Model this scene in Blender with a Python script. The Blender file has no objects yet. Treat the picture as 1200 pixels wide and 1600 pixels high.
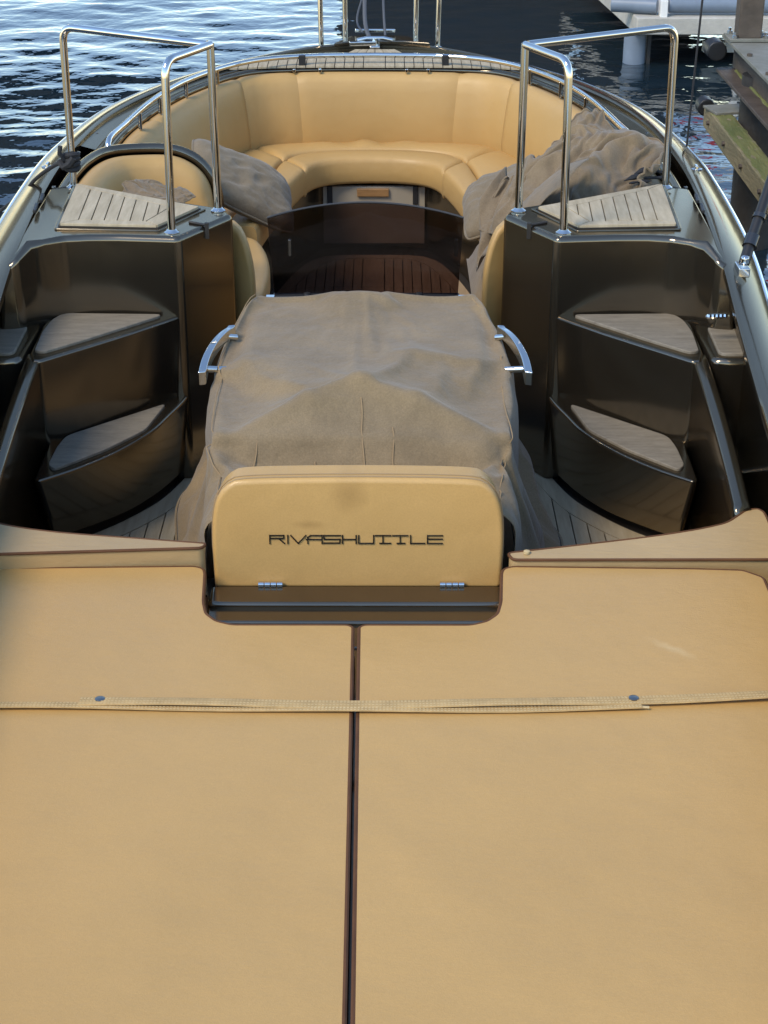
import bpy, bmesh, math, random
from mathutils import Vector, noise
random.seed(7)
R = math.radians
SC = bpy.context.scene
COL = SC.collection

# ------------------------------------------------------------------ camera
cam = bpy.data.cameras.new('camera')
cam.sensor_fit = 'VERTICAL'; cam.sensor_height = 36.0; cam.sensor_width = 27.0
cam.lens = 58.5
cam.clip_start = 0.05; cam.clip_end = 2000
cam_o = bpy.data.objects.new('camera', cam); COL.objects.link(cam_o)
cam_o.location = (0.06, 0.0, 2.45)
cam_o.rotation_euler = (R(90 - 26.211), 0, R(0.11))
SC.camera = cam_o

# ------------------------------------------------------------------ light
SUN_EL, SUN_AZ = R(48), R(225)          # compass-like: 0 = +y, clockwise; hazy sun, behind the photographer to the left
world = bpy.data.worlds.new('World'); SC.world = world; world.use_nodes = True
wn = world.node_tree.nodes; wl = world.node_tree.links
bg = wn['Background']; bg.inputs['Strength'].default_value = 0.12
sky = wn.new('ShaderNodeTexSky'); sky.sky_type = 'NISHITA'; sky.sun_disc = False
sky.sun_elevation = SUN_EL; sky.sun_rotation = SUN_AZ
sky.dust_density = 0.0; sky.ozone_density = 4.0
wl.new(sky.outputs[0], bg.inputs['Color'])
sun = bpy.data.lights.new('sun', 'SUN'); sun.energy = 1.15; sun.angle = R(20); sun.color = (1.0, 0.93, 0.82)
sun_o = bpy.data.objects.new('sun', sun); COL.objects.link(sun_o)
sd = Vector((math.sin(SUN_AZ) * math.cos(SUN_EL), math.cos(SUN_AZ) * math.cos(SUN_EL), math.sin(SUN_EL)))
sun_o.rotation_euler = sd.to_track_quat('Z', 'Y').to_euler()
sun_o.location = (0, -5, 30)
VS = SC.view_settings
SC.display_settings.display_device = 'sRGB'
VS.view_transform = 'Standard'; VS.look = 'None'; VS.gamma = 1.0; VS.use_curve_mapping = False
VS.exposure = 1.47
VS.use_white_balance = True; VS.white_balance_temperature = 7300; VS.white_balance_tint = 10
SC.render.engine = 'CYCLES'
SC.cycles.use_denoising = True
SC.cycles.max_bounces = 8; SC.cycles.transparent_max_bounces = 12
SC.cycles.sample_clamp_indirect = 6.0

# ------------------------------------------------------------------ materials
def srgb(r, g, b):
    f = lambda c: (c / 255) / 12.92 if c / 255 <= 0.04045 else ((c / 255 + 0.055) / 1.055) ** 2.4
    return (f(r), f(g), f(b), 1)

def mat(name, col, rough=0.5, metal=0.0, coat=0.0, spec=0.5, var=0.0, vscale=6.0, bumps=(), rvar=0.0, vstretch=(1, 1, 1), col2=None, sheen=0.0, spots=(), grain=None):
    """bumps: (scale, distance, detail, stretch)"""
    m = bpy.data.materials.new(name); m.use_nodes = True
    n = m.node_tree.nodes; l = m.node_tree.links; p = n['Principled BSDF']
    p.inputs['Base Color'].default_value = col
    p.inputs['Roughness'].default_value = rough
    p.inputs['Metallic'].default_value = metal
    p.inputs['Specular IOR Level'].default_value = spec
    p.inputs['Coat Weight'].default_value = coat
    p.inputs['Coat Roughness'].default_value = 0.04
    if sheen:
        p.inputs['Sheen Weight'].default_value = sheen
    tc = n.new('ShaderNodeTexCoord')
    def noise_node(scale, detail, stretch):
        mp = n.new('ShaderNodeMapping'); mp.inputs['Scale'].default_value = stretch
        l.new(tc.outputs['Object'], mp.inputs['Vector'])
        t = n.new('ShaderNodeTexNoise'); t.inputs['Scale'].default_value = scale
        t.inputs['Detail'].default_value = detail; t.inputs['Roughness'].default_value = 0.6
        l.new(mp.outputs[0], t.inputs['Vector']); return t
    if var or col2:
        t = noise_node(vscale, 6, vstretch)
        r = n.new('ShaderNodeMapRange'); r.inputs[1].default_value = 0.3; r.inputs[2].default_value = 0.7
        l.new(t.outputs['Fac'], r.inputs[0])
        mx = n.new('ShaderNodeMix'); mx.data_type = 'RGBA'
        c2 = col2 or tuple(min(1, c * (1 + var)) for c in col[:3]) + (1,)
        c1 = col if col2 else tuple(c * (1 - var) for c in col[:3]) + (1,)
        mx.inputs[6].default_value = c1; mx.inputs[7].default_value = c2
        l.new(r.outputs[0], mx.inputs[0]); l.new(mx.outputs[2], p.inputs['Base Color'])
        if rvar:
            r2 = n.new('ShaderNodeMapRange'); r2.inputs[3].default_value = rough - rvar; r2.inputs[4].default_value = rough + rvar
            l.new(r.outputs[0], r2.inputs[0]); l.new(r2.outputs[0], p.inputs['Roughness'])
    for (c, rot, sc_, colr, st) in spots:      # marks with a shape of their own: scuffs, a water stain
        mp = n.new('ShaderNodeMapping'); mp.vector_type = 'TEXTURE'
        mp.inputs['Location'].default_value = c; mp.inputs['Rotation'].default_value = (0, 0, rot); mp.inputs['Scale'].default_value = sc_
        g = n.new('ShaderNodeTexGradient'); g.gradient_type = 'SPHERICAL'
        tw = noise_node(30, 3, (1, 1, 1)); va = n.new('ShaderNodeVectorMath'); va.operation = 'MULTIPLY_ADD'
        va.inputs[1].default_value = (.03, .03, 0); l.new(tw.outputs['Color'], va.inputs[0]); l.new(tc.outputs['Object'], va.inputs[2])
        l.new(va.outputs[0], mp.inputs['Vector']); l.new(mp.outputs[0], g.inputs['Vector'])
        k = n.new('ShaderNodeMath'); k.operation = 'MULTIPLY'; k.inputs[1].default_value = st; k.use_clamp = True
        l.new(g.outputs['Fac'], k.inputs[0])
        mx = n.new('ShaderNodeMix'); mx.data_type = 'RGBA'; mx.inputs[7].default_value = colr
        old = p.inputs['Base Color'].links
        if old: l.new(old[0].from_socket, mx.inputs[6])
        else: mx.inputs[6].default_value = col
        l.new(k.outputs[0], mx.inputs[0]); l.new(mx.outputs[2], p.inputs['Base Color'])
    if grain:
        t = noise_node(grain[0], 2, grain[2] if len(grain) > 2 else (1, 1, 1)); r = n.new('ShaderNodeMapRange')
        r.inputs[1].default_value = .3; r.inputs[2].default_value = .7; r.inputs[3].default_value = 1 - grain[1]; r.inputs[4].default_value = 1 + grain[1]
        l.new(t.outputs['Fac'], r.inputs[0]); vm = n.new('ShaderNodeVectorMath'); vm.operation = 'SCALE'
        old = p.inputs['Base Color'].links
        if old: l.new(old[0].from_socket, vm.inputs[0])
        else: vm.inputs[0].default_value = col[:3]
        l.new(r.outputs[0], vm.inputs['Scale']); l.new(vm.outputs[0], p.inputs['Base Color'])
    last = None
    for (s, d, det, st) in bumps:
        t = noise_node(s, det, st)
        b = n.new('ShaderNodeBump'); b.inputs['Distance'].default_value = d; b.inputs['Strength'].default_value = 1.0
        l.new(t.outputs['Fac'], b.inputs['Height'])
        if last: l.new(last.outputs[0], b.inputs['Normal'])
        last = b
    if last: l.new(last.outputs[0], p.inputs['Normal'])
    return m

M = {}
SPOTS = ()
M['gelcoat'] = mat('bronze gelcoat', (0.165, 0.139, 0.104, 1), 0.18, 0.92, 0.2, var=0.06, vscale=2, rvar=0.04)
M['gelcoat'].node_tree.nodes['Principled BSDF'].inputs['Specular Tint'].default_value = (0.86, 0.75, 0.62, 1)
M['pad'] = mat('tan vinyl', (0.495, 0.298, 0.105, 1), 0.42, spec=0.5, var=0.05, vscale=2.0, rvar=0.06, grain=(260, .035),
               bumps=((2.2, 0.014, 3, (1, 1, 1)), (30, 0.0012, 5, (0.8, 1.5, 1)), (420, 0.0004, 2, (1, 1, 1))),
               spots=SPOTS)
M['padscuff'] = mat('tan vinyl with scuff', (0.495, 0.298, 0.105, 1), 0.42, spec=0.5, var=0.05, vscale=2.0, rvar=0.06, grain=(260, .035),
               bumps=((2.2, 0.014, 3, (1, 1, 1)), (30, 0.0012, 5, (0.8, 1.5, 1)), (420, 0.0004, 2, (1, 1, 1))),
               spots=(((.70, -.07, .09), -.75, (.075, .018, .2), (.60, .42, .20, 1), .7),))
M['padstain'] = mat('tan vinyl with water stain', (0.495, 0.298, 0.105, 1), 0.42, spec=0.5, var=0.05, vscale=3, rvar=0.07, grain=(260, .05),
               bumps=((4, 0.006, 3, (1, 1, 1)), (420, 0.0004, 2, (1, 1, 1))),
               spots=(((-.015, -1.25, .745), 0, (.055, .2, .06), (.36, .21, .07, 1), 1.0), ((-.11, -1.25, .665), 0, (.05, .2, .014), (.36, .21, .07, 1), .9)))
M['leather'] = mat('tan seat leather', (0.465, 0.285, 0.103, 1), 0.5, spec=0.45, var=0.05, vscale=3, rvar=0.05,
                   bumps=((5.0, 0.006, 3, (1, 1, 1)), (350, 0.0003, 2, (1, 1, 1))))
M['sheenpad'] = mat('tan vinyl greyed by sheen', (0.42, 0.285, 0.135, 1), 0.42, spec=0.45, var=0.07, vscale=5, rvar=0.06,
                   bumps=((26, 0.0022, 5, (0.6, 1.8, 1)), (380, 0.0003, 2, (1, 1, 1))))  # sky sheen on the bolsters is put into a greyer base colour
M['piping'] = mat('brown piping', (0.11, 0.046, 0.018, 1), 0.65, spec=0.3, var=0.2, vscale=12)
M['seam'] = mat('seam thread', (0.30, 0.20, 0.10, 1), 0.7)
M['canvas'] = mat('taupe canvas', (0.210, 0.152, 0.086, 1), 0.85, spec=0.2, var=0.16, vscale=6, sheen=0.2, grain=(240, .13),
                  bumps=((11, 0.007, 3, (1, 1, 1)), (38, 0.0025, 5, (1, 1, 1)), (500, 0.0006, 1, (1, 1, 1))))
M['canvas2'] = mat('grey brown canvas', (0.180, 0.132, 0.080, 1), 0.8, spec=0.25, var=0.16, vscale=9, sheen=0.2, grain=(240, .13),
                   bumps=((14, 0.006, 4, (1, 1, 1)), (600, 0.0003, 1, (1, 1, 1))))
M['pillow'] = mat('olive grey canvas', (0.19, 0.148, 0.095, 1), 0.8, spec=0.25, var=0.14, vscale=8, sheen=0.2, grain=(240, .12),
                  bumps=((18, 0.006, 4, (1, 1, 1)), (600, 0.0003, 1, (1, 1, 1))))
M['teak'] = mat('weathered teak', (0.32, 0.262, 0.172, 1), 0.7, spec=0.3, col2=(0.47, 0.395, 0.275, 1), vscale=9, vstretch=(5, 0.7, 1),
                bumps=((60, 0.0006, 3, (4, 0.4, 1)),))
M['teakdark'] = mat('oiled teak', (0.26, 0.18, 0.105, 1), 0.6, spec=0.35, col2=(0.36, 0.26, 0.16, 1), vscale=9, vstretch=(5, 0.6, 1),
                    bumps=((60, 0.0006, 3, (4, 0.4, 1)),))
M['teakgrey'] = mat('grey deck teak', (0.34, 0.265, 0.165, 1), 0.7, spec=0.3, col2=(0.46, 0.375, 0.25, 1), vscale=9, vstretch=(5, 0.6, 1),
                    bumps=((60, 0.0006, 3, (4, 0.4, 1)),))
M['caulk'] = mat('black caulk', (0.018, 0.014, 0.011, 1), 0.6)
M['tread'] = mat('tread mat', (0.155, 0.132, 0.098, 1), 0.7, spec=0.35, col2=(0.225, 0.195, 0.150, 1), vscale=22, vstretch=(.5, 2.4, 1), grain=(180, .12, (.3, 2, 1)),
                 bumps=((300, 0.0006, 2, (1, 1, 1)),))
M['steel'] = mat('polished steel', (0.66, 0.65, 0.62, 1), 0.07, 1.0)
M['darkchrome'] = mat('dark chrome', (0.10, 0.095, 0.09, 1), 0.22, 0.9)
M['chromeedge'] = mat('chrome', (0.80, 0.79, 0.76, 1), 0.14, 1.0)
M['stud'] = mat('dull metal stud', (0.30, 0.285, 0.26, 1), 0.28, 1.0)
M['black'] = mat('black plastic', (0.012, 0.012, 0.013, 1), 0.45)
M['rope'] = mat('black rope', (0.012, 0.013, 0.016, 1), 0.8, bumps=((220, 0.002, 2, (1, 1, 1)),))
M['greyrope'] = mat('grey rope', (0.08, 0.09, 0.11, 1), 0.8, bumps=((220, 0.002, 2, (1, 1, 1)),))
M['webbing'] = mat('tan webbing', (0.46, 0.31, 0.14, 1), 0.75, spec=0.25, var=0.15, vscale=30, bumps=((220, 0.0012, 2, (0.4, 3, 1)),))
M['stitch'] = mat('pale stitching', (0.50, 0.38, 0.20, 1), 0.7)
M['offwhite'] = mat('cream locker panel', (0.30, 0.255, 0.19, 1), 0.45, var=0.06)
M['wood'] = mat('varnished plate', (0.26, 0.135, 0.05, 1), 0.4, coat=0.2, var=0.2, vscale=20, vstretch=(0.5, 1, 4))
M['moss'] = mat('mossy timber', (0.17, 0.165, 0.055, 1), 0.9, col2=(0.075, 0.095, 0.022, 1), vscale=5, vstretch=(2, 0.5, 1), bumps=((30, 0.008, 5, (2, 0.4, 2)),))
M['timber'] = mat('wet tan timber', (0.235, 0.19, 0.105, 1), 0.85, col2=(0.15, 0.135, 0.07, 1), vscale=6, vstretch=(2, .4, 1.5), grain=(60, .2, (3, .3, 3)), bumps=((30, 0.006, 5, (2, 0.3, 2)),))
M['pile'] = mat('dark steel pile', (0.026, 0.024, 0.022, 1), 0.6, var=0.4, vscale=6, bumps=((20, 0.004, 4, (1, 1, 1)),))
M['rust'] = mat('brown steel', (0.085, 0.065, 0.05, 1), 0.6, 0.2, var=0.3, vscale=9, bumps=((30, 0.003, 4, (1, 1, 1)),))
M['greyplate'] = mat('grey dock plate', (0.20, 0.195, 0.17, 1), 0.7, col2=(0.13, 0.13, 0.10, 1), vscale=8, bumps=((40, 0.002, 4, (1, 1, 1)),))
M['concrete'] = mat('pale concrete', (0.42, 0.40, 0.35, 1), 0.8, var=0.15, vscale=5, bumps=((40, 0.004, 4, (1, 1, 1)),))
M['bluegrey'] = mat('blue grey paint', (0.15, 0.19, 0.24, 1), 0.45, var=0.12, vscale=6)
M['darkwall'] = mat('dark brick', (0.02, 0.018, 0.016, 1), 0.85, var=0.25, vscale=3)
M['white'] = mat('white paint', (0.75, 0.74, 0.70, 1), 0.4)
M['red'] = mat('red paint', (0.62, 0.035, 0.04, 1), 0.4)

def glass_mat():
    m = bpy.data.materials.new('smoked acrylic'); m.use_nodes = True
    n = m.node_tree.nodes; l = m.node_tree.links; n.clear()
    out = n.new('ShaderNodeOutputMaterial'); mx = n.new('ShaderNodeMixShader')
    tr = n.new('ShaderNodeBsdfTransparent'); tr.inputs['Color'].default_value = (0.38, 0.315, 0.31, 1)
    gl = n.new('ShaderNodeBsdfGlossy'); gl.inputs['Roughness'].default_value = 0.04
    fr = n.new('ShaderNodeFresnel'); fr.inputs['IOR'].default_value = 1.4
    l.new(fr.outputs[0], mx.inputs[0]); l.new(tr.outputs[0], mx.inputs[1]); l.new(gl.outputs[0], mx.inputs[2])
    l.new(mx.outputs[0], out.inputs['Surface']); return m
M['smoked'] = glass_mat()

def water_mat():
    m = bpy.data.materials.new('harbour water'); m.use_nodes = True
    n = m.node_tree.nodes; l = m.node_tree.links; p = n['Principled BSDF']
    p.inputs['Base Color'].default_value = (0.006, 0.016, 0.024, 1)
    p.inputs['Roughness'].default_value = 0.03; p.inputs['IOR'].default_value = 1.6
    p.inputs['Specular IOR Level'].default_value = 0.5
    tc = n.new('ShaderNodeTexCoord')
    t = n.new('ShaderNodeTexNoise'); t.inputs['Scale'].default_value = 9; t.inputs['Detail'].default_value = 2
    b = n.new('ShaderNodeBump'); b.inputs['Distance'].default_value = 0.006
    l.new(tc.outputs['Object'], t.inputs['Vector']); l.new(t.outputs['Fac'], b.inputs['Height']); l.new(b.outputs[0], p.inputs['Normal'])
    return m
M['water'] = water_mat()

# ------------------------------------------------------------------ mesh helpers
def spl(pts, n, closed=False):
    """Catmull-Rom through pts, resampled to n points even in arc length"""
    P = [Vector(p) for p in pts]; N = len(P); out = []
    segs = N if closed else N - 1
    for i in range(segs):
        g = (lambda k: P[k % N]) if closed else (lambda k: P[min(max(k, 0), N - 1)])
        p0, p1, p2, p3 = g(i - 1), g(i), g(i + 1), g(i + 2)
        for k in range(16):
            t = k / 16
            out.append(0.5 * ((2 * p1) + (-p0 + p2) * t + (2 * p0 - 5 * p1 + 4 * p2 - p3) * t * t + (-p0 + 3 * p1 - 3 * p2 + p3) * t ** 3))
    out.append(P[0].copy() if closed else P[-1].copy())
    return resample(out, n)

def resample(out, n):
    L = [0.0]
    for a, b in zip(out, out[1:]): L.append(L[-1] + (b - a).length)
    res = []; j = 0
    for k in range(n):
        s = L[-1] * k / (n - 1)
        while j < len(L) - 2 and L[j + 1] < s: j += 1
        d = L[j + 1] - L[j]
        t = 0 if d < 1e-9 else (s - L[j]) / d
        res.append(out[j].lerp(out[j + 1], min(max(t, 0), 1)))
    return res

def mirror(pts): return [Vector((-p[0],) + tuple(p[1:])) for p in pts]

def fillet(pts, r, n=6):
    P = [Vector(p) for p in pts]; out = [P[0]]
    for i in range(1, len(P) - 1):
        a, b, c = P[i - 1], P[i], P[i + 1]
        u = (a - b); v = (c - b); k = min(r, u.length * 0.49, v.length * 0.49)
        s, e = b + u.normalized() * k, b + v.normalized() * k
        for q in range(n + 1):
            t = q / n; out.append((1 - t) ** 2 * s + 2 * t * (1 - t) * b + t * t * e)
    out.append(P[-1]); return out

def round_poly(pts, r, n=4):
    P = [Vector(p) for p in pts]; N = len(P); out = []
    for i in range(N):
        a, b, c = P[i - 1], P[i], P[(i + 1) % N]
        u = a - b; v = c - b; k = min(r, u.length * 0.45, v.length * 0.45)
        s, e = b + u.normalized() * k, b + v.normalized() * k
        for q in range(n + 1):
            t = q / n; out.append((1 - t) ** 2 * s + 2 * t * (1 - t) * b + t * t * e)
    return out

def clip(poly, a, b):
    """keep the part of the 2D polygon left of a->b"""
    out = []
    side = lambda p: (b[0] - a[0]) * (p[1] - a[1]) - (b[1] - a[1]) * (p[0] - a[0])
    for i in range(len(poly)):
        p, q = poly[i - 1], poly[i]; sp, sq = side(p), side(q)
        if (sp >= 0) != (sq >= 0):
            t = sp / (sp - sq); out.append((p[0] + (q[0] - p[0]) * t, p[1] + (q[1] - p[1]) * t))
        if sq >= 0: out.append(q)
    return out

def clip_poly(poly, convex):
    ar = sum(convex[i - 1][0] * convex[i][1] - convex[i][0] * convex[i - 1][1] for i in range(len(convex)))
    c = list(convex) if ar > 0 else list(reversed(convex))
    for i in range(len(c)):
        if len(poly) < 3: return []
        poly = clip(poly, c[i - 1], c[i])
    return poly

class MB:
    def __init__(s): s.v = []; s.f = []
    def add(s, vs, fs):
        o = len(s.v); s.v += [tuple(v) for v in vs]; s.f += [tuple(i + o for i in f) for f in fs]; return s
    def box(s, c, d, rz=0.0):
        x, y, z = (k / 2 for k in d); cs, sn = math.cos(rz), math.sin(rz)
        vs = []
        for sx, sy, sz in ((-1,-1,-1),(1,-1,-1),(1,1,-1),(-1,1,-1),(-1,-1,1),(1,-1,1),(1,1,1),(-1,1,1)):
            a, b = sx * x, sy * y
            vs.append((c[0] + a * cs - b * sn, c[1] + a * sn + b * cs, c[2] + sz * z))
        return s.add(vs, [(3,2,1,0),(4,5,6,7),(0,1,5,4),(1,2,6,5),(2,3,7,6),(3,0,4,7)])
    def prism(s, bot, top=None, z0=0.0, z1=1.0):
        top = top or bot; n = len(bot)
        g = lambda p, z: (p[0], p[1], p[2] if len(p) > 2 else z)
        vs = [g(p, z0) for p in bot] + [g(p, z1) for p in top]
        fs = [tuple(reversed(range(n))), tuple(range(n, 2 * n))]
        fs += [(i, (i + 1) % n, n + (i + 1) % n, n + i) for i in range(n)]
        return s.add(vs, fs)
    def rows(s, rows, closed_u=False, closed_v=False, caps=False):
        n = len(rows[0]); m = len(rows); vs = [p for r in rows for p in r]; fs = []
        for j in range(m if closed_v else m - 1):
            for i in range(n if closed_u else n - 1):
                a = j * n + i; b = j * n + (i + 1) % n; c = ((j + 1) % m) * n + (i + 1) % n; d = ((j + 1) % m) * n + i
                fs.append((a, b, c, d))
        if caps:
            fs.append(tuple(reversed(range(n)))); fs.append(tuple((m - 1) * n + i for i in range(n)))
        return s.add(vs, fs)
    def tube(s, path, r, k=10, closed=False, flat=1.0):
        P = [Vector(p) for p in path]
        Q = [P[0]]
        for p in P[1:]:
            if (p - Q[-1]).length > 1e-5: Q.append(p)
        if closed and (Q[0] - Q[-1]).length < 1e-5: Q.pop()
        P = Q; N = len(P); rings = []; up = None
        for i in range(N):
            if closed: t = P[(i + 1) % N] - P[i - 1]
            else: t = P[min(i + 1, N - 1)] - P[max(i - 1, 0)]
            t.normalize()
            if up is None:
                up = Vector((0, 0, 1)) if abs(t.z) < 0.9 else Vector((0, 1, 0))
            up = (up - t * up.dot(t))
            if up.length < 1e-4: up = Vector((1, 0, 0)) - t * t.x
            up.normalize(); sd_ = t.cross(up)
            rr = r[i] if isinstance(r, (list, tuple)) else r
            rings.append([P[i] + (sd_ * math.cos(2 * math.pi * a / k) + up * flat * math.sin(2 * math.pi * a / k)) * rr for a in range(k)])
        return s.rows(rings, True, closed, not closed)
    def lathe(s, c, prof, k=16):
        rings = [[(c[0] + r * math.cos(2 * math.pi * a / k), c[1] + r * math.sin(2 * math.pi * a / k), c[2] + z) for a in range(k)] for r, z in prof]
        return s.rows(rings, True, False, True)
    def build(s, name, m, parent=None, smooth=True, bevel=0.0, seg=3, ang=32, sub=0, solid=0.0, tri=False, sharp=38):
        me = bpy.data.meshes.new(name); bm = bmesh.new()
        vs = [bm.verts.new(v) for v in s.v]; bm.verts.ensure_lookup_table()
        for f in s.f:
            try: bm.faces.new([vs[i] for i in f])
            except ValueError: pass
        bmesh.ops.remove_doubles(bm, verts=bm.verts, dist=1e-5)
        bmesh.ops.recalc_face_normals(bm, faces=bm.faces)
        bm.to_mesh(me); bm.free()
        if smooth:
            me.shade_smooth()
            if not bevel and sharp: me.set_sharp_from_angle(angle=R(sharp))
        me.materials.append(M[m] if isinstance(m, str) else m)
        o = bpy.data.objects.new(name, me); COL.objects.link(o)
        if parent: o.parent = parent
        if solid:
            d = o.modifiers.new('solidify', 'SOLIDIFY'); d.thickness = solid; d.offset = -1
        if bevel:
            b = o.modifiers.new('bevel', 'BEVEL'); b.width = bevel; b.segments = seg; b.limit_method = 'ANGLE'; b.angle_limit = R(ang)
            b.harden_normals = True; b.use_clamp_overlap = True
        if sub:
            d = o.modifiers.new('subdiv', 'SUBSURF'); d.levels = sub; d.render_levels = sub
        return o

def tag(o, label=None, cat=None, group=None, kind=None):
    if label: o['label'] = label
    if cat: o['category'] = cat
    if group: o['group'] = group
    if kind: o['kind'] = kind
    return o
def empty(name, loc=(0, 0, 0)):
    o = bpy.data.objects.new(name, None); COL.objects.link(o); o.location = loc; o.empty_display_size = 0.2; return o
def part(name, parent):
    o = empty(name); o.parent = parent; return o
def sx(pts, s): return [((p[0] * s,) + tuple(p[1:])) for p in pts]

# ------------------------------------------------------------------ water
def build_water():
    mb = MB(); rows = []
    ys = []; y = -6.0
    while y < 400:
        ys.append(y); y += 0.035 if 4 < y < 11 else (0.055 if 11 <= y < 24 else max(0.09, abs(y) * 0.03))
    NX = 380
    for y in ys:
        w = 3.0 + max(0, y) * 0.33 if y < 26 else 11.58 + (y - 26) * 1.4
        row = []
        for i in range(NX):
            u = i / (NX - 1) * 2 - 1
            x = w * u
            h = 0.0
            if y < 60:
                p = Vector((x * 0.9, y * 1.5, 0.0))
                h += 0.022 * noise.noise(p * 0.7 + Vector((3, 1, 0)))
                h += 0.015 * noise.noise(Vector((x * 2.1 + 0.3 * y, y * 3.2, 5.0)))
                h += 0.0075 * noise.noise(Vector((x * 4.6 - 0.4 * y, y * 6.4, 9.0)))
                h *= 1.0 if y < 24 else max(0, (60 - y) / 36)
            row.append((x, y, h))
        rows.append(row)
    mb.rows(rows)
    return tag(mb.build('water', 'water', sharp=0), kind='structure')
build_water()

# ------------------------------------------------------------------ dark footbridge added outside the frame to darken the water's reflection
b = empty('added_bridge', (0, 18, 0)); tag(b, 'added low dark footbridge on a broad pier, unseen, mirrored in the water', 'added_bridge')
bm_ = MB(); bm_.box((-20.4, 0, 2.6), (40, 1.6, 1.5)); bm_.build('deck', 'darkwall', b, smooth=False)
bm_ = MB(); bm_.box((1.35, .6, 1.9), (3.5, 3.0, 5.1)); bm_.build('pier', 'darkwall', b, smooth=False)

# ------------------------------------------------------------------ boat
boat = empty('motor_boat', (0, 4.8, 0.0))
tag(boat, 'bronze brown open motor boat with tan seats, moored beside the dock', 'boat')
BO = Vector((0, 4.8, 0))
class BMB(MB):
    """builder for parts of the boat: world coordinates in, coordinates relative to the boat out"""
    def build(s, name, m, parent=None, **k):
        s.v = [(v[0] - BO.x, v[1] - BO.y, v[2] - BO.z) for v in s.v]
        return MB.build(s, name, m, parent or boat, **k)

OUT = [(0.90, 0.9, .80), (0.98, 2.0, .80), (1.05, 3.0, .80), (1.105, 3.8, .81), (1.165, 4.5, .84), (1.212, 5.1, .87), (1.235, 5.8, .875),
       (1.225, 6.35, .875), (1.14, 7.0, .875), (1.01, 7.42, .875), (.86, 7.74, .875), (.65, 8.06, .875), (.36, 8.36, .875), (.15, 8.45, .875), (0, 8.465, .875)]
INN = [(0.79, 0.95, .82), (0.87, 2.0, .82), (0.94, 3.0, .82), (0.988, 3.7, .84), (1.036, 4.36, .875), (1.072, 4.88, .92), (1.105, 5.45, .925), (1.118, 6.0, .925),
       (1.085, 6.6, .92), (1.01, 7.0, .915), (.89, 7.36, .91), (.75, 7.64, .91), (.56, 7.95, .91), (.31, 8.22, .91), (.13, 8.31, .91), (0, 8.325, .91)]
NS = 90
outc = spl(OUT, NS); innc = spl(INN, NS)
def full(c): return list(c) + list(reversed(mirror(c[:-1])))
OF, IF = full(outc), full(innc)
# hull shell
mb = BMB(); rows = []
for o, i in zip(OF, IF):
    d = Vector((o.x - i.x, o.y - i.y, 0)); d.normalize()
    q = o - Vector((0, 0, 0.012))
    rows.append([o + Vector((0, 0, -0.006)) , o + d * 0.012 - Vector((0, 0, .02)), o + d * 0.006 - Vector((0, 0, .05)), o - d * 0.01 - Vector((0, 0, .09)),
                 o - d * 0.04 - Vector((0, 0, .42)), o - d * 0.16 - Vector((0, 0, .82)), o - d * 0.34 - Vector((0, 0, 1.12))])
mb.rows(rows); mb.build('hull', 'gelcoat', sharp=0)
mb = BMB(); mb.prism([(p.x, p.y) for p in OF[::2]], None, -0.28, -0.24); mb.build('keel_plate', 'gelcoat', smooth=False)
# gunwale cap
mb = BMB(); rows = []
for o, i in zip(OF, IF):
    d = Vector((o.x - i.x, o.y - i.y, 0)); d.normalize()
    m1 = i.lerp(o, 0.10); m2 = i.lerp(o, 0.55); m3 = i.lerp(o, 0.93)
    rows.append([i + d * 0.06 - Vector((0, 0, .62)), i + d * 0.06 - Vector((0, 0, .10)), i + d * 0.012 - Vector((0, 0, .05)), i - Vector((0, 0, .03)), i - Vector((0, 0, .006)),
                 m1 + Vector((0, 0, .004)), m2 + Vector((0, 0, .006)), m3 + Vector((0, 0, .003)), o - Vector((0, 0, .004)), o + d * 0.008 - Vector((0, 0, .014))])
mb.rows(rows); mb.build('gunwale', 'gelcoat', sharp=60)
# polished edge strip on the gunwale's outer corner
mb = BMB(); mb.tube([o + Vector((0, 0, -0.006)) for o in OF], 0.009, 8); mb.build('rub_strip', 'chromeedge')

# ---- cockpit soles
mb = BMB(); mb.box((0, 4.9, .10), (2.1, 7.0, .07)); mb.build('sole', 'caulk', smooth=False)
sole = part('stern_sole', boat)
bx0, bx1, bz = -BO.x, -BO.y, 0.0
bord = spl([(.52, 5.35), (.555, 5.12), (.60, 4.93), (.655, 4.77), (.725, 4.655), (.81, 4.55), (.95, 4.42)], 40)
for s in (1, -1):
    # curved margin board along the foot of the steps
    mb = BMB(); inner = [Vector((p.x - .045, p.y - .052)) for p in bord]
    poly = [(p.x * s, p.y) for p in bord] + [(p.x * s, p.y) for p in reversed(inner)]
    mb.prism(poly, None, .135, .147); mb.build('margin_board', 'teakgrey', sole, smooth=False)
    cl = [(0.0, 3.3)] + [(0.93, 3.3)] + [(p.x - .004, p.y - .004) for p in reversed(inner)] + [(0.0, 5.35)]
    k = 0
    for i in range(15):
        x0 = .215 + i * .0465; x1 = x0 + .0425
        if x1 > .9: break
        def yb(x):
            for a, b_ in zip(inner, inner[1:]):
                if a.x <= x <= b_.x: return a.y + (b_.y - a.y) * (x - a.x) / (b_.x - a.x) - .006
            return inner[0].y if x < inner[0].x else inner[-1].y
        y0, y1 = yb(x0), yb(x1)
        mb = BMB(); mb.prism([(x0 * s, 3.66), (x1 * s, 3.66), (x1 * s, min(y1, 5.3)), (x0 * s, min(y0, 5.3))], None, .135, .146)
        mb.build('plank', 'teakgrey', sole, smooth=False)
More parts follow.
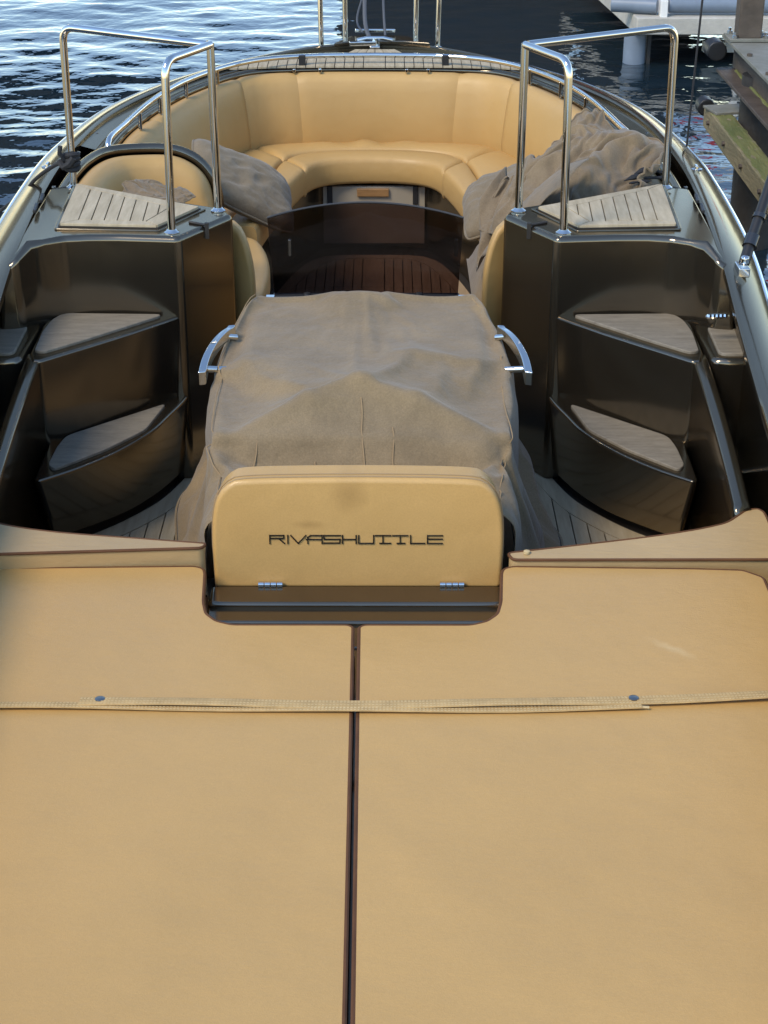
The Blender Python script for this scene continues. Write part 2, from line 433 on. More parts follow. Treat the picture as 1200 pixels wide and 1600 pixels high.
# bow sole
bsole = part('bow_sole', boat)
mb = BMB()
mo = spl([(.50, 5.4), (.47, 6.3), (.42, 6.75), (.34, 7.1), (.27, 7.27), (.18, 7.33), (0, 7.335)], 30)
mi = [Vector((p.x - .05 * (1 if p.x > .05 else p.x / .05), p.y - (.045 if p.y > 7.0 else 0.02))) for p in mo]
ring_o = list(mo) + list(reversed(mirror(mo[:-1]))); ring_i = list(mi) + list(reversed(mirror(mi[:-1])))
rowsb = [[(a.x, a.y, .147), (c.x, c.y, .147), (c.x, c.y, .136), (a.x, a.y, .136)] for a, c in zip(ring_o, ring_i)]
mb.rows(rowsb, True, False, True); mb.build('margin_board', 'teakdark', bsole, smooth=False)
def ybow(x):
    x = abs(x)
    for a, b_ in zip(mi, mi[1:]):
        if b_.x <= x <= a.x: return b_.y + (a.y - b_.y) * (x - b_.x) / max(1e-6, a.x - b_.x) - .005
    return 5.4
xs = [(-.047, .047)]
for i in range(9):
    xs += [(.051 + i * .0405, .051 + i * .0405 + .0365), (-.051 - i * .0405 - .0365, -.051 - i * .0405)]
for x0, x1 in xs:
    y0, y1 = ybow(x0), ybow(x1)
    if min(y0, y1) < 5.5: continue
    mb = BMB(); mb.prism([(x0, 5.4), (x1, 5.4), (x1, y1), (x0, y0)], None, .136, .146); mb.build('plank', 'teakdark', bsole, smooth=False)

# ---- pedestals, steps, coamings on both sides
def tread(poly, z, parent, h=.009, s=1):
    mb = BMB(); mb.prism(sx(round_poly(poly, .03, 4), s), None, z - .004, z + h); mb.build('tread_mat', 'tread', parent, bevel=.004, seg=2)

def side(s):
    sd_name = 'pedestal'
    ped = part('pedestal', boat)
    # moulded body
    A = [(.575, 4.92), (.76, 4.937), (.86, 4.937), (.93, 4.925), (.98, 4.89), (1.01, 4.84), (1.025, 4.76), (1.16, 4.74)]
    poly = A + [(1.16, 5.62), (1.02, 5.575), (.46, 5.245), (.43, 5.17)]
    top = [(p[0], p[1], .96) for p in A[:5]] + [(1.015, 4.86, .955), (1.05, 4.80, .93), (1.10, 4.78, .90)] + [(1.10, 5.60, .925), (1.02, 5.575, .957), (.46, 5.245, .96), (.43, 5.17, .96)]
    mb = BMB(); mb.prism(sx(poly, s), sx(top, s), .14, .96)
    mb.build('moulding', 'gelcoat', ped, bevel=.018, seg=4, ang=25)
    # teak inlay
    q = [(.543, 5.215), (.651, 5.005), (.957, 5.025), (.982, 5.495)]
    tray = [(.520, 5.232), (.643, 4.985), (.972, 5.005), (.998, 5.525)]
    mb = BMB(); mb.prism(sx(round_poly(tray, .012), s), None, .957, .9635); mb.build('tray_rim', 'gelcoat', ped, bevel=.003, seg=2)
    mb = BMB(); mb.prism(sx([(.538, 5.219), (.648, 4.999), (.961, 5.019), (.986, 5.502)], s), None, .962, .966); mb.build('caulk_bed', 'caulk', ped, smooth=False)
    def ins(a, b_, t): return (a[0] + (b_[0] - a[0]) * t, a[1] + (b_[1] - a[1]) * t)
    qi = [(.632, 5.213), (.690, 5.050), (.905, 5.064), (.925, 5.425)]   # inner field
    zt0, zt1 = .964, .974
    for a, b_, c, d in ((q[0], q[1], qi[1], qi[0]), (q[1], q[2], qi[2], qi[1]), (q[2], q[3], qi[3], qi[2]), (q[3], q[0], qi[0], qi[3])):
        cx_ = sum(p[0] for p in (a, b_, c, d)) / 4; cy_ = sum(p[1] for p in (a, b_, c, d)) / 4
        L = [(p[0] + (cx_ - p[0]) * .012, p[1] + (cy_ - p[1]) * .012) for p in (a, b_, c, d)]
        mb = BMB(); mb.prism(sx(L, s), None, zt0, zt1); mb.build('border_board', 'teak', ped, bevel=.0015, seg=1)
    fld = [ins(p, (.79, 5.18), .018) for p in qi]
    for i in range(8):
        x1 = .9125 - i * .0405; x0 = x1 - .0375; k = .05
        strip = [(x0 - .018, 4.9), (x1 - .018, 4.9), (x1 + .018, 5.6), (x0 + .018, 5.6)]
        pl = clip_poly(strip, fld)
        if len(pl) >= 3:
            mb = BMB(); mb.prism(sx(pl, s), None, zt0, zt1); mb.build('plank', 'teak', ped, bevel=.0012, seg=1)
    # drain slot on the inner edge
    mb = BMB(); mb.box((s * .502, 5.043, .945), (.012, .012, .05)); mb.build('drain_slot', 'caulk', ped, smooth=False)
    mb = BMB(); mb.tube(sx([(.502, 5.043, .9625), (.56, 5.075, .9635)], s), .004, 6); mb.build('drain_groove', 'caulk', ped)

    # upper step
    st = part('step', boat)
    P1 = [(.567, 4.958), (.60, 4.905), (.711, 4.775), (.847, 4.638), (.949, 4.535), (.975, 4.535), (.992, 4.60), (.998, 4.84), (.985, 4.96), (.6, 4.97)]
    B1 = [(.575, 4.99), (.61, 4.94), (.715, 4.80), (.847, 4.66), (.955, 4.56), (.975, 4.56), (.992, 4.62), (.998, 4.85), (.985, 4.97), (.6, 4.99)]
    mb = BMB(); mb.prism(sx(B1, s), sx(P1, s), .15, .707); mb.build('moulding', 'gelcoat', st, bevel=.02, seg=4, ang=30)
    P1b = [(1.004, 4.56), (1.03, 4.545), (1.09, 4.542), (1.15, 4.55), (1.15, 4.93), (1.01, 4.93), (1.002, 4.8)]
    mb = BMB(); mb.prism(sx(P1b, s), None, .2, .707); mb.build('outer_moulding', 'gelcoat', st, bevel=.02, seg=4, ang=30)
    tread([(.632, 4.918), (.95, 4.928), (.975, 4.87), (.985, 4.76), (.978, 4.60), (.948, 4.590), (.848, 4.687)], .707, st, s=s)
    tread([(1.038, 4.82), (1.075, 4.89), (1.135, 4.89), (1.13, 4.576), (1.033, 4.573)], .707, st, s=s)
    # lower step
    st2 = part('step', boat)
    top2 = [(.566, 4.975), (.585, 4.87), (.611, 4.775), (.655, 4.63), (.733, 4.487), (.827, 4.37), (.93, 4.277), (.948, 4.29), (.952, 4.62), (.80, 4.78), (.60, 5.0)]
    bot2 = [(.582, 5.05), (.595, 4.95), (.616, 4.865), (.665, 4.74), (.735, 4.62), (.827, 4.52), (.93, 4.43), (.948, 4.44), (.952, 4.70), (.80, 4.85), (.60, 5.06)]
    mb = BMB(); t3 = spl([p + (0,) for p in top2[:7]], 24); b3 = spl([p + (0,) for p in bot2[:7]], 24)
    T = [(p.x, p.y) for p in t3] + top2[7:]; B = [(p.x, p.y) for p in b3] + bot2[7:]
    mb.prism(sx(B, s), sx(T, s), .178, .44); mb.build('moulding', 'gelcoat', st2, bevel=.018, seg=4, ang=30)
    mb = BMB(); mb.prism(sx([(p[0] + .018, p[1] + .03) for p in B], s), None, .13, .182); mb.build('toe_shade_plinth', 'caulk', st2, smooth=False)  # black plinth stands in for the shadow in the toe gap
    P2b = [(.957, 4.33), (.975, 4.345), (1.01, 4.36), (1.05, 4.355), (1.14, 4.35), (1.14, 4.62), (.957, 4.62)]
    mb = BMB(); mb.prism(sx(P2b, s), None, .15, .44); mb.build('outer_moulding', 'gelcoat', st2, bevel=.018, seg=4, ang=30)
    tread([(.632, 4.842), (.905, 4.585), (.918, 4.50), (.921, 4.376), (.898, 4.345), (.769, 4.487), (.671, 4.632)], .44, st2, s=s)
    tread([(.978, 4.585), (1.09, 4.59), (1.06, 4.375), (.972, 4.365)], .44, st2, s=s)
    # riser between upper and lower step is the upper step's own face; narrow coaming running aft
    li = spl([(.950, 4.56, .705), (.948, 4.38, .69), (.945, 4.18, .665), (.938, 3.95, .638), (.930, 3.75, .608)], 24)
    lo = spl([(1.003, 4.60, .705), (.999, 4.40, .69), (.995, 4.20, .668), (.988, 3.97, .64), (.979, 3.765, .612)], 24)
    mb = BMB(); rows = []
    for a, c in zip(li, lo):
        rows.append([(a.x * s + .01 * s, a.y, .14), (a.x * s + .004 * s, a.y, a.z - .02), (a.x * s + .003 * s, a.y, a.z - .006), (a.x * s + .009 * s, a.y, a.z), (c.x * s - .009 * s, c.y, c.z), (c.x * s - .002 * s, c.y, c.z - .006), (c.x * s, c.y, c.z - .02), (c.x * s + .008 * s, c.y, .30)])
    mb.rows(rows, True, False, True); mb.build('coaming', 'gelcoat', boat, sharp=0)
    mb = BMB(); rows = []
    for c, i_ in zip(lo, lo): rows.append([(c.x * s, c.y, .36), (c.x * s + .2 * s, c.y + .02, .40)])
    mb.rows(rows); mb.build('side_locker_floor', 'gelcoat', boat, sharp=0)

    # ---- boarding hand rail
    hr = part('boarding_rail', boat)
    lean = 0.0
    A_, B_, C_ = (.602, 4.968), (.481, 5.208), (.997, 5.517)
    zt = 1.482
    r = .0125
    mb = BMB(); mb.tube(fillet(sx([(A_[0], A_[1], .965), (A_[0] - .008, A_[1], zt - .002), (B_[0] + .002, B_[1], zt)], s), .05, 8), r, 12)
    mb.build('rail_tube', 'steel', hr)
    mb = BMB(); mb.tube(fillet(sx([(C_[0], C_[1], .955), (C_[0] - .006, C_[1], zt + .0), (B_[0] + .002, B_[1], zt), (B_[0], B_[1], .965)], s), .05, 8)[:-8] if False else
                        fillet(sx([(C_[0], C_[1], .955), (C_[0] - .006, C_[1], zt), (B_[0] + .012, B_[1] + .006, zt)], s), .05, 8), r, 12)
    mb.build('rail_tube', 'steel', hr)
    mb = BMB(); mb.tube(sx([(B_[0], B_[1], .965), (B_[0] + .002, B_[1], zt + .006)], s), r, 12); mb.build('rail_tube', 'steel', hr)
    for (x, y), z in ((A_, .96), (B_, .96), (C_, .952)):
        mb = BMB(); mb.lathe((x * s, y, z), [(.024, 0), (.024, .004), (.018, .008), (.014, .012)], 20); mb.build('flange', 'steel', hr)

    # ---- companion seat in front of the pedestal
    cs = part('companion_seat', boat)
    seatp = [(.47, 5.26), (.425, 5.36), (.385, 5.58), (.372, 5.82), (.382, 6.02), (.415, 6.20), (.46, 6.30), (.56, 6.33), (1.03, 6.2), (1.03, 5.62)]
    sp = spl([p + (0,) for p in seatp[:8]], 24); sp = [(p.x, p.y) for p in sp] + seatp[8:]
    mb = BMB(); mb.prism(sx(sp, s), None, .43, .55); mb.build('seat_cushion', 'leather', cs, bevel=.035, seg=5)
    ins_ = [(p[0] + .03, p[1]) for p in sp]
    mb = BMB(); mb.prism(sx(ins_, s), None, .14, .428); mb.build('seat_base', 'leather', cs, bevel=.02)
    # backrest slab against the pedestal
    cur = [(.44, .50), (.375, .53), (.375, .70), (.383, .78), (.402, .85), (.435, .895), (.50, .90)]
    cp = spl([(p[0], p[1], 0) for p in cur[1:7]], 16); cp = [(p.x, p.y) for p in cp]
    dirx, diry = .56, .33  # runs along the pedestal's forward edge
    prof = []
    def at(xx, off): return (xx, 5.262 + (xx - .46) * .59 + off)
    front = [(at(p[0], .085)[0] , at(p[0], .085)[1] - .0, p[1]) for p in cp]
    back = [(at(p[0], .012)[0], at(p[0], .012)[1], p[1]) for p in cp]
    low = .47
    loopf = [(front[0][0], front[0][1], low)] + front + [(at(.98, .085)[0], at(.98, .085)[1], .90), (at(.98, .085)[0], at(.98, .085)[1], low)]
    loopb = [(back[0][0], back[0][1], low)] + back + [(at(.98, .012)[0], at(.98, .012)[1], .90), (at(.98, .012)[0], at(.98, .012)[1], low)]
    mb = BMB(); mb.prism(sx(loopb, s), sx(loopf, s)); mb.build('backrest', 'leather', cs, bevel=.02, seg=4)
    # wrap-around forward cushion of the nook
    pth = spl([(1.035, 5.55, .90), (1.03, 5.80, .905), (1.01, 6.0, .905), (.96, 6.13, .903), (.87, 6.19, .898), (.755, 6.215, .89), (.68, 6.21, .862), (.63, 6.205, .815), (.606, 6.20, .75), (.60, 6.2, .62)], 60)
    mb = BMB(); rows = []
    for k_, p in enumerate(pth):
        a = pth[max(k_ - 1, 0)]; c = pth[min(k_ + 1, len(pth) - 1)]; t = Vector((c.x - a.x, c.y - a.y, 0)); 
        if t.length < 1e-3: t = Vector((-1, 0, 0))
        t.normalize(); nrm = Vector((t.y, -t.x, 0))
        if nrm.y > 0: nrm = -nrm
        if k_ < 14: nrm = Vector((-1, -.1, 0)).lerp(nrm, k_ / 14)
        b0 = p + nrm * .075; top_ = p.z
        end = max(0.0, (k_ - 44) / 16)
        rows.append([(p.x * s, p.y + .03, .5), (p.x * s, p.y + .03, top_ - .03), (p.x * s, p.y + .02, top_ - .008), ((p + nrm * .015).x * s, (p + nrm * .015).y, top_), ((p + nrm * .045).x * s, (p + nrm * .045).y, top_ - .006),
                     (b0.x * s, b0.y, top_ - .04), ((p + nrm * .085).x * s, (p + nrm * .085).y, top_ - .12), (b0.x * s, b0.y, .5)])
    mb.rows(rows, True, False, True); mb.build('side_cushion', 'leather', cs, sharp=0)
    # gelcoat rim around that cushion
    rim = spl([(1.06, 5.58, .918), (1.055, 5.80, .925), (1.035, 6.02, .925), (.985, 6.17, .924), (.88, 6.235, .920), (.755, 6.255, .912), (.67, 6.25, .880), (.615, 6.245, .822), (.588, 6.24, .75), (.582, 6.24, .60)], 60)
    mb = BMB(); mb.tube([(p.x * s, p.y, p.z - .012) for p in rim], .020, 10); mb.build('rim', 'gelcoat', cs)
    mb = BMB(); mb.rows([[(p.x * s, p.y, p.z - .012) for p in rim], [(p.x * s, p.y + .06, p.z - .016) for p in rim], [(p.x * s, p.y + .07, .5) for p in rim]]); mb.build('bulkhead', 'gelcoat', cs, sharp=0)
    mb = BMB()
    return
for s in (1, -1): side(s)

# ---- aft bulkhead and sun pad base
base = part('sun_pad_base', boat)
mb = BMB(); mb.prism([(-.90, .95), (.90, .95), (.985, 3.3), (1.0, 3.64), (-1.0, 3.64), (-.985, 3.3)], None, .14, .478); mb.build('moulding', 'gelcoat', base, bevel=.012)
mb = BMB(); mb.box((-.01, 3.50, .49), (.712, .09, .034)); mb.build('upper_ledge', 'gelcoat', base, bevel=.011, seg=5)
mb = BMB(); mb.box((-.01, 3.43, .482), (.72, .08, .022)); mb.build('middle_ledge', 'gelcoat', base, bevel=.009, seg=5)
mb = BMB(); mb.box((-.01, 3.36, .476), (.74, .14, .014)); mb.build('lower_ledge', 'gelcoat', base, bevel=.006, seg=3)

# ---- helm seat backrest with lettering
hb = part('helm_backrest', boat)
def zface(z): return 3.55 + (z - .494) * .04
prof = [(-.347, .494), (-.362, .52), (-.364, .60), (-.358, .70), (-.347, .738), (-.325, .763), (-.29, .777), (-.20, .782), (-.01, .784),
        (.18, .782), (.27, .777), (.305, .763), (.327, .738), (.337, .70), (.343, .60), (.341, .52), (.327, .494)]
prof = [(-.358, .494), (-.361, .60), (-.357, .68), (-.343, .735), (-.315, .768), (-.27, .779), (-.10, .783), (.08, .783), (.25, .779), (.295, .768), (.323, .735), (.337, .68), (.341, .60), (.338, .494)]
pp = spl([(p[0], p[1], 0) for p in prof], 60)
mb = BMB(); mb.prism([(p.x, zface(p.y), p.y) for p in pp], [(p.x * .985, zface(p.y) + .085, p.y + .002) for p in pp])
mb.build('cushion', 'padstain', hb, bevel=.012, seg=4, ang=40)
mb = BMB(); mb.tube([(p.x * .992, zface(p.y) + .012, (p.y - .6) * .996 + .6 + .001) for p in pp], .0028, 6); mb.build('seam', 'seam', hb)
mb = BMB(); mb.tube([(p.x * 1.001, zface(p.y) + .026, p.y + .001) for p in pp], .002, 6); mb.build('seam', 'seam', hb)
# hinges
for hx in (-.222, .218):
    h = MB()
    for k in range(4):
        c = hx - .0225 + k * .015
        h.tube([(c - .0065, 3.540, .5115), (c + .0065, 3.540, .5115)], .0075, 10)
    h.v = [(v[0], v[1] - BO.y, v[2]) for v in h.v]; h.build('hinge', 'steel', hb)
# raised letters R I V A S H U T T L E
G = {'R': ('w', [((0,0),(0,1)), ((0,1),(.96,1)), ((.96,1),(.96,.62)), ((0,.62),(.96,.62)), ((.62,.62),(1,0))], (84, 172)),
     'I': ('w', [((.5,0),(.5,1)), ], (186, 200)),
     'V': ('w', [((0,1),(.48,0)), ((.48,0),(1.0,1)),], (212, 302)),
     'A': ('w', [((0,0),(0,.75)), ((0,.75),(.18,1)), ((.18,1),(1,1)), ((1,1),(1,0)), ((-.1,.5),(1,.5))], (314, 400)),
     'S': ('w', [((0,.04),(.95,.04)), ((.95,.04),(.98,.5)), ((.04,.52),(.98,.52)), ((.04,.52),(.0,1)), ((0,1),(1.0,1))], (410, 512)),
     'H': ('w', [((0,0),(0,1)), ((0,.5),(1,.5)), ((1,0),(1,1))], (524, 606)),
     'U': ('w', [((0,.0),(0,1)), ((0,.0),(1,.0)), ((1,.0),(1,1))], (622, 712)),
     'T': ('w', [((0,1),(1,1)), ((.5,1),(.5,0)), ((.3,0),(1.0,0))], (722, 815)),
     'T2': ('w', [((0,1),(1,1)), ((.5,1),(.5,0)), ((.3,0),(.8,0))], (828, 918)),
     'L': ('w', [((0,0),(0,1)), ((0,0),(1,0))], (936, 1022)),
     'E': ('w', [((0,0),(0,1)), ((0,1),(1,1)), ((0,.55),(1,.55)), ((0,0),(1,0))], (1038, 1128))}
LZ0, LH = .6165, .0205
def lx(u): return -.2205 + (u - 85) / 3.871 * .001535
for ch in ('R', 'I', 'V', 'A', 'S', 'H', 'U', 'T', 'T2', 'L', 'E'):
    _, strokes, (u0, u1) = G[ch]
    mb = MB(); x0, x1 = lx(u0), lx(u1); w = .0015
    for (a, b_) in strokes:
        pa = Vector((x0 + (x1 - x0) * a[0], LZ0 + LH * a[1])); pb = Vector((x0 + (x1 - x0) * b_[0], LZ0 + LH * b_[1]))
        d = (pb - pa).normalized(); n_ = Vector((-d.y, d.x)) * w; pa = pa - d * w; pb = pb + d * w
        quad = [pa + n_, pb + n_, pb - n_, pa - n_]
        vs = [(p.x, zface(p.y) + .001 - BO.y, p.y) for p in quad] + [(p.x, zface(p.y) - .0026 - random.random() * .0004 - BO.y, p.y) for p in quad]
        mb.add(vs, [(0,1,2,3), (7,6,5,4), (0,4,5,1), (1,5,6,2), (2,6,7,3), (3,7,4,0)])
    mb.build('letter', 'darkchrome', hb, smooth=False)

# ---- windscreen on the helm console
ws = part('windscreen', boat)
bw = .289
N = 24
def wtop(u):
    x = -.0065 + u * (.302); z = 1.043 - .04 * abs(u) ** 2.0; return (x, 5.015 - .03 * u * u, z)
def wbot(u): return (-.0055 + u * .287, 5.0 - .02 * u * u, .752)
f = [wbot(-1 + 2 * i / N) for i in range(N + 1)] + [wtop(1 - 2 * i / N) for i in range(N + 1)]
b2 = [(p[0], p[1] + .007, p[2]) for p in f]
mb = BMB(); mb.prism(f, b2); mb.build('pane', 'smoked', ws, sharp=30)
mb = BMB(); mb.tube([wtop(-1 + 2 * i / N) for i in range(N + 1)], .0035, 6); mb.build('edge_trim', 'black', ws)
mb = BMB(); mb.box((-.0055, 4.985, .745), (.585, .035, .024)); mb.build('frame', 'black', ws, bevel=.004)
for x in (-.19, .16):
    mb = BMB(); mb.lathe((x, 4.978, .757), [(.013, 0), (.011, .006), (.004, .009)], 12); mb.build('screw_cap', 'black', ws)
for x in (-.305, .296):
    mb = BMB(); mb.box((x, 4.965, .752), (.03, .03, .012)); mb.build('bracket', 'steel', ws, bevel=.003)
for u in (-.78, .93):
    p = wtop(u); mb = BMB(); mb.box((p[0], 4.995, .905), (.011, .012, .055)); mb.build('clip', 'darkchrome', ws, bevel=.003)
# console and seat body hidden under the cover
hc = part('helm_console', boat)
mb = BMB(); mb.box((-.006, 4.62, .44), (.60, .70, .62)); mb.build('console', 'gelcoat', hc, bevel=.02)
mb = BMB(); mb.box((-.008, 3.93, .31), (.66, .50, .34)); mb.build('seat_box', 'gelcoat', hc, bevel=.02)
# grab handles on the console
for s in (1, -1):
    gh = part('grab_handle', boat)
    inn = spl([(.388, 4.56, .790), (.412, 4.50, .791), (.432, 4.43, .784), (.446, 4.365, .768), (.453, 4.305, .744)], 20)
    mb = BMB(); rows = []
    for k_, p in enumerate(inn):
        w = .011; h = .017 + (.004 if k_ in (0, 19) else 0)
        rows.append([(p.x * s - w * s, p.y, p.z + h), (p.x * s + w * s, p.y - .006, p.z + h), (p.x * s + w * s, p.y - .006, p.z - h), (p.x * s - w * s, p.y, p.z - h)])
    mb.rows(rows, True, False, True); mb.build('grip', 'steel', gh, bevel=.004, seg=2)
    for q, e in ((inn[3], .376), (inn[16], .392)):
        mb = BMB(); mb.tube([(q.x * s, q.y, q.z - .004), (e * s, q.y + .02, q.z - .014)], .0095, 10); mb.build('post', 'steel', gh)

# ---- bow sofa
I_ = [(.455, 6.34), (.425, 6.58), (.392, 6.78), (.345, 7.05), (.29, 7.27), (.225, 7.375), (.12, 7.42), (0, 7.43)]
M_ = [(.60, 6.34), (.53, 6.68), (.475, 6.92), (.445, 7.15), (.41, 7.39), (.33, 7.52), (.18, 7.58), (0, 7.592)]
O_ = [(.81, 6.34), (.795, 6.6), (.76, 6.92), (.70, 7.22), (.628, 7.45), (.55, 7.62), (.44, 7.705), (.22, 7.74), (0, 7.75)]
T_ = [(.90, 6.30), (.880, 6.63), (.822, 6.96), (.755, 7.22), (.695, 7.40), (.605, 7.60), (.485, 7.725), (.25, 7.765), (0, 7.773)]
def c3(c, n=64): return full(spl([p + (0,) for p in c], n))
ic, mc, oc, tc_ = c3(I_), c3(M_), c3(O_), c3(T_)
sofa = part('bow_sofa', boat); NP = len(ic)
def cut(a, b_): return int(a * (NP - 1)), int(b_ * (NP - 1))
def seg_poly(c0, c1, a, b_):
    i0, i1 = cut(a, b_)
    return [(p.x, p.y) for p in c0[i0:i1 + 1]] + [(p.x, p.y) for p in reversed(c1[i0:i1 + 1])]
def shrink(poly, d):
    n = len(poly); out = []
    ar = sum(poly[i - 1][0] * poly[i][1] - poly[i][0] * poly[i - 1][1] for i in range(n)); sg = 1 if ar > 0 else -1
    for i in range(n):
        a, b_, c = Vector(poly[i - 1]), Vector(poly[i]), Vector(poly[(i + 1) % n])
        t = (b_ - a); u = (c - b_)
        if t.length < 1e-6 or u.length < 1e-6: out.append(tuple(b_)); continue
        t.normalize(); u.normalize(); nn = Vector((-t.y - u.y, t.x + u.x)) * sg
        if nn.length > 1e-6: nn.normalize()
        out.append(tuple(b_ + nn * d))
    return out
for a, b_ in ((0, .345), (.345, .655), (.655, 1)):
    # front roll: rounded cross-section
    i0, i1 = cut(a, b_); mb = BMB(); rows = []
    for k_ in range(i0, i1 + 1):
        p, q = ic[k_], mc[k_]; d = q - p; e = 0.0
        if (k_ == i0 and a > 0) or (k_ == i1 and b_ < 1): e = .012
        w = lambda t, z: ((p + d * t).x, (p + d * t).y, z - e)
        rows.append([w(.14, .448), w(.02, .454), w(-.02, .468), w(-.03, .51), w(-.02, .546), w(.01, .562), w(.07, .571), w(.2, .575), w(.5, .576), w(.85, .573), w(.95, .564), w(.97, .535), w(.975, .43)])
    mb.rows(rows, True, False, True); mb.build('front_cushion', 'leather', sofa, sharp=60)
for a, b_ in ((0, .345), (.345, .655), (.655, 1)):
    i0, i1 = cut(a, b_); mb = BMB(); rows = []
    for k_ in range(i0, i1 + 1):
        p, q = mc[k_], oc[k_]; d = q - p; e = .014 if ((k_ == i0 and a > 0) or (k_ == i1 and b_ < 1)) else 0
        puff = .006 * math.sin(k_ * .9) * math.exp(-((k_ - NP / 2) / 7.0) ** 2)
        w = lambda t, z: ((p + d * t).x, (p + d * t).y, z - e)
        rows.append([w(.025, .43), w(.03, .535), w(.055, .565), w(.12, .574), w(.5, .577 + puff), w(.85, .572 + puff * 2), w(1.12, .560), w(1.12, .43)])
    mb.rows(rows, True, False, True); mb.build('seat_cushion', 'leather', sofa, sharp=60)
for a, b_ in ((0, .14), (.14, .34), (.34, .405), (.405, .595), (.595, .66), (.66, .86), (.86, 1)):
    i0, i1 = cut(a, b_); mb = BMB(); rows = []
    for k_ in range(i0, i1 + 1):
        p, q = oc[k_], tc_[k_]; d = q - p; dn = Vector((q.x, q.y - 6.9, 0)); dn = Vector((q.x - 0, max(0.0, q.y - 7.0) * 1.6, 0)).normalized()
        e = .006 if k_ in (i0, i1) and 0 < k_ < NP - 1 else 0.0
        w = lambda t, o, z: (p.x + d.x * t + dn.x * (o + e), p.y + d.y * t + dn.y * (o + e), z - e)
        rows.append([w(0, .02, .53), w(.05, .0, .60), w(.45, -.004, .70), w(.85, -.006, .79), w(1.0, .002, .835), w(1.0, .018, .862), w(1.0, .05, .874), w(1.0, .085, .868), w(1.0, .10, .83), w(.6, .10, .53)])
    mb.rows(rows, True, False, True); mb.build('backrest', 'leather', sofa, sharp=60)
# sofa base
i2 = c3([(p[0] + .05 if p[1] < 7.2 else p[0] + .02, p[1] + (.06 if p[1] > 7.3 else .02)) for p in I_])
mb = BMB(); rows = [[(p.x, p.y, .14), (p.x, p.y, .44)] for p in i2]; mb.rows(rows); mb.build('base_panel', 'gelcoat', sofa, sharp=0)
mb = BMB(); mb.box((-.006, 7.462, .30), (.56, .03, .27)); mb.build('locker_panel', 'offwhite', sofa, bevel=.006)
for x in (-.195, .195):
    mb = BMB(); mb.box((x - .006, 7.444, .395), (.024, .012, .085)); mb.build('vent_slot', 'black', sofa, bevel=.003)
mb = BMB(); mb.box((-.004, 7.441, .408), (.145, .014, .036)); mb.build('name_plate', 'wood', sofa, bevel=.003)

# ---- fore deck and coaming around the sofa
dn_ = lambda q, o: Vector((q.x + Vector((q.x, max(0.0, q.y - 7.0) * 1.6, 0)).normalized().x * o, q.y + Vector((q.x, max(0.0, q.y - 7.0) * 1.6, 0)).normalized().y * o, 0))
ca = [dn_(q, .105) for q in tc_]
gi = [p for p in innc if p.y > 6.22]
gi = resample(gi, 64); gif = full(gi)
dk = []
mb = BMB()
for p, q in zip(ca, gif):
    dk.append([(p.x, p.y, .80), (p.x, p.y, .872)] + [tuple(Vector((p.x, p.y, .874)).lerp(Vector((q.x, q.y, q.z - .022)), t)) for t in (.02, .3, .6, .85, .97)] + [(q.x + (q.x - p.x) * .1, q.y + (q.y - p.y) * .1, q.z - .016)])
mb.rows(dk); mb.build('fore_deck', 'gelcoat', boat, sharp=0)
mb = BMB(); mb.tube([(p.x, p.y, .873) for p in ca], .017, 10); mb.build('coaming_bead', 'gelcoat', boat)
cb = [dn_(q, .145) for q in tc_]
mb = BMB(); mb.tube([(p.x, p.y, .880) for p in cb], .010, 8); mb.build('coaming_bead', 'gelcoat', boat)
# teak panel on the fore deck
td = part('teak_deck', boat)
def yfront(x): return 7.835 - .30 * max(0, abs(x) - .25) ** 2
def yback(x): return 8.045 - .50 * max(0, abs(x) - .2) ** 1.7
mb = BMB(); xs_ = [-.74 + 1.48 * i / 40 for i in range(41)]
mb.rows([[(x, yfront(x) - .008, .8895), (x, max(yback(x), yfront(x)) + .008, .8925)] for x in xs_]); mb.build('caulk_bed', 'caulk', td, smooth=False)
edges = [(-.049, .049)]
for i in range(14):
    a = .053 + i * .0445; edges += [(a, a + .0405), (-a - .0405, -a)]
for x0, x1 in edges:
    ya, yb_, yc, yd = yfront(x0), yfront(x1), yback(x1), yback(x0)
    if yc - yb_ < .03 or yd - ya < .03: continue
    mb = BMB(); mb.prism([(x0, ya, .889), (x1, yb_, .889), (x1, yc, .891), (x0, yd, .891)], [(x0, ya, .897), (x1, yb_, .897), (x1, yc, .899), (x0, yd, .899)])
    mb.build('plank', 'teak', td, smooth=False)
tip = [(-.13, 8.13), (.13, 8.13), (.09, 8.21), (-.09, 8.21)]
for i in range(6):
    x0 = -.126 + i * .043; sh = .3
    mb = BMB(); mb.prism([(x0, 8.125), (x0 + .039, 8.125), ((x0 + .039) * .75, 8.205), (x0 * .75, 8.205)], None, .893, .904); mb.build('plank', 'teak', td, smooth=False)

# ---- grab rail round the bow
gr = part('bow_grab_rail', boat)
rp = [(.985, 6.22, .905), (.98, 6.27, .975), (.955, 6.45, .985), (.905, 6.78, .985), (.845, 7.05, .985), (.755, 7.32, .985), (.62, 7.58, .985), (.47, 7.73, .985), (.28, 7.80, .985), (0, 7.815, .985)]
rp = [(.985, 6.20, .905), (.985, 6.24, .945), (.955, 6.45, .952), (.915, 6.78, .952), (.865, 7.05, .950), (.79, 7.32, .946), (.66, 7.60, .942), (.50, 7.79, .938), (.28, 7.88, .935), (0, 7.90, .935)]
rc = spl(rp, 80); rf = full(rc)
mb = BMB(); mb.tube(rf, .0115, 10); mb.build('rail_tube', 'steel', gr)
for s in (1, -1):
    for (x, y) in ((.93, 6.67), (.885, 6.95), (.81, 7.26), (.70, 7.53)):
        mb = BMB(); mb.box((x * s, y, .912), (.012, .03, .07), -.3 * s); mb.build('stanchion', 'steel', gr, bevel=.003)
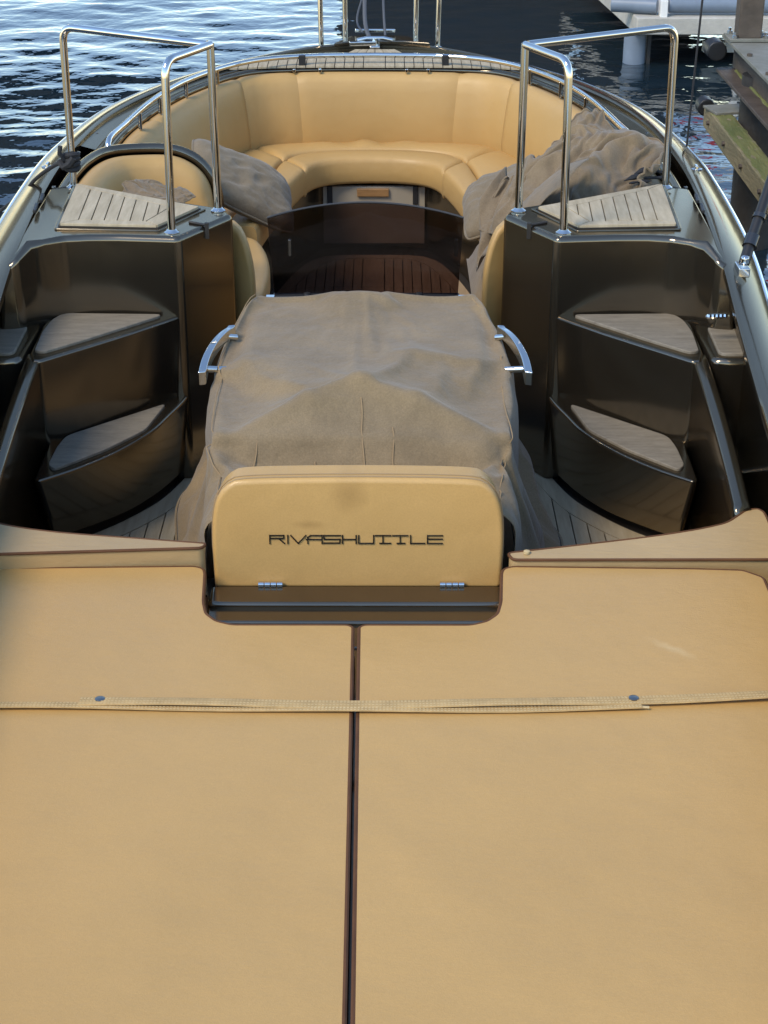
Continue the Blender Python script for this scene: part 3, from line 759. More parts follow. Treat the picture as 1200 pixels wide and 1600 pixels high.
for x in (-.335, .33):
    mb = BMB(); mb.box((x, 7.862, .910), (.032, .03, .066)); mb.build('bracket', 'black', gr, bevel=.004)
for x in (-.37, -.25, .15, .25):
    mb = BMB(); mb.box((x, 7.80, .884), (.014, .02, .016)); mb.build('foot', 'steel', gr, bevel=.003)

# ---- bow fittings
for s, (xa, ya, xb, yb_) in ((-1, (-.262, 8.29, -.146, 8.37)), (1, (.200, 8.39, .306, 8.29))):
    pu = part('pulpit_rail', boat)
    pts = [(xa, ya, .90), (xa * 1.03, ya + .02, 1.55), (xb * 1.03, yb_ + .02, 1.55), (xb, yb_, .90)]
    mb = BMB(); mb.tube(fillet(pts, .06, 8), .0125, 12); mb.build('rail_tube', 'steel', pu)
    for (x, y) in ((xa, ya), (xb, yb_)):
        mb = BMB(); mb.lathe((x, y, .895), [(.022, 0), (.022, .005), (.014, .01)], 16); mb.build('flange', 'steel', pu)
cl = part('bow_cleat', boat)
mb = BMB(); mb.box((0, 8.27, .905), (.05, .10, .02)); mb.build('foot', 'steel', cl, bevel=.005)
mb = BMB(); mb.tube([(-.085, 8.27, .935), (-.04, 8.27, .945), (.04, 8.27, .945), (.085, 8.27, .935)], .010, 10); mb.build('horns', 'steel', cl)
mb = BMB(); mb.tube([(0, 8.27, .90), (0, 8.27, .945)], .016, 10); mb.build('stem', 'steel', cl)
br = part('bow_roller', boat)
mb = BMB(); mb.prism([(-.20, 8.25), (-.10, 8.31), (.14, 8.31), (.27, 8.26), (.16, 8.44), (0, 8.48), (-.12, 8.44)], None, .905, .925); mb.build('plate', 'gelcoat', br, bevel=.006)
mb = BMB(); mb.box((-.06, 8.24, .925), (.13, .035, .022), .1); mb.build('latch', 'steel', br, bevel=.004)
mb = BMB(); mb.box((0, 8.47, .945), (.20, .03, .02)); mb.build('roller', 'steel', br, bevel=.006)
for s, y in ((1, 5.92), (-1, 5.95)):
    fc = part('deck_cleat', boat)
    x = (1.172 if s > 0 else 1.168) * s
    mb = BMB(); mb.lathe((x, y - .0, .908), [(.022, 0), (.022, .006), (.012, .009)], 16); mb.build('ring', 'steel', fc)
    mb = BMB(); mb.box((x, y, .92), (.012, .034, .014)); mb.build('bar', 'steel', fc, bevel=.003)
# deck hatch hinges, screws on the side decks
for s in (1, -1):
    for (x, y) in ((1.092, 5.44), (1.09, 5.32)):
        mb = BMB(); mb.box((x * s, y, .938), (.012, .085, .012), -.1 * s); mb.build('hatch_hinge', 'black', boat, bevel=.003)
    for (x, y) in ((1.085, 5.62), (1.08, 6.10), (1.06, 6.4)):
        mb = BMB(); mb.lathe((x * s, y, .925), [(.008, 0), (.007, .004), (.003, .005)], 10); mb.build('screw', 'darkchrome', boat)
# latch chain in the right-hand locker
mb = BMB()
for k in range(5): mb.lathe((1.01 + k * .012, 4.66 + k * .001, .80), [(.007, -.006), (.009, 0), (.006, .007)], 8)
mb.tube([(1.0, 4.66, .80), (1.07, 4.665, .80)], .004, 6); mb.build('latch', 'steel', boat)

# ------------------------------------------------------------------ cushions lying on the boat
def slab(name, poly, z0, z1, m, label, cat, group=None, bev=.028, pipe=True, r=.0048, inset=0.0):
    root = empty(name, (poly[0][0], poly[0][1], z0)); o = Vector(root.location)
    tag(root, label, cat, group)
    mb = MB(); mb.prism([(p[0] - o.x, p[1] - o.y) for p in poly], None, 0, z1 - z0)
    mb.build('cover', m, root, bevel=bev, seg=5)
    if pipe:
        for zz, nm in ((z1 - z0 - .0035, 'piping'), (.012, 'piping')):
            mb = MB(); mb.tube([(p[0] - o.x, p[1] - o.y, zz) for p in shrink(poly, -.0012)], r, 7, closed=True); mb.build(nm, 'piping', root)
    return root
GC = -.011
def padpoly(s):
    P = [(.0085, 3.235), (.02, 3.243), (.26, 3.243), (.298, 3.26), (.325, 3.295), (.336, 3.35), (.346, 3.49), (.352, 3.512), (.372, 3.522), (.80, 3.512), (.92, 3.505), (.962, 3.47), (.962, 3.0), (.90, 1.15), (.0085, 1.15)]
    if s < 0: P = [(-p[0], p[1]) for p in P]; P = [(p[0] - .018, p[1]) if abs(p[0]) > .03 else p for p in P]; P = P[::-1]
    gap = lambda p: (GC + .002 + (3.24 - p[1]) * .0075) if abs(p[0]) < .03 else GC
    return [(p[0] + gap(p), p[1]) for p in round_poly(P, .012, 3)]
slab('sun_pad', padpoly(-1), .480, .570, 'pad', 'tan vinyl sun pad left of the brown centre seam, wrinkled at its front', 'cushion', 'sun pads on the stern', bev=.009)
slab('sun_pad', padpoly(1), .480, .570, 'padscuff', 'tan vinyl sun pad right of the brown centre seam, with a pale scuff', 'cushion', 'sun pads on the stern', bev=.009)

def bolster(s):
    if s > 0:
        far = spl([(.352, 3.555, 0), (.55, 3.595, 0), (.75, 3.64, 0), (.885, 3.685, 0), (.935, 3.73, 0), (.965, 3.765, 0), (.995, 3.775, 0), (1.008, 3.75, 0), (1.006, 3.60, 0)], 40)
        near = [(1.0, 3.53), (.362, 3.527)]; z0, zf, zn = .485, .602, .588
    else:
        far = spl([(-.376, 3.562, 0), (-.55, 3.592, 0), (-.75, 3.628, 0), (-.885, 3.672, 0), (-.96, 3.72, 0), (-1.0, 3.72, 0), (-1.006, 3.60, 0)], 40)
        near = [(-1.0, 3.50), (-.85, 3.508), (-.384, 3.540)]; z0, zf, zn = .485, .606, .613
    poly = round_poly([(p.x, p.y) for p in far] + near, .016, 4)
    root = empty('bolster_cushion', (poly[0][0], poly[0][1], z0)); o = Vector(root.location)
    zt = lambda y: zn + (zf - zn) * min(1, max(0, (y - 3.53) / .15))
    mb = MB(); mb.prism([(p[0] - o.x, p[1] - o.y, 0) for p in poly], [(p[0] - o.x, p[1] - o.y, zt(p[1]) - z0) for p in poly])
    mb.build('cover', 'sheenpad', root, bevel=.007, seg=3)
    mb = MB(); mb.tube([(p[0] - o.x, p[1] - o.y, zt(p[1]) - z0 - .002) for p in shrink(poly, -.0006)], .0038, 7, closed=True); mb.build('piping', 'piping', root)
    return root
r_ = bolster(-1); tag(r_, 'narrow tan bolster cushion in front of the left-hand boarding steps', 'cushion', 'bolsters between the sun pads and the steps')
r_ = bolster(1); tag(r_, 'narrow tan bolster cushion with a snap stud, in front of the right-hand steps', 'cushion', 'bolsters between the sun pads and the steps')
mb = MB(); mb.lathe((.397 - r_.location.x, 3.552 - r_.location.y, .594 - r_.location.z), [(.008, -.003), (.008, .003), (.004, .005)], 12); mb.build('snap_stud', 'stitch', r_)

# straps across the pads
def strap(path, w, label, z=.573, ends=(None, None), lift=0.0):
    pts = spl([(p[0], p[1], z) for p in path], 70)
    root = empty('strap', pts[0]); tag(root, label, 'strap', 'zip straps across the sun pads'); o = Vector(root.location)
    rows = []
    for i, p in enumerate(pts):
        a = pts[max(i - 1, 0)]; b_ = pts[min(i + 1, len(pts) - 1)]; t = (b_ - a).normalized(); n_ = Vector((-t.y, t.x, 0))
        zz = lift * (.5 + .5 * math.sin(i * .21 + path[0][0])) 
        q = p - o; 
        rows.append([q + n_ * w + Vector((0, 0, .002 + zz * .3)), q + n_ * w * .96 + Vector((0, 0, .005 + zz * .4)), q + n_ * w * .2 + Vector((0, 0, .0062 + zz * .8)), q - n_ * w * .55 + Vector((0, 0, .006 + zz)), q - n_ * w * .93 + Vector((0, 0, .0052 + zz)), q - n_ * w + Vector((0, 0, .003 + zz)),
                     q - n_ * w * .9 + Vector((0, 0, .0015 + zz)), q + n_ * w * .9 + Vector((0, 0, .0008 + zz * .3))])
    mb = MB(); mb.rows(rows, True, False, True); mb.build('webbing', 'webbing', root, sharp=50)
    st = MB()
    for off in (.78, .38, -.30, -.78):
        st_pts = []
        for i in range(len(rows) - 1):
            a = Vector(rows[i][0]).lerp(Vector(rows[i][5]), .5 - off / 2); b_ = Vector(rows[i + 1][0]).lerp(Vector(rows[i + 1][5]), .5 - off / 2)
            for k in range(3):
                t0 = k / 3 + .05; t1 = k / 3 + .24
                m0 = a.lerp(b_, t0); m1 = a.lerp(b_, t1); h = Vector((0, 0, .0042 if abs(off) < .5 else .003))
                st.tube([m0 + h, m1 + h], .0009, 4)
    st_o = st.build('stitching', 'stitch', root); st_o['kind'] = 'stuff'
    return root
s1 = strap([(-.575, 2.912), (-.3, 2.905), (0, 2.900), (.3, 2.906), (.57, 2.918), (.80, 2.934), (.95, 2.945)], .0155, 'long stitched tan strap with snap studs lying on top across both sun pads', z=.5755, lift=.006)
s2 = strap([(-.95, 2.897), (-.73, 2.901), (-.5, 2.900), (-.2, 2.892), (.1, 2.889), (.35, 2.892), (.585, 2.902)], .0120, 'thin tan strap edge showing from beneath the long stitched strap', z=.5715, lift=.004)
for x, y in ((-.533, 2.915), (.571, 2.921)):
    mb = MB(); mb.lathe((x - s1.location.x, y - s1.location.y, .0075), [(.0105, -.002), (.0105, .0016), (.006, .003), (.002, .0032)], 16); mb.build('snap_stud', 'stud', s1)
mb = MB(); mb.tube([(.585 - s2.location.x, 2.896 - s2.location.y, .006), (.600 - s2.location.x, 2.894 - s2.location.y, .006)], .003, 6); mb.build('zip_pull', 'stitch', s2)

# ------------------------------------------------------------------ canvas cover over the helm
def unpack(table):
    """vertex grid of a draped sheet: per row three lists (x, y, z) of second differences in quarter millimetres"""
    out = []
    for j in range(0, len(table), 3):
        ax = []
        for d in table[j:j + 3]:
            p = d[0]; q = d[1]; l = [p, p + q]; p += q
            for k in d[2:]: q += k; p += q; l.append(p)
            ax.append(l)
        out.append([Vector((x / 4000, y / 4000, z / 4000)) for x, y, z in zip(*ax)])
    return out
def relax(g, n):
    for it in range(n):
        new = [[p.copy() for p in r] for r in g]
        for j in range(len(g)):
            for i in range(len(g[0])):
                nb = [g[jj][ii] for jj, ii in ((j - 1, i), (j + 1, i), (j, i - 1), (j, i + 1)) if 0 <= jj < len(g) and 0 <= ii < len(g[0])]
                new[j][i] = g[j][i].lerp(sum(nb, Vector()) / len(nb), .5)
        g = new
    return g
def crisp(g, pre, base, gain):
    a = relax(g, pre) if pre else g; b = relax(a, base)
    return [[q + (p - q) * gain for p, q in zip(r, t)] for r, t in zip(a, b)]
def cover():
    root = empty('canvas_cover', (0, 4.3, .14)); tag(root, 'taupe canvas cover draped over the helm console and seat', 'boat cover')
    o = Vector(root.location)
    rows = crisp(unpack(COVER), 0, 10, 1.35); NV, NU = len(rows), len(rows[0])
    wide = [(4.87, .05), (4.7, .085), (4.55, .088), (4.4, .075), (4.25, .055), (4.1, .045), (3.95, .035), (3.75, .02), (3.6, .0)]
    def flare(p):       # the skirt stands further out at the console than at the seat
        k = min(1, max(0, (.71 - p.z) / .34)); w = 0
        for (a, u), (b, v) in zip(wide, wide[1:]):
            if b <= p.y <= a: w = v + (u - v) * (p.y - b) / (a - b)
        tw = [(4.9, 0), (4.84, .004), (4.75, .022), (4.6, .034), (4.4, .032), (4.25, .018), (4.08, .002), (3.5, 0)]; g = 0
        for (a, u), (b, v) in zip(tw, tw[1:]):
            if b <= p.y <= a: g = v + (u - v) * (p.y - b) / (a - b)
        w = w * k + g * min(1, abs(p.x) / .34) * (1 - k)
        return Vector((p.x + math.copysign(w, p.x), p.y, p.z - .05 * k * (p.y > 4.2)))
    rows = [[flare(p) - o for p in r] for r in rows]
    lead = [p + Vector((0, .006, -.05)) for p in rows[0]]
    mb = MB(); mb.rows([lead] + rows); mb.build('canvas', 'canvas', root, solid=.003, sharp=0, sub=1)
    def on(x, y):
        y -= o.y; best = None
        for j in range(NV - 1):
            for i in range(int(NU * .2), int(NU * .8)):
                a = rows[j][i]; d = (a.x - x) ** 2 + (a.y - y) ** 2
                if best is None or d < best[0]: best = (d, i, j)
        _, i, j = best; num = Vector((0, 0, 0)); w = 0
        for dj in range(-2, 3):
            for di in range(-2, 3):
                jj, ii = min(NV - 1, max(0, j + dj)), min(NU - 1, max(0, i + di)); a = rows[jj][ii]
                k = math.exp(-((a.x - x) ** 2 + (a.y - y) ** 2) / .00025); num += a * k; w += k
        return Vector((x, y, (num / w).z + .0022))
    for (a, b_) in (((-.008, 4.05), (.012, 3.68)), ((.075, 3.97), (.085, 3.68)), ((-.125, 3.90), (-.140, 3.68)), ((-.275, 3.94), (-.305, 3.68))):
        mb = MB(); mb.tube([on(a[0] + (b_[0] - a[0]) * t / 20 + .002 * math.sin(t * .9), a[1] + (b_[1] - a[1]) * t / 20) for t in range(21)], .0016, 5); mb.build('seam', 'seam', root)
    for c in (int((NU - 1) * .195), int((NU - 1) * .805)):
        mb = MB(); mb.tube([r[c] + Vector((0, 0, .001)) for r in rows[2:-2]], .0016, 5); mb.build('seam', 'seam', root)
    for c in (0, NU - 1):
        mb = MB(); mb.tube([r[c] for r in rows], .0035, 6); mb.build('hem', 'canvas', root)
    p = rows[int(NV * .55)][1]; mb = MB(); mb.box((p.x - .006, p.y, p.z + .03), (.006, .012, .03)); mb.build('zip_tab', 'stitch', root, bevel=.002)
COVER = [
[-1488,10,0,0,1,-1,0,1,-1,1,0,0,6,11,11,18,-1,0,0,0,1,-1,0,0,0,1,-1,0,0,0,1,-1,0,0,0,1,-1,0,0,1,-1,0,0,0,1,-1,0,0,0,1,-1,0,0,0,1,-1,0,0,0,1,-23,-11,-11,-6,0,0,-1,1,-1,0,0,0,0,0],
[19460,0,0,0,0,0,0,0,0,0,0,0,0,0,0,0,0,0,0,0,0,0,0,0,0,0,0,0,0,0,0,0,0,0,0,0,0,0,0,0,0,0,0,0,0,0,0,0,0,0,0,0,0,0,0,0,0,0,0,0,0,0,0,0,0,0,0,0,0,0,0,0,0,0],
[1854,86,0,0,0,0,0,1,-1,1,0,3,4,12,8,-110,0,1,-1,0,-1,1,0,-1,0,0,0,0,0,-1,0,0,0,0,-1,0,0,-1,-1,0,0,-1,0,0,0,0,-1,0,0,0,0,0,-1,0,1,-1,0,-1,1,0,-102,10,11,5,2,1,0,0,1,-1,0,1,-1,1],
[-1524,-22,77,-42,-12,37,-44,31,-37,39,-45,32,4,3,28,9,0,1,-1,0,0,0,0,-1,1,-1,1,-1,1,-1,1,0,-1,0,2,-4,4,0,-1,-1,-8,9,1,-2,1,0,0,1,-1,0,0,0,0,0,-1,1,0,0,1,-1,-12,-21,-11,-3,-42,54,-6,-2,-1,-2,-1,-2,1,-35],
[19386,15,-22,1,4,0,1,-2,5,-6,13,-11,1,7,-13,4,-1,-1,0,2,1,2,2,0,0,0,-1,0,1,1,2,-8,6,-8,4,-6,13,-6,3,-15,24,-8,-11,2,2,3,2,0,1,-2,-1,0,1,0,-1,0,1,0,2,1,5,-11,1,4,-21,22,0,2,0,1,0,1,1,-50],
[1672,144,-55,14,2,-7,6,-2,2,-3,3,2,5,13,0,-125,2,0,0,1,0,0,-1,2,3,1,2,2,0,-1,-2,-11,4,-12,2,-9,22,-6,11,-22,43,-19,-15,-2,-2,-1,1,0,1,1,2,1,3,0,2,1,1,0,-1,-2,-119,2,13,4,9,-4,0,0,-1,1,-1,1,-1,-44],
[-1549,-34,96,-53,35,-40,19,-38,38,-33,37,9,-27,-25,74,-11,11,2,0,0,1,-1,0,-1,1,0,-1,0,-1,-2,-7,10,-3,2,2,-1,1,2,-3,-1,-4,5,-15,14,0,2,0,0,0,0,0,0,0,0,0,0,-1,1,-2,-12,0,-55,55,-24,-19,-33,33,12,3,3,-13,9,40,-82],
[19312,19,-26,2,4,-5,2,8,-10,10,-5,4,-5,5,-13,13,0,-2,0,0,-1,1,-1,1,-1,-1,0,0,-2,0,2,-1,6,-9,10,-1,-2,-5,-1,7,-10,11,0,-1,-1,-1,0,1,-1,0,0,-1,0,0,-1,0,0,-1,-1,-3,14,-5,-9,10,-1,-20,23,0,0,0,2,-1,-2,-39],
[1576,154,-60,19,-8,7,-1,1,-1,1,-1,0,10,12,-6,-163,22,7,2,2,3,1,2,1,3,3,1,2,5,4,13,-42,29,-35,25,-9,-3,-9,2,20,-41,39,-51,23,4,3,1,2,1,0,2,1,5,0,2,1,1,3,4,24,-163,0,22,-2,0,6,-5,1,1,1,-3,2,16,-66],
[-1567,-40,80,32,-54,-4,-28,19,9,32,-18,-28,-22,31,52,-12,6,5,-1,2,-1,1,-1,1,-1,0,0,-3,-4,1,1,3,2,0,-1,2,5,-6,1,-2,1,-2,-16,12,5,1,0,0,1,-1,1,-1,1,0,-1,1,-1,-1,-2,-9,-5,-35,-19,59,-19,-26,-29,17,22,3,3,19,34,-89],
[19238,18,-18,-7,0,1,10,-7,-1,12,-9,-4,10,-10,-5,14,-1,-1,-1,-1,1,0,-1,1,-1,0,-1,-1,0,0,-1,4,0,2,-1,1,-2,-1,-2,-2,2,1,4,1,-2,0,-1,0,-1,1,0,-1,0,0,0,-1,0,-2,0,-3,14,-2,-3,-12,12,0,-15,15,3,0,0,0,-3,-28],
[1527,165,-55,-17,23,0,1,0,-1,-8,7,6,2,14,-8,-164,10,30,-16,7,4,0,2,1,-1,4,4,10,11,-5,1,-12,0,-8,-1,-8,1,-3,2,-7,-6,-2,-27,19,10,5,2,2,1,1,1,2,1,1,-1,5,-1,8,8,16,-166,-1,14,16,-6,-3,3,-2,0,0,1,5,20,-80],
[-1584,-40,70,55,-65,-28,13,19,24,-19,-32,-24,34,0,57,-11,2,1,2,3,-1,1,0,0,0,-1,1,-5,2,-1,-2,3,0,2,1,-2,7,-5,-1,0,-2,1,-5,-4,5,6,0,0,-1,1,0,0,0,0,1,-3,2,-1,-4,-6,-2,-41,-25,22,49,-18,-33,-19,-3,36,8,29,26,-87],
[19163,16,-14,-9,0,7,-3,-1,12,-9,-3,9,-10,0,-5,14,0,-1,-3,1,-1,0,1,0,-1,0,0,-2,1,0,-1,1,-1,4,-2,1,-1,4,-5,-3,4,-1,5,-1,0,-1,-2,1,-1,1,-1,0,0,1,-1,0,-1,-2,-2,0,14,-3,-5,3,-12,10,1,-7,-1,11,0,-2,-2,-20],
[1480,177,-59,-30,31,3,-1,-2,-8,7,4,-1,8,12,-11,-160,6,0,42,-26,-2,10,0,0,3,1,4,16,-5,4,2,-6,3,-14,0,-3,1,-5,-13,-2,-7,8,-17,-5,9,18,2,3,0,0,7,-9,6,-2,3,14,-12,-11,31,11,-167,-4,14,5,14,-7,-5,1,1,-1,2,9,20,-87],
[-1595,-38,58,72,-88,3,25,13,-12,-35,-25,21,23,-17,71,-31,16,5,0,0,0,1,-1,0,0,0,0,-1,-1,-2,1,-3,5,-1,2,1,-2,1,-5,4,1,-1,-3,1,-7,10,0,0,1,-1,0,0,0,1,0,-4,0,-1,0,0,-4,-45,-29,16,20,38,-14,-40,-25,21,31,38,21,-85],
[19089,14,-11,-9,2,1,0,9,-6,-4,7,-6,-3,2,-7,21,-7,-3,-1,2,-1,0,1,-1,1,-1,0,0,-1,0,-1,0,3,-3,4,0,0,-4,6,-3,-8,7,2,0,2,-3,0,-1,1,-1,0,0,0,1,-1,0,1,-6,0,0,15,-5,-4,2,2,-13,10,0,-11,10,5,-3,-2,-13],
[1448,185,-62,-41,41,1,-5,-5,6,3,-2,5,4,13,-14,-175,21,33,-2,-17,8,10,-7,-8,14,-8,8,6,8,1,2,4,-15,6,-14,-12,6,18,-43,11,16,-14,-9,0,-11,23,9,2,-1,3,-6,12,-16,11,-6,24,-40,42,-2,2,-157,-6,15,4,2,12,-5,-7,3,-3,2,17,15,-91],
[-1598,-37,45,88,-92,35,0,-2,-32,-30,8,27,4,-18,78,-36,21,2,1,0,-1,1,-1,0,0,1,0,-1,-2,-1,-2,5,-1,-4,6,-1,1,-3,-4,5,-4,5,-5,2,3,0,0,1,-1,1,-1,1,-1,1,0,0,0,-4,0,-21,31,-56,-30,2,18,24,26,-10,-50,-20,41,56,21,-82],
[19015,11,-7,-9,1,5,0,0,-5,6,-1,-7,0,2,-7,21,-8,-2,0,0,1,-2,2,0,-1,0,0,0,-1,0,-1,4,-2,-3,5,0,0,-6,10,-6,3,-10,12,-4,-3,3,0,-1,1,-1,0,0,1,-1,0,2,-1,0,-5,-10,25,-6,-4,1,3,-3,-6,5,-1,-10,14,-1,-3,-8],
[1436,185,-62,-45,46,-7,1,0,6,-3,3,2,5,13,-17,-174,31,28,-17,7,9,-14,-9,21,-14,3,6,6,5,7,5,-18,6,9,-26,2,-5,23,-48,17,-13,25,-26,5,7,10,12,-14,7,5,-10,12,-5,-11,9,6,2,-29,41,27,-177,-11,13,5,1,4,8,-3,-9,5,-4,21,18,-104],
[-1604,-32,25,107,-61,-3,0,-17,-31,-18,24,24,-10,-14,84,-41,24,0,2,-2,1,0,-1,1,0,0,0,0,-4,1,2,-1,0,-3,4,1,0,-5,-3,5,1,-6,7,1,0,-3,3,0,0,0,0,0,-1,1,0,1,-3,0,1,-43,63,-58,-38,-5,13,16,27,12,-5,-58,-9,98,19,-78],
[18941,9,-3,-12,7,-2,1,-2,1,5,-7,-4,2,1,-7,22,-10,-2,1,1,0,-2,2,-1,0,0,0,0,-1,0,3,-2,-1,-2,6,-2,2,-7,8,-2,-2,3,-5,1,1,-1,2,-1,1,-1,1,-1,0,0,2,-2,1,0,-2,-15,26,-3,-6,0,2,1,-2,-4,3,-4,-5,10,-3,-3],
[1425,179,-55,-50,44,1,0,4,1,-3,4,1,7,12,-16,-178,43,15,-3,6,-24,6,17,-9,-8,-1,12,-2,19,-3,-12,10,-3,12,-32,10,-10,28,-53,13,1,-12,17,4,14,-22,17,-2,-1,2,6,-12,16,-15,13,-5,-18,-1,24,49,-181,-18,12,6,0,1,6,3,-2,-6,1,21,18,-114],
[-1614,-12,-19,113,-1,-47,-3,-22,-33,-7,37,14,-18,-7,87,-45,25,-3,3,1,-1,0,1,-1,0,0,1,-1,-1,0,-2,3,-1,-5,6,0,-1,-5,-3,9,-6,3,3,-2,2,1,-2,1,0,1,-1,0,0,0,0,1,-1,-4,4,-57,85,-58,-44,-9,8,13,21,21,18,-45,-53,112,22,-81],
[18867,6,2,-11,1,1,0,0,2,3,-9,-2,2,1,-7,21,-9,-1,1,-1,0,0,0,0,0,0,0,0,1,-1,0,0,-1,-2,7,-4,3,-7,8,-4,2,-1,-2,0,1,0,0,0,1,-1,1,-1,1,-1,1,0,0,0,-2,-15,25,-2,-4,-3,2,2,0,-3,-5,5,-14,15,-2,-2],
[1416,171,-50,-27,1,25,1,4,-3,0,4,1,7,14,-18,-179,54,15,-11,-18,-1,17,-2,-8,-6,12,-5,5,10,-2,11,-15,8,12,-37,18,-16,35,-60,21,-16,8,25,-22,14,8,-18,13,1,-2,1,6,-11,15,-17,7,0,-25,25,60,-180,-22,10,6,1,0,2,4,9,-15,6,16,20,-121],
[-1627,-9,-23,117,-7,-34,-15,-27,-43,22,35,3,-22,-2,90,-46,22,2,-4,3,1,-1,1,0,-1,1,0,-1,1,-4,4,-1,0,-5,4,1,0,-8,0,7,1,-8,9,0,-3,3,-1,0,1,0,0,-1,1,-1,1,-1,1,-7,6,-59,91,-60,-42,-13,4,13,14,25,27,-19,-85,118,20,-86],
[18793,4,4,-11,1,1,0,0,7,-6,-6,-1,3,0,-7,21,-10,1,-1,0,0,0,0,0,0,0,0,0,1,-1,1,-1,-1,-2,7,-4,3,-8,9,-3,0,0,-1,-1,0,1,0,0,1,0,-1,1,-1,1,-1,1,0,0,-1,-16,25,-2,-4,-2,0,3,0,-2,-6,5,-16,18,-3,-1],
[1408,162,-41,-29,6,19,5,4,-7,6,1,2,8,14,-19,-179,63,-8,15,-33,3,15,-11,1,5,-2,-2,7,1,13,-15,7,2,14,-39,23,-21,41,-64,16,7,-21,31,7,-24,25,-16,4,7,-4,-1,4,4,-14,15,-13,7,-30,23,67,-181,-22,8,6,1,0,0,5,10,-9,1,16,18,-119],
[-1645,-1,-31,116,-4,-28,-26,-31,-44,37,36,-9,-21,2,92,-46,21,-8,7,0,1,0,0,1,-1,0,0,0,-1,1,-1,1,0,-6,4,1,0,-9,1,8,1,-9,9,1,-1,-2,1,1,0,0,1,-1,-1,1,0,0,0,-8,7,-51,79,-57,-40,-12,0,11,12,22,38,-3,-100,132,-11,-82],
[18718,2,6,-11,1,1,0,1,8,-9,-6,0,3,1,-8,20,-7,-2,-1,1,0,0,0,0,0,0,0,1,-1,2,-2,0,-1,-2,7,-5,5,-9,8,-1,-2,1,0,-2,1,-1,0,2,-1,1,-1,1,-1,1,-1,1,0,0,-2,-12,21,-1,-4,-2,1,1,1,0,-9,4,-13,17,-3,-1],
[1401,158,-37,-28,4,17,9,3,-9,9,0,3,7,16,-20,-179,49,30,-17,-26,7,6,-4,2,1,-2,2,1,12,-16,10,2,2,15,-40,27,-26,47,-69,15,16,-29,29,10,-3,-20,28,-16,-4,12,-7,3,7,-15,15,-11,1,-29,21,71,-184,-20,8,7,0,0,0,3,13,-2,-9,32,-11,-97],
[-1666,6,-31,108,-21,17,-61,-29,-43,50,34,-19,-21,9,92,-47,20,-13,11,1,0,0,1,0,-1,1,-1,0,0,0,1,-1,0,-5,4,0,0,-11,5,5,3,-9,9,0,-1,0,0,-1,1,1,-1,1,-1,0,1,-1,0,-11,10,-37,59,-54,-37,-11,-2,10,10,20,30,34,-112,134,-46,-64],
[18644,-2,9,-9,5,-9,6,1,9,-13,-4,0,4,-1,-7,20,-6,-4,0,1,0,-1,2,-1,0,0,0,1,0,0,-1,0,0,-3,7,-5,4,-8,9,-2,-3,3,-2,-1,1,0,-1,1,0,1,-1,1,-1,1,0,-1,0,1,-1,-11,19,-2,-3,-1,-1,2,1,0,-3,-11,-1,14,-3,0],
[1395,162,-40,-29,16,-11,26,1,-11,12,-1,5,6,16,-21,-176,44,40,-25,-23,9,-2,2,0,0,0,0,10,-16,10,1,6,-2,17,-39,30,-31,52,-70,10,23,-32,29,7,5,-17,-2,21,-24,16,-6,0,8,-8,-2,13,-21,-25,26,68,-186,-18,10,5,2,0,-1,1,8,21,-27,48,-39,-74],
[-1692,11,-23,81,-4,27,-75,-34,-42,66,25,-24,-21,15,93,-50,19,-18,16,2,0,0,0,0,0,-1,1,-1,1,0,0,-2,3,-5,2,-1,1,-13,8,4,3,-5,5,0,-1,1,-2,1,1,0,0,0,0,0,0,-1,-1,-12,13,-27,44,-55,-31,-11,-2,5,14,13,32,50,-111,127,-72,-43],
[18570,-5,10,-2,-1,-11,9,3,7,-14,-3,1,3,-1,-6,17,-3,-5,0,1,0,-1,1,1,-1,0,1,0,-1,1,-1,0,0,-2,5,-4,4,-8,8,-1,-2,1,0,-1,-1,1,-1,1,0,1,-1,1,-1,1,-1,1,-1,1,-2,-7,16,-3,-2,-1,0,0,2,0,-2,-15,4,12,-5,5],
[1389,171,-47,-20,2,-21,39,1,-14,15,-2,6,6,16,-23,-174,41,48,-30,-21,7,0,0,0,0,0,5,-10,6,0,2,13,-14,22,-36,31,-35,57,-71,6,25,-26,28,-7,16,-11,-14,23,-20,12,-3,0,5,-8,4,9,-27,-21,29,63,-187,-16,11,6,2,-1,0,1,6,33,-40,58,-54,-62],
[-1720,-13,90,-15,-34,60,-68,-42,-41,82,14,-30,-17,19,93,-52,18,-22,20,2,0,1,-1,1,-1,0,1,-1,-1,1,0,-2,4,-5,3,-3,0,-14,12,2,3,-2,2,0,0,-1,-1,2,0,1,0,-1,0,1,-1,0,-4,-11,15,-23,37,-55,-28,-11,-3,3,16,6,34,63,-106,115,-115,26],
[18496,8,-8,-2,-4,-3,10,3,7,-17,-1,2,3,-2,-6,17,-3,-5,0,1,-1,1,0,1,-1,0,1,0,0,-1,0,0,0,-1,3,-3,4,-8,8,-1,-2,1,0,-2,1,0,-1,1,0,1,-1,1,-1,1,-1,1,-1,1,-2,-6,14,-1,-3,-1,0,0,2,0,-2,-17,8,9,1,-3],
[1383,178,-80,10,14,-33,36,-2,-13,15,-1,7,5,16,-25,-172,38,55,-31,-23,6,0,0,0,0,2,-4,2,7,-14,8,17,-22,25,-32,33,-41,63,-72,3,24,-17,24,-12,10,7,-26,23,-15,6,2,-2,2,-2,1,10,-34,-18,34,57,-187,-13,10,6,3,0,-1,0,6,44,-51,61,-61,-56],
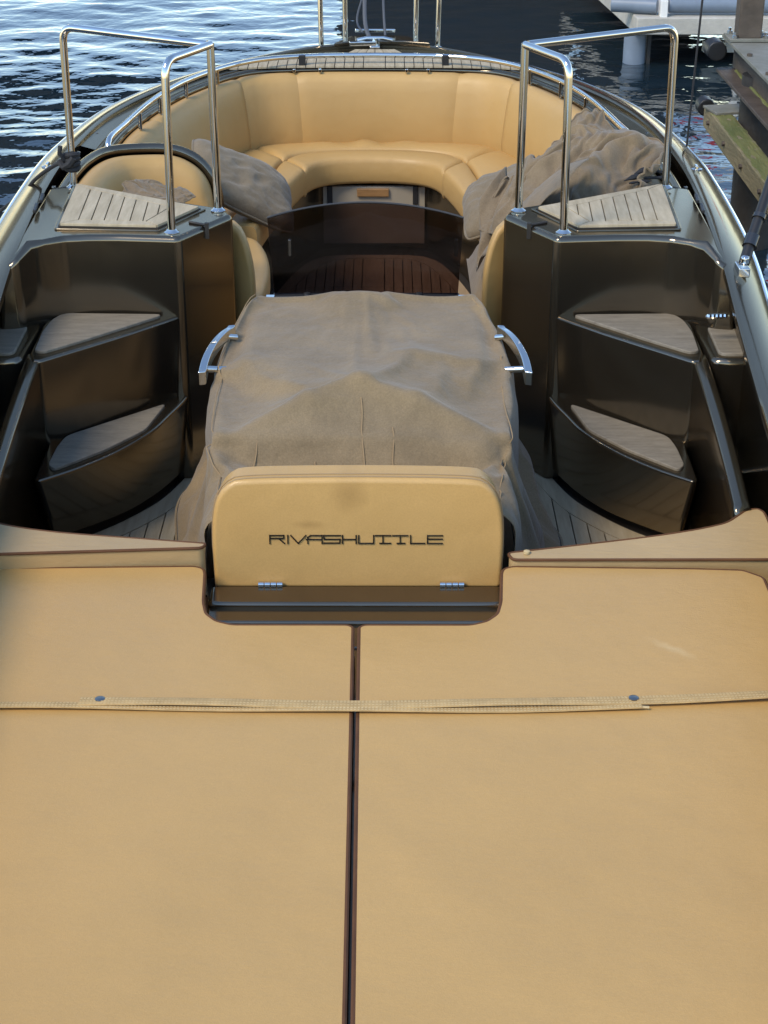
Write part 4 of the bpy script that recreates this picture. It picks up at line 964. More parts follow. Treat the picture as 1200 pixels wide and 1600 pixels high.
[-1750,10,81,-32,-43,66,-55,-53,-40,96,0,-29,-17,24,92,-52,15,-23,20,5,0,-1,2,-1,0,0,0,-1,0,0,0,-1,2,-2,2,-5,1,-14,13,0,5,-1,0,0,0,-1,0,1,1,0,0,0,0,0,0,-1,-6,-10,16,-20,35,-58,-25,-11,-3,0,18,0,32,78,-98,94,-130,61],
[18422,1,0,-3,-3,-3,8,5,7,-18,-1,3,2,-2,-6,17,-3,-5,0,1,-1,1,0,1,-1,0,1,-1,2,-2,0,0,0,-1,4,-4,3,-6,6,0,-2,1,-1,1,-2,1,-1,1,1,-1,0,1,-1,1,-1,1,-1,1,-2,-6,15,-3,-2,0,-1,0,2,-1,1,-21,10,11,-2,-1],
[1376,181,-94,24,14,-30,28,1,-16,16,1,6,6,16,-27,-169,30,64,-28,-27,3,0,2,-2,2,0,-3,5,5,-19,11,16,-23,24,-26,33,-45,66,-70,-1,23,-8,15,1,-14,24,-29,20,-11,3,2,0,1,-2,1,8,-35,-17,37,54,-187,-14,12,6,3,0,-1,0,4,55,-58,50,-50,-56],
[-1780,36,59,-37,-52,56,-10,-88,-27,100,-8,-28,-19,27,91,-43,2,-21,20,7,0,0,1,0,0,0,-1,-2,2,-1,1,-2,2,-1,2,-6,1,-13,15,-5,7,0,-1,0,0,-1,1,1,-1,1,1,0,-1,1,-1,-1,-7,-11,19,-21,39,-65,-20,-13,-3,-1,22,-7,24,95,-84,66,-134,82],
[18348,-6,9,-5,-2,1,-1,10,6,-19,1,2,2,-2,-5,15,-2,-5,0,0,1,0,0,1,-1,0,0,1,0,0,-1,0,0,0,1,-1,1,-4,5,0,-2,1,-1,1,-2,1,0,0,0,0,0,1,-1,1,-1,1,-1,1,-2,-5,14,-4,0,-2,0,0,2,0,0,-23,14,10,-5,3],
[1369,177,-94,28,15,-16,3,7,-10,13,4,5,5,17,-27,-158,5,78,-22,-35,4,3,-2,-2,6,-2,-8,18,-9,-18,16,12,-23,23,-19,30,-45,65,-63,-10,27,-6,11,7,-23,26,-19,-1,15,-15,8,-3,5,-6,3,7,-38,-14,38,54,-188,-15,12,7,2,0,1,-1,1,67,-64,37,-36,-59],
[-1809,65,27,-71,35,34,-118,11,-34,92,-12,-28,-20,27,94,-50,12,-23,14,10,0,1,1,0,-1,1,-2,-2,2,-1,1,0,0,0,0,-4,0,-11,15,-9,9,0,0,-1,-1,1,1,0,0,0,1,1,-1,-1,0,0,-11,-7,19,-23,42,-67,-20,-12,-5,0,25,-12,14,111,-63,24,-126,99],
[18274,-12,15,4,-18,27,-20,-4,16,-15,1,2,3,-3,-4,15,-5,-3,0,0,1,0,0,1,-1,0,0,1,0,-1,1,-1,0,0,1,-2,3,-5,5,-1,0,0,0,-1,-1,1,0,0,0,0,1,-1,1,-1,0,1,-1,1,-1,-7,15,-3,-2,0,-1,0,2,-1,1,-24,18,6,-5,6],
[1360,167,-81,37,-10,-24,35,2,-8,4,5,6,6,16,-29,-165,26,64,-15,-41,7,1,-8,6,7,-8,-7,24,-21,-11,20,1,-16,19,-12,27,-46,64,-54,-21,33,-6,9,11,-31,28,-13,-7,14,-2,-11,11,-6,7,-8,10,-43,-8,39,55,-192,-16,14,5,4,1,-1,0,0,74,-62,14,-18,-56],
[-1837,109,-58,-14,64,-55,-90,25,-15,76,-12,-29,-20,25,97,-51,13,-20,5,16,0,0,1,1,-1,-1,-2,1,1,-2,2,-1,0,1,-1,-3,-1,-8,12,-9,9,0,1,-3,-1,3,1,-1,1,-1,1,1,0,-2,1,-1,-17,4,14,-21,40,-68,-19,-12,-7,5,24,-16,7,115,-10,-73,-68,98],
[18199,-10,9,6,9,-21,7,-6,8,-8,0,2,3,-3,-4,16,-7,-2,0,0,1,0,1,-1,0,0,1,0,-1,0,1,-1,0,0,1,-2,2,-3,3,1,-1,0,-1,1,-2,1,0,0,0,0,1,-1,1,-1,0,1,0,-1,0,-6,13,-2,-2,0,-1,0,3,-2,0,-19,19,-9,6,6],
[1350,145,-30,5,-46,45,0,8,-3,-2,5,7,4,18,-29,-167,33,56,-7,-44,7,-5,-6,10,4,-20,29,-26,13,-16,19,-7,-7,12,-6,25,-47,63,-47,-28,38,-9,9,14,-37,28,-10,-1,0,11,-14,6,-2,8,-11,8,-47,3,34,55,-193,-16,14,6,4,0,-1,1,0,64,-16,-45,2,-42],
[-1861,104,-61,56,-17,-51,-78,12,25,49,-10,-26,-21,19,99,-43,9,-16,-5,21,0,1,0,1,0,-1,-2,0,0,1,0,-1,1,0,0,-5,1,-7,11,-11,11,-1,1,-3,-1,3,1,0,0,0,0,1,0,-1,0,0,-20,7,13,-19,38,-68,-20,-13,-7,12,21,-19,6,96,33,-127,-7,77],
[18125,-10,13,9,-12,-7,8,-1,-4,-2,0,2,3,-2,-4,12,-5,0,-1,1,0,0,0,1,-1,0,1,0,-1,0,0,1,-1,0,1,-2,2,-3,3,1,-1,-1,1,0,-2,0,2,-1,0,1,-1,0,1,-1,1,-1,1,-1,0,-6,14,-4,0,-2,0,1,2,-3,2,-3,-17,14,-1,11],
[1339,156,-38,-41,19,27,-5,5,5,-5,4,6,5,16,-26,-162,34,43,5,-41,-1,-12,-1,17,-14,-1,21,-29,16,-10,13,-8,-2,6,-2,24,-47,59,-38,-34,42,-13,9,18,-42,27,-4,-4,0,4,5,-13,7,6,-8,-1,-45,9,31,55,-196,-14,14,7,3,0,0,1,-1,38,46,-83,0,-19],
[-1881,93,2,-4,-21,-49,-69,15,27,42,-8,-22,-24,14,103,-38,5,-14,-8,20,3,-1,2,1,-1,-1,0,-2,1,1,-1,0,0,0,0,-4,-1,-4,9,-10,10,0,0,-4,0,5,-1,0,0,0,1,0,0,0,0,-2,-21,11,11,-18,36,-66,-22,-15,-4,18,16,-20,4,90,43,-94,-60,93],
[18051,-8,16,-3,-7,-5,8,-1,-4,-2,0,2,3,-1,-5,10,-3,0,0,0,-1,2,0,-1,0,1,-1,1,-1,0,0,1,-1,0,0,0,0,-1,2,1,-1,-1,1,-1,-1,1,0,1,-1,1,-1,0,1,-1,1,-1,1,0,-1,-6,13,-2,-2,-1,0,1,2,-2,-1,2,-22,24,-16,19],
[1326,171,-90,7,16,21,-7,5,5,-5,4,5,6,16,-26,-155,33,34,9,-31,-19,-12,20,-5,-11,19,-8,-13,13,-5,7,-7,2,2,-1,25,-50,58,-31,-38,46,-19,10,22,-46,21,9,-11,1,8,-10,9,-8,8,-1,-13,-40,13,27,58,-202,-12,15,8,3,-1,2,-1,1,30,58,-83,-2,-12],
[-1896,121,-23,-17,-19,-46,-65,17,28,38,-8,-17,-24,6,106,-34,3,-11,-10,17,3,3,0,2,-2,-1,1,-2,1,-1,1,-1,1,-1,1,-6,0,-2,8,-11,10,0,1,-5,1,3,0,1,0,-1,1,0,1,-1,0,-1,-23,13,10,-15,30,-61,-28,-15,3,22,9,-20,0,82,55,-67,-88,95],
[17977,-6,16,-9,-5,-3,9,-3,-3,-2,1,1,2,0,-5,10,-3,0,-1,2,-1,0,1,-1,0,1,-1,1,-1,0,0,1,-1,0,0,0,0,-1,2,0,1,-2,1,0,-3,2,0,1,-1,1,-1,0,1,-1,1,-1,1,0,-1,-5,11,-1,-2,-1,0,1,2,-3,1,1,-22,25,-18,22],
[1311,158,-79,17,14,16,-9,7,4,-3,2,5,6,16,-23,-154,33,28,11,-24,-40,17,2,-8,0,12,-10,-4,6,0,3,-6,3,0,1,24,-51,56,-26,-38,49,-24,5,30,-47,14,14,-10,-1,10,-12,7,-1,4,-1,-17,-38,17,22,60,-205,-10,16,9,2,0,1,1,0,21,69,-75,-10,-12],
[-1908,150,-65,-6,-21,-48,-58,17,28,33,-5,-12,-24,-4,111,-31,1,-10,-10,15,4,3,1,1,-2,0,0,-1,0,-1,1,0,0,0,0,-6,0,0,6,-9,6,3,0,1,-3,-5,7,0,-1,1,1,-1,1,0,0,-3,-23,17,7,-11,20,-54,-33,-17,18,19,1,-18,-3,66,71,-33,-115,94],
[17903,2,0,-2,-5,-1,7,-2,-3,-2,1,1,2,0,-4,8,-2,-1,1,1,-1,0,1,-1,0,1,-1,1,-1,0,0,1,-1,0,0,0,0,-1,1,2,0,-2,1,1,0,-7,6,-1,0,1,-1,0,0,1,-1,1,0,-1,1,-5,10,-2,-2,0,0,2,1,-3,-1,5,-22,20,-15,25],
[1294,135,-40,4,14,13,-8,7,3,-2,3,4,6,17,-23,-154,34,24,11,-20,-44,17,3,-9,6,2,-6,2,1,0,2,-4,2,0,1,25,-53,55,-23,-38,54,-29,4,11,9,-45,33,-6,-2,5,1,-6,5,2,1,-22,-35,22,15,58,-204,-5,15,10,1,0,2,0,1,12,71,-46,-33,-19],
[-1916,145,-53,-7,-31,-46,-55,17,26,31,-4,-7,-21,-15,114,-28,0,-9,-10,13,6,2,2,-1,0,0,-2,1,-1,0,0,1,-1,0,0,-5,-1,1,5,-8,4,4,1,0,-3,-3,5,0,0,1,0,0,1,-1,0,-4,-21,19,3,-3,3,-43,-42,-10,33,5,-1,-14,-9,53,68,19,-130,83],
[17829,0,2,-1,-6,-1,7,-2,-3,-2,1,0,3,0,-4,9,-4,0,1,1,-1,1,-1,0,0,1,-1,0,0,1,-1,0,1,-1,0,0,0,-1,1,1,1,-1,0,0,2,-7,4,0,0,1,-1,0,0,0,1,-1,1,0,-1,-1,5,0,-2,-1,2,1,0,-3,-1,7,-9,-10,3,27],
[1274,141,-52,6,20,13,-9,6,5,-2,2,4,8,15,-19,-161,40,19,12,-19,-43,16,-3,0,3,-4,2,0,1,-2,3,-4,2,0,1,26,-55,54,-21,-36,57,-30,1,10,9,-41,19,4,-3,2,2,1,1,1,2,-24,-34,27,9,51,-197,-2,16,10,-1,2,1,0,2,5,44,33,-82,-29],
[-1920,112,-8,-3,-43,-51,-52,14,26,28,-1,-5,-14,-27,116,-25,-1,-8,-10,12,7,1,1,1,0,-2,0,-1,1,0,-1,1,0,-1,1,-7,0,2,5,-7,4,0,2,1,-3,-1,3,0,1,1,0,-1,1,0,-1,-5,-18,21,-1,4,-26,-14,-67,34,7,4,-1,-11,-12,39,70,39,-101,49],
[17754,5,-8,4,-6,-1,6,-1,-2,-3,1,0,2,1,-4,9,-4,0,1,0,1,0,-1,0,0,1,-1,0,0,1,-1,0,1,-1,0,0,-1,1,0,1,1,0,-2,1,2,-7,4,0,0,0,0,0,0,0,0,1,0,0,-1,2,0,2,-2,-1,2,0,0,-1,-3,6,-4,-16,10,24],
[1252,168,-91,3,34,15,-8,5,5,-1,1,5,7,17,-17,-168,47,12,14,-18,-42,13,-2,3,-4,6,-8,4,0,0,2,-4,2,0,1,28,-59,54,-19,-33,48,-2,-27,16,9,-39,16,0,0,1,4,1,1,1,4,-29,-28,34,-3,39,-187,7,18,2,3,1,1,1,1,1,35,64,-97,-45],
[-1922,126,-65,56,-48,-63,-49,11,25,27,-1,0,-10,-34,114,-21,-4,-5,-9,11,7,0,1,1,0,-2,0,0,0,0,0,0,0,0,0,-7,-1,5,3,-3,-4,6,1,-1,-1,-1,2,1,0,2,-1,0,1,-1,-1,-6,-15,14,4,-6,29,-118,22,8,2,5,-2,-7,-16,26,74,47,-37,-34],
[17680,9,-14,3,-3,-1,6,-1,-3,-1,0,0,1,2,-3,7,-3,0,1,0,1,-1,1,-1,1,-1,0,0,1,-1,0,0,0,1,-1,0,-1,1,0,1,2,-1,-2,1,2,-6,3,-1,0,1,-1,1,0,-1,2,-1,1,1,3,0,-1,-7,3,2,0,0,1,-1,-3,4,-1,-16,22,1],
[1229,155,-38,-58,52,20,-8,5,4,-1,3,2,8,16,-14,-171,51,8,12,-15,-39,6,3,-1,2,-3,0,0,1,0,0,0,0,0,1,29,-61,51,-14,-28,51,-16,-16,10,9,-37,13,-2,-1,2,3,6,1,-1,3,-32,-21,20,54,-64,-107,-15,15,6,3,2,0,0,2,-1,26,68,-60,-91],
[-1923,133,-95,81,-42,-86,5,-49,44,23,3,1,1,-44,109,-14,-8,-2,-7,9,7,-1,1,1,-1,0,0,-1,1,-1,0,1,-1,0,0,-7,-1,7,1,-1,-7,8,-1,1,-1,-1,1,1,1,0,1,0,0,-1,1,-12,-5,15,-18,21,7,-108,27,3,3,6,-5,-22,22,-8,73,55,-12,-34],
[17606,10,-18,7,-4,2,0,1,-1,-2,0,0,0,3,-3,7,-3,0,1,0,0,1,0,-1,1,-1,0,0,1,-1,0,0,0,0,0,1,-2,0,2,0,2,-1,-1,0,2,-5,2,-2,1,0,0,1,-1,0,1,1,0,9,-2,-11,5,-6,5,0,1,1,-1,-1,-1,1,2,-12,10,14],
[1203,149,-20,-67,46,26,-1,-10,10,1,0,3,6,17,-12,-172,56,3,9,-15,-32,0,2,0,1,0,0,0,0,0,0,0,0,0,2,29,-63,46,-8,-18,44,-23,-2,1,7,-32,8,-5,0,2,3,15,-11,4,0,-35,-8,46,-49,42,-146,-10,15,6,2,2,0,2,-1,-1,19,60,-23,-107],
[-1924,136,-118,100,-30,-80,-18,-42,33,45,-9,-8,5,-38,105,-9,-16,2,2,6,4,-1,0,-1,1,1,-1,0,0,0,-1,1,0,-1,1,-9,1,7,0,1,-7,2,4,0,1,-2,1,-1,2,0,1,0,1,-1,0,-17,14,-23,17,10,6,-99,26,-15,20,1,-16,-15,21,4,66,38,16,-21],
[17532,9,-16,4,-1,1,0,0,0,-1,-1,-1,1,2,-1,6,-2,0,-2,1,2,0,0,-1,0,1,-1,0,1,-1,0,0,0,0,0,1,-3,2,1,0,2,1,-2,-2,3,-4,0,-1,1,-1,1,1,-2,1,1,1,5,6,-9,-7,4,-2,3,-1,2,1,-2,-1,0,0,3,-1,-10,26],
[1175,142,-6,-65,34,31,0,-11,10,-2,3,2,7,15,-12,-167,62,-4,-2,-15,-17,-8,0,0,2,1,0,0,0,0,0,0,0,0,3,30,-65,40,-4,-6,31,-4,-14,-8,11,-27,1,-4,1,2,1,3,19,-20,7,-42,33,-39,19,35,-154,-10,15,6,2,2,0,1,-1,0,18,32,26,-113],
[-1926,137,-136,112,-14,-83,-16,-51,23,36,21,-6,-52,57,25,24,-11,-2,-20,24,4,-4,1,0,0,0,1,0,-1,1,-2,1,0,0,0,-9,2,7,0,-1,-4,0,3,1,2,-1,-2,2,0,1,0,0,0,2,-2,-11,-19,15,12,4,5,-87,17,-24,31,-7,-30,12,12,12,60,24,27,6],
[17458,8,-13,0,1,0,1,0,1,-1,-3,0,11,-16,2,12,-1,1,-9,5,2,0,-1,1,0,-1,0,1,-1,0,0,0,0,0,0,1,-3,2,1,0,3,-1,0,0,-2,-2,0,0,1,-1,-1,0,-1,1,2,3,10,-7,-6,-5,5,-1,4,-5,4,0,-1,-2,1,0,4,-1,-10,26],
[1146,133,8,-59,17,39,1,-10,6,2,-2,3,5,14,2,-167,32,7,26,-33,-25,13,-18,4,4,0,-5,1,0,1,1,0,0,1,3,30,-65,35,-1,5,18,1,-10,-2,-8,-17,-6,4,1,-2,-1,-1,-3,30,-27,-20,-21,17,19,33,-167,-10,16,7,2,2,2,-1,0,-1,20,17,36,-87],
[-1930,137,-148,109,13,-73,-37,-46,11,28,16,7,3,-49,132,-41,3,3,-3,-22,33,-7,1,-1,0,0,1,0,0,0,-1,0,0,0,1,-10,3,6,0,0,-3,-2,1,3,2,-1,-1,-1,0,1,3,1,0,0,-2,-27,11,4,9,-3,15,-73,-2,-26,36,-19,-25,24,6,21,55,30,-16,67],
[17384,7,-11,-2,3,-2,2,0,0,1,-1,1,-1,8,-22,11,9,0,0,-16,16,-2,0,0,0,-1,0,1,-2,1,0,1,-1,0,0,1,-4,3,1,2,0,0,0,-1,-2,0,0,-1,3,1,-8,1,0,1,4,10,-4,-2,-3,-9,6,2,1,-5,6,-3,1,-1,-1,1,4,1,-4,11],
[1117,123,19,-41,-13,49,4,-8,3,3,1,0,6,14,-27,-101,-4,-6,1,39,-66,15,-17,4,-3,6,7,-16,8,0,0,1,-2,4,2,30,-65,31,4,7,8,7,-4,-5,-25,-1,-5,-7,-2,-2,20,-2,0,4,-13,-42,15,4,18,49,-185,-11,17,8,3,0,5,-2,-1,2,20,25,-15,-14],
[-1935,136,-156,115,14,-57,-45,-31,-24,32,29,0,-2,-46,175,-76,-2,-4,13,-39,41,-5,2,-1,0,1,0,-1,2,-2,1,-1,1,-1,0,-8,2,7,-1,0,-2,-1,2,-2,-5,8,0,-6,6,1,1,1,0,-1,0,-29,15,3,9,-9,1,-11,-64,-4,29,-28,-13,28,2,28,51,20,10,39],
[17310,5,-6,-6,3,-1,2,0,0,1,-1,0,1,9,8,-26,4,-4,16,-21,16,-1,3,-1,-1,1,-1,0,0,-1,1,1,-1,0,-1,3,-6,4,2,0,1,1,-1,0,1,-3,-5,10,-5,-2,0,-2,1,-2,-2,18,-6,-1,-5,-7,8,1,-4,0,4,-2,1,-2,1,0,4,1,0,5],
[1093,112,29,-35,-16,43,9,-3,-6,8,0,2,5,14,-65,-66,4,6,-20,44,-58,11,-21,2,8,-3,-12,19,-17,1,5,2,-2,4,2,30,-66,31,4,6,8,3,-8,8,-53,18,10,-28,13,1,3,6,0,5,4,-57,17,4,19,54,-204,7,8,9,2,3,4,-4,1,3,20,17,12,-51],
[-1944,136,-161,114,19,-48,-40,-31,-36,18,30,13,-7,-31,160,-61,-11,1,-5,-25,31,5,-4,2,1,-1,2,0,-2,0,1,-1,1,-1,1,-9,3,6,-1,0,0,-1,-6,8,-12,11,-4,4,2,-6,5,1,1,0,-3,-25,15,3,9,-12,15,-37,-49,0,16,-35,9,22,0,37,42,15,8,57],
[17235,5,-5,-7,3,-2,3,0,0,0,1,-1,2,6,9,-15,-5,1,-2,-9,13,5,-4,3,-1,1,0,-1,-1,0,1,0,0,0,-1,3,-6,5,0,2,0,0,2,-3,4,-6,2,-1,-2,2,-1,-3,0,-2,2,14,-5,-2,-5,-6,9,-2,-2,0,4,-1,-1,-1,1,0,4,1,0,6],
[1067,103,36,-28,-19,38,11,1,-7,4,5,1,6,15,-54,-113,35,-1,9,21,-34,-30,21,-23,6,6,-6,-12,25,-28,7,10,-3,2,4,26,-63,29,5,6,6,-3,18,-31,-40,30,-14,7,14,-28,10,12,3,8,-16,-40,15,7,22,49,-200,-3,13,7,3,5,1,-3,1,5,19,14,5,-34],
[-1957,139,-167,113,22,-46,-27,-33,-42,4,23,24,-6,-13,136,-51,-2,-9,-4,-23,20,13,-1,-3,2,1,1,1,-1,-3,0,2,-1,1,-1,-6,1,6,-1,1,-1,-1,-6,5,-8,10,-2,2,1,1,-10,10,1,-1,-4,-19,13,4,6,-11,18,-47,-43,11,-13,-23,25,12,0,49,28,22,16,20],
[17161,3,-2,-8,3,-2,2,2,-2,1,2,-1,0,5,11,-14,-2,-3,-2,-8,8,8,0,-3,3,-1,1,-1,1,-3,0,2,0,0,-1,3,-5,3,2,0,2,0,1,-3,4,-6,2,-2,0,0,1,-3,-2,-2,7,9,-5,-2,-5,-4,7,-2,0,1,0,1,-1,-1,1,0,4,2,6,-7],
[1041,96,44,-26,-20,35,10,5,-6,1,5,3,6,17,-42,-128,7,28,6,21,-20,-38,3,13,-12,-12,14,-12,-6,28,-37,19,5,-1,3,24,-61,28,5,5,3,6,13,-54,-15,28,-12,6,8,-3,-28,29,6,7,-31,-23,15,8,25,41,-195,-7,13,7,3,6,-3,0,1,8,15,19,22,-81],
[-1974,143,-169,110,23,-51,-13,-32,-34,-22,18,23,3,15,102,-40,-1,-2,-11,-19,10,13,5,-2,0,0,3,-1,1,-1,-6,3,2,0,-1,-6,3,4,-1,1,0,-2,-2,-11,10,5,-1,1,1,-3,-11,14,1,0,-13,-3,8,4,3,-8,14,-51,-33,0,-18,-9,29,5,2,70,-4,46,-45,83],
[17087,0,2,-8,1,-1,2,2,0,-2,2,1,1,0,14,-15,1,-2,-4,-8,4,8,3,-1,-1,2,-1,1,-1,1,-2,-3,4,-1,1,2,-5,4,0,2,0,1,1,1,-4,-2,1,0,-1,0,2,-5,-1,-1,11,1,-4,-1,-5,-1,5,-3,1,0,2,0,-1,-1,1,3,-1,8,6,-18],
[1016,94,47,-25,-20,36,5,7,-1,-5,5,6,6,16,-32,-137,-2,18,21,19,-9,-23,-27,11,7,-4,-20,18,-20,7,28,-43,25,0,3,21,-58,26,6,3,3,6,7,-69,17,16,-5,6,8,-15,-26,34,9,-2,-40,-2,14,7,31,26,-189,-8,13,7,4,4,-4,1,0,21,-3,45,-42,-11],
[-1995,150,-172,106,22,-62,12,-35,-32,-32,9,16,29,6,84,-26,0,0,-6,-18,-1,9,10,1,-2,2,2,0,0,-1,-1,-7,6,1,0,-7,4,3,1,-1,-1,-6,7,-17,16,1,1,-1,1,-6,-10,16,1,0,-17,7,5,3,-3,3,5,-56,-25,-8,-19,8,25,0,11,47,45,-37,14,78],
[17013,-3,5,-8,2,0,-3,5,1,-3,2,1,1,1,12,-14,1,-1,-3,-6,-2,6,6,0,-1,2,0,-1,1,-1,1,-1,-6,6,0,2,-5,4,0,2,0,5,-7,5,-5,-1,0,1,-1,1,2,-7,0,1,11,-3,-3,-1,-4,0,3,-2,1,1,1,-1,-1,1,0,5,-1,14,-8,-16],
[991,95,48,-25,-19,40,-4,9,2,-7,4,5,7,16,-22,-148,-1,3,24,26,-1,-13,-23,-14,20,-14,-1,-14,17,-19,14,26,-44,21,5,18,-52,22,4,3,3,21,-43,-37,29,6,1,6,6,-26,-19,42,-3,-3,-40,11,11,11,40,-7,-172,-8,13,6,7,-2,0,-1,1,13,33,-27,8,9],
[-2019,157,-172,99,22,-73,27,-24,-37,-35,-3,16,16,54,30,-3,0,1,-1,-11,-13,14,-11,18,-2,0,3,0,0,-1,0,-3,-4,5,0,-4,4,1,1,-1,-1,-3,-11,8,8,0,1,-1,0,-10,-7,15,3,0,-15,9,3,3,-1,-4,5,-59,-21,-14,-13,23,12,0,25,30,18,-6,52,16],
[16939,-6,7,-6,1,2,-6,5,2,-1,-1,2,2,1,9,-12,0,0,0,-5,-5,8,-7,10,0,0,1,-1,1,-1,1,0,-1,-7,7,2,-4,3,1,0,2,3,-3,-1,-3,0,0,0,1,0,2,-2,-5,-1,12,-3,-2,-2,-1,-3,3,-1,1,1,2,-3,0,1,1,4,11,1,-20,0],
[967,95,51,-25,-18,42,-10,8,5,-4,-2,6,7,9,-3,-162,1,0,11,28,13,-17,10,-36,6,3,-19,5,-8,12,-11,23,9,-44,29,16,-44,15,3,3,9,9,-70,12,17,3,5,6,-1,-33,-9,27,9,4,-41,13,11,13,18,18,-183,-9,14,9,4,-3,0,0,3,9,11,-3,50,-41],
[-2044,161,-165,84,28,-84,34,-7,-41,-31,-22,13,17,74,-7,19,1,1,0,-4,-13,7,-5,-8,16,3,1,0,0,0,-1,-2,-11,13,0,-5,4,1,0,-1,-6,5,-18,16,5,1,0,-1,0,-21,14,-2,7,2,-13,9,4,0,0,-4,0,-60,-21,-17,1,26,3,6,39,19,16,-46,58,59],
[16865,-7,5,-3,1,4,-7,2,5,-1,-3,2,4,2,5,-10,0,-1,1,-1,-6,7,-5,-6,12,0,1,-1,1,-1,0,1,0,-6,3,5,-5,3,1,1,5,-7,5,-6,1,-1,0,0,1,2,-2,0,-2,-4,12,-5,-1,-1,-1,-2,1,0,1,2,0,-2,0,1,4,5,10,-11,9,-39],
[944,90,59,-22,-22,43,-9,3,7,0,-7,6,7,3,12,-169,-1,0,3,19,25,-14,5,10,-29,-6,-14,2,2,-2,5,8,27,-47,11,22,-32,6,1,6,22,-43,-37,26,9,4,7,0,-2,-43,21,-6,19,9,-38,16,12,12,9,22,-188,-5,14,10,2,-2,1,0,6,10,10,-21,32,32],
[-2070,164,-153,62,35,-60,-31,49,-39,-34,-33,3,20,52,33,5,1,0,1,-2,-3,-6,-2,-2,-8,16,4,1,-1,0,-1,-1,-4,-5,9,0,1,-1,1,-1,-3,-14,8,8,2,3,1,-1,-1,-25,15,2,3,3,-10,9,3,1,-1,-3,-8,-60,-23,-14,20,15,0,23,37,17,-42,48,-41,110],
[16790,-7,3,-1,1,4,-1,-9,9,1,-3,1,3,6,0,-9,1,-1,1,-1,1,-2,-2,-1,-6,11,3,-2,1,-1,1,-1,2,0,-10,9,-1,1,1,2,3,-4,-1,-2,0,1,-1,0,0,3,-1,-1,-1,-3,9,-5,-1,0,0,-4,1,2,0,3,-2,-1,0,2,7,7,-6,11,-13,-31],
[923,82,69,-18,-24,36,7,-15,13,2,-6,2,8,11,-3,-163,-1,0,0,16,9,11,0,3,10,-23,-24,-3,3,2,4,2,17,10,-49,30,-14,-4,3,11,6,-67,10,19,2,7,5,3,-10,-44,21,5,7,11,-28,17,14,8,0,23,-189,-3,17,10,0,0,0,2,11,12,-21,26,-21,76],
[-2090,165,-137,37,38,-42,-57,54,-14,-38,-33,-16,20,48,42,6,1,0,0,-1,-2,-4,-1,-1,-5,-6,14,5,-1,0,-1,-3,3,-13,12,1,-1,2,-2,-5,2,-15,15,1,3,3,0,0,1,-26,13,2,2,4,-5,6,3,0,1,-1,-21,-59,-22,-1,24,5,5,37,32,-36,41,-16,-46,133],
[16716,-8,3,0,1,4,-1,-7,4,5,-2,-2,3,7,0,-9,1,-1,1,-1,0,0,0,-1,-3,-5,11,0,1,0,0,0,-1,3,-3,-8,9,1,1,6,-9,3,-2,-1,0,1,0,0,-3,5,-2,1,-1,-2,5,-4,0,0,0,-3,-1,3,1,2,-3,0,0,4,11,-6,11,-7,-8,-26],
[909,74,76,-11,-26,29,12,-11,4,6,-2,-3,9,14,-5,-167,1,0,0,13,6,9,2,2,7,8,-21,-29,6,4,3,9,-8,32,-28,-23,20,-10,2,23,-50,-26,25,4,4,5,1,1,11,-60,22,4,6,11,-17,16,15,1,-1,15,-185,1,20,7,-1,2,1,5,16,-16,20,-10,-13,87],
[-2108,167,-109,-14,51,-21,-75,34,28,-40,-30,-33,10,46,50,10,-1,1,0,-1,-2,-2,-1,-1,0,-3,-7,8,8,-2,-1,0,-3,2,-10,11,5,-4,-6,7,-20,14,1,1,2,3,2,-4,4,-15,-9,15,1,-1,4,2,3,0,2,-1,-34,-57,-17,14,18,0,17,46,-19,28,6,-49,-17,140],
[16642,-9,5,-4,5,2,1,-2,-7,9,1,-5,4,6,1,-8,-1,0,1,-1,0,0,0,1,-1,0,-9,8,3,1,1,-1,1,-1,1,-8,7,0,5,-3,-1,-2,1,-1,0,0,2,-1,-2,4,-1,-1,0,0,0,-1,0,0,-1,-1,-2,3,3,-2,-2,1,2,8,-1,8,2,-14,1,-26],
[896,70,72,4,-25,15,18,-3,-9,11,1,-5,10,16,-4,-174,3,0,0,12,6,4,3,1,2,7,9,-11,-40,20,1,-2,13,-7,24,-49,15,-5,14,-16,-49,20,5,3,4,4,12,-25,18,-36,-8,23,2,0,8,7,11,0,0,2,-177,6,20,5,1,1,1,15,-9,14,3,-20,-2,89],
[-2123,169,-85,-43,23,25,-72,-18,57,-13,-38,-31,-17,44,57,17,-2,1,-1,0,-2,-1,-1,0,-2,-3,8,-6,-6,12,-3,-1,0,-1,-1,-8,11,19,-24,-7,7,3,0,2,1,2,-5,9,-13,1,3,-9,10,1,1,4,1,2,0,-1,-47,-53,-5,23,6,4,31,17,15,14,-34,-42,18,134],
[16568,-12,11,-7,4,2,3,-2,-6,3,5,-1,-4,9,4,-11,0,0,0,0,1,-1,0,1,0,-2,2,-1,-8,10,1,1,0,0,0,11,-6,-15,5,0,3,0,1,-1,0,3,-2,-2,4,-1,-3,2,0,0,-1,1,-2,1,-1,0,-3,4,1,-2,0,0,4,5,6,7,-14,-2,-3,-20],
[886,76,51,19,-8,-13,27,2,-11,5,6,1,2,22,-3,-176,0,0,1,11,5,4,2,1,2,11,-22,17,10,-49,25,4,1,4,1,21,-37,-24,15,-48,13,6,2,6,3,15,-31,30,-40,3,9,-13,21,-1,3,10,9,0,0,-11,-165,10,18,3,2,1,5,5,8,9,-19,-8,3,86],
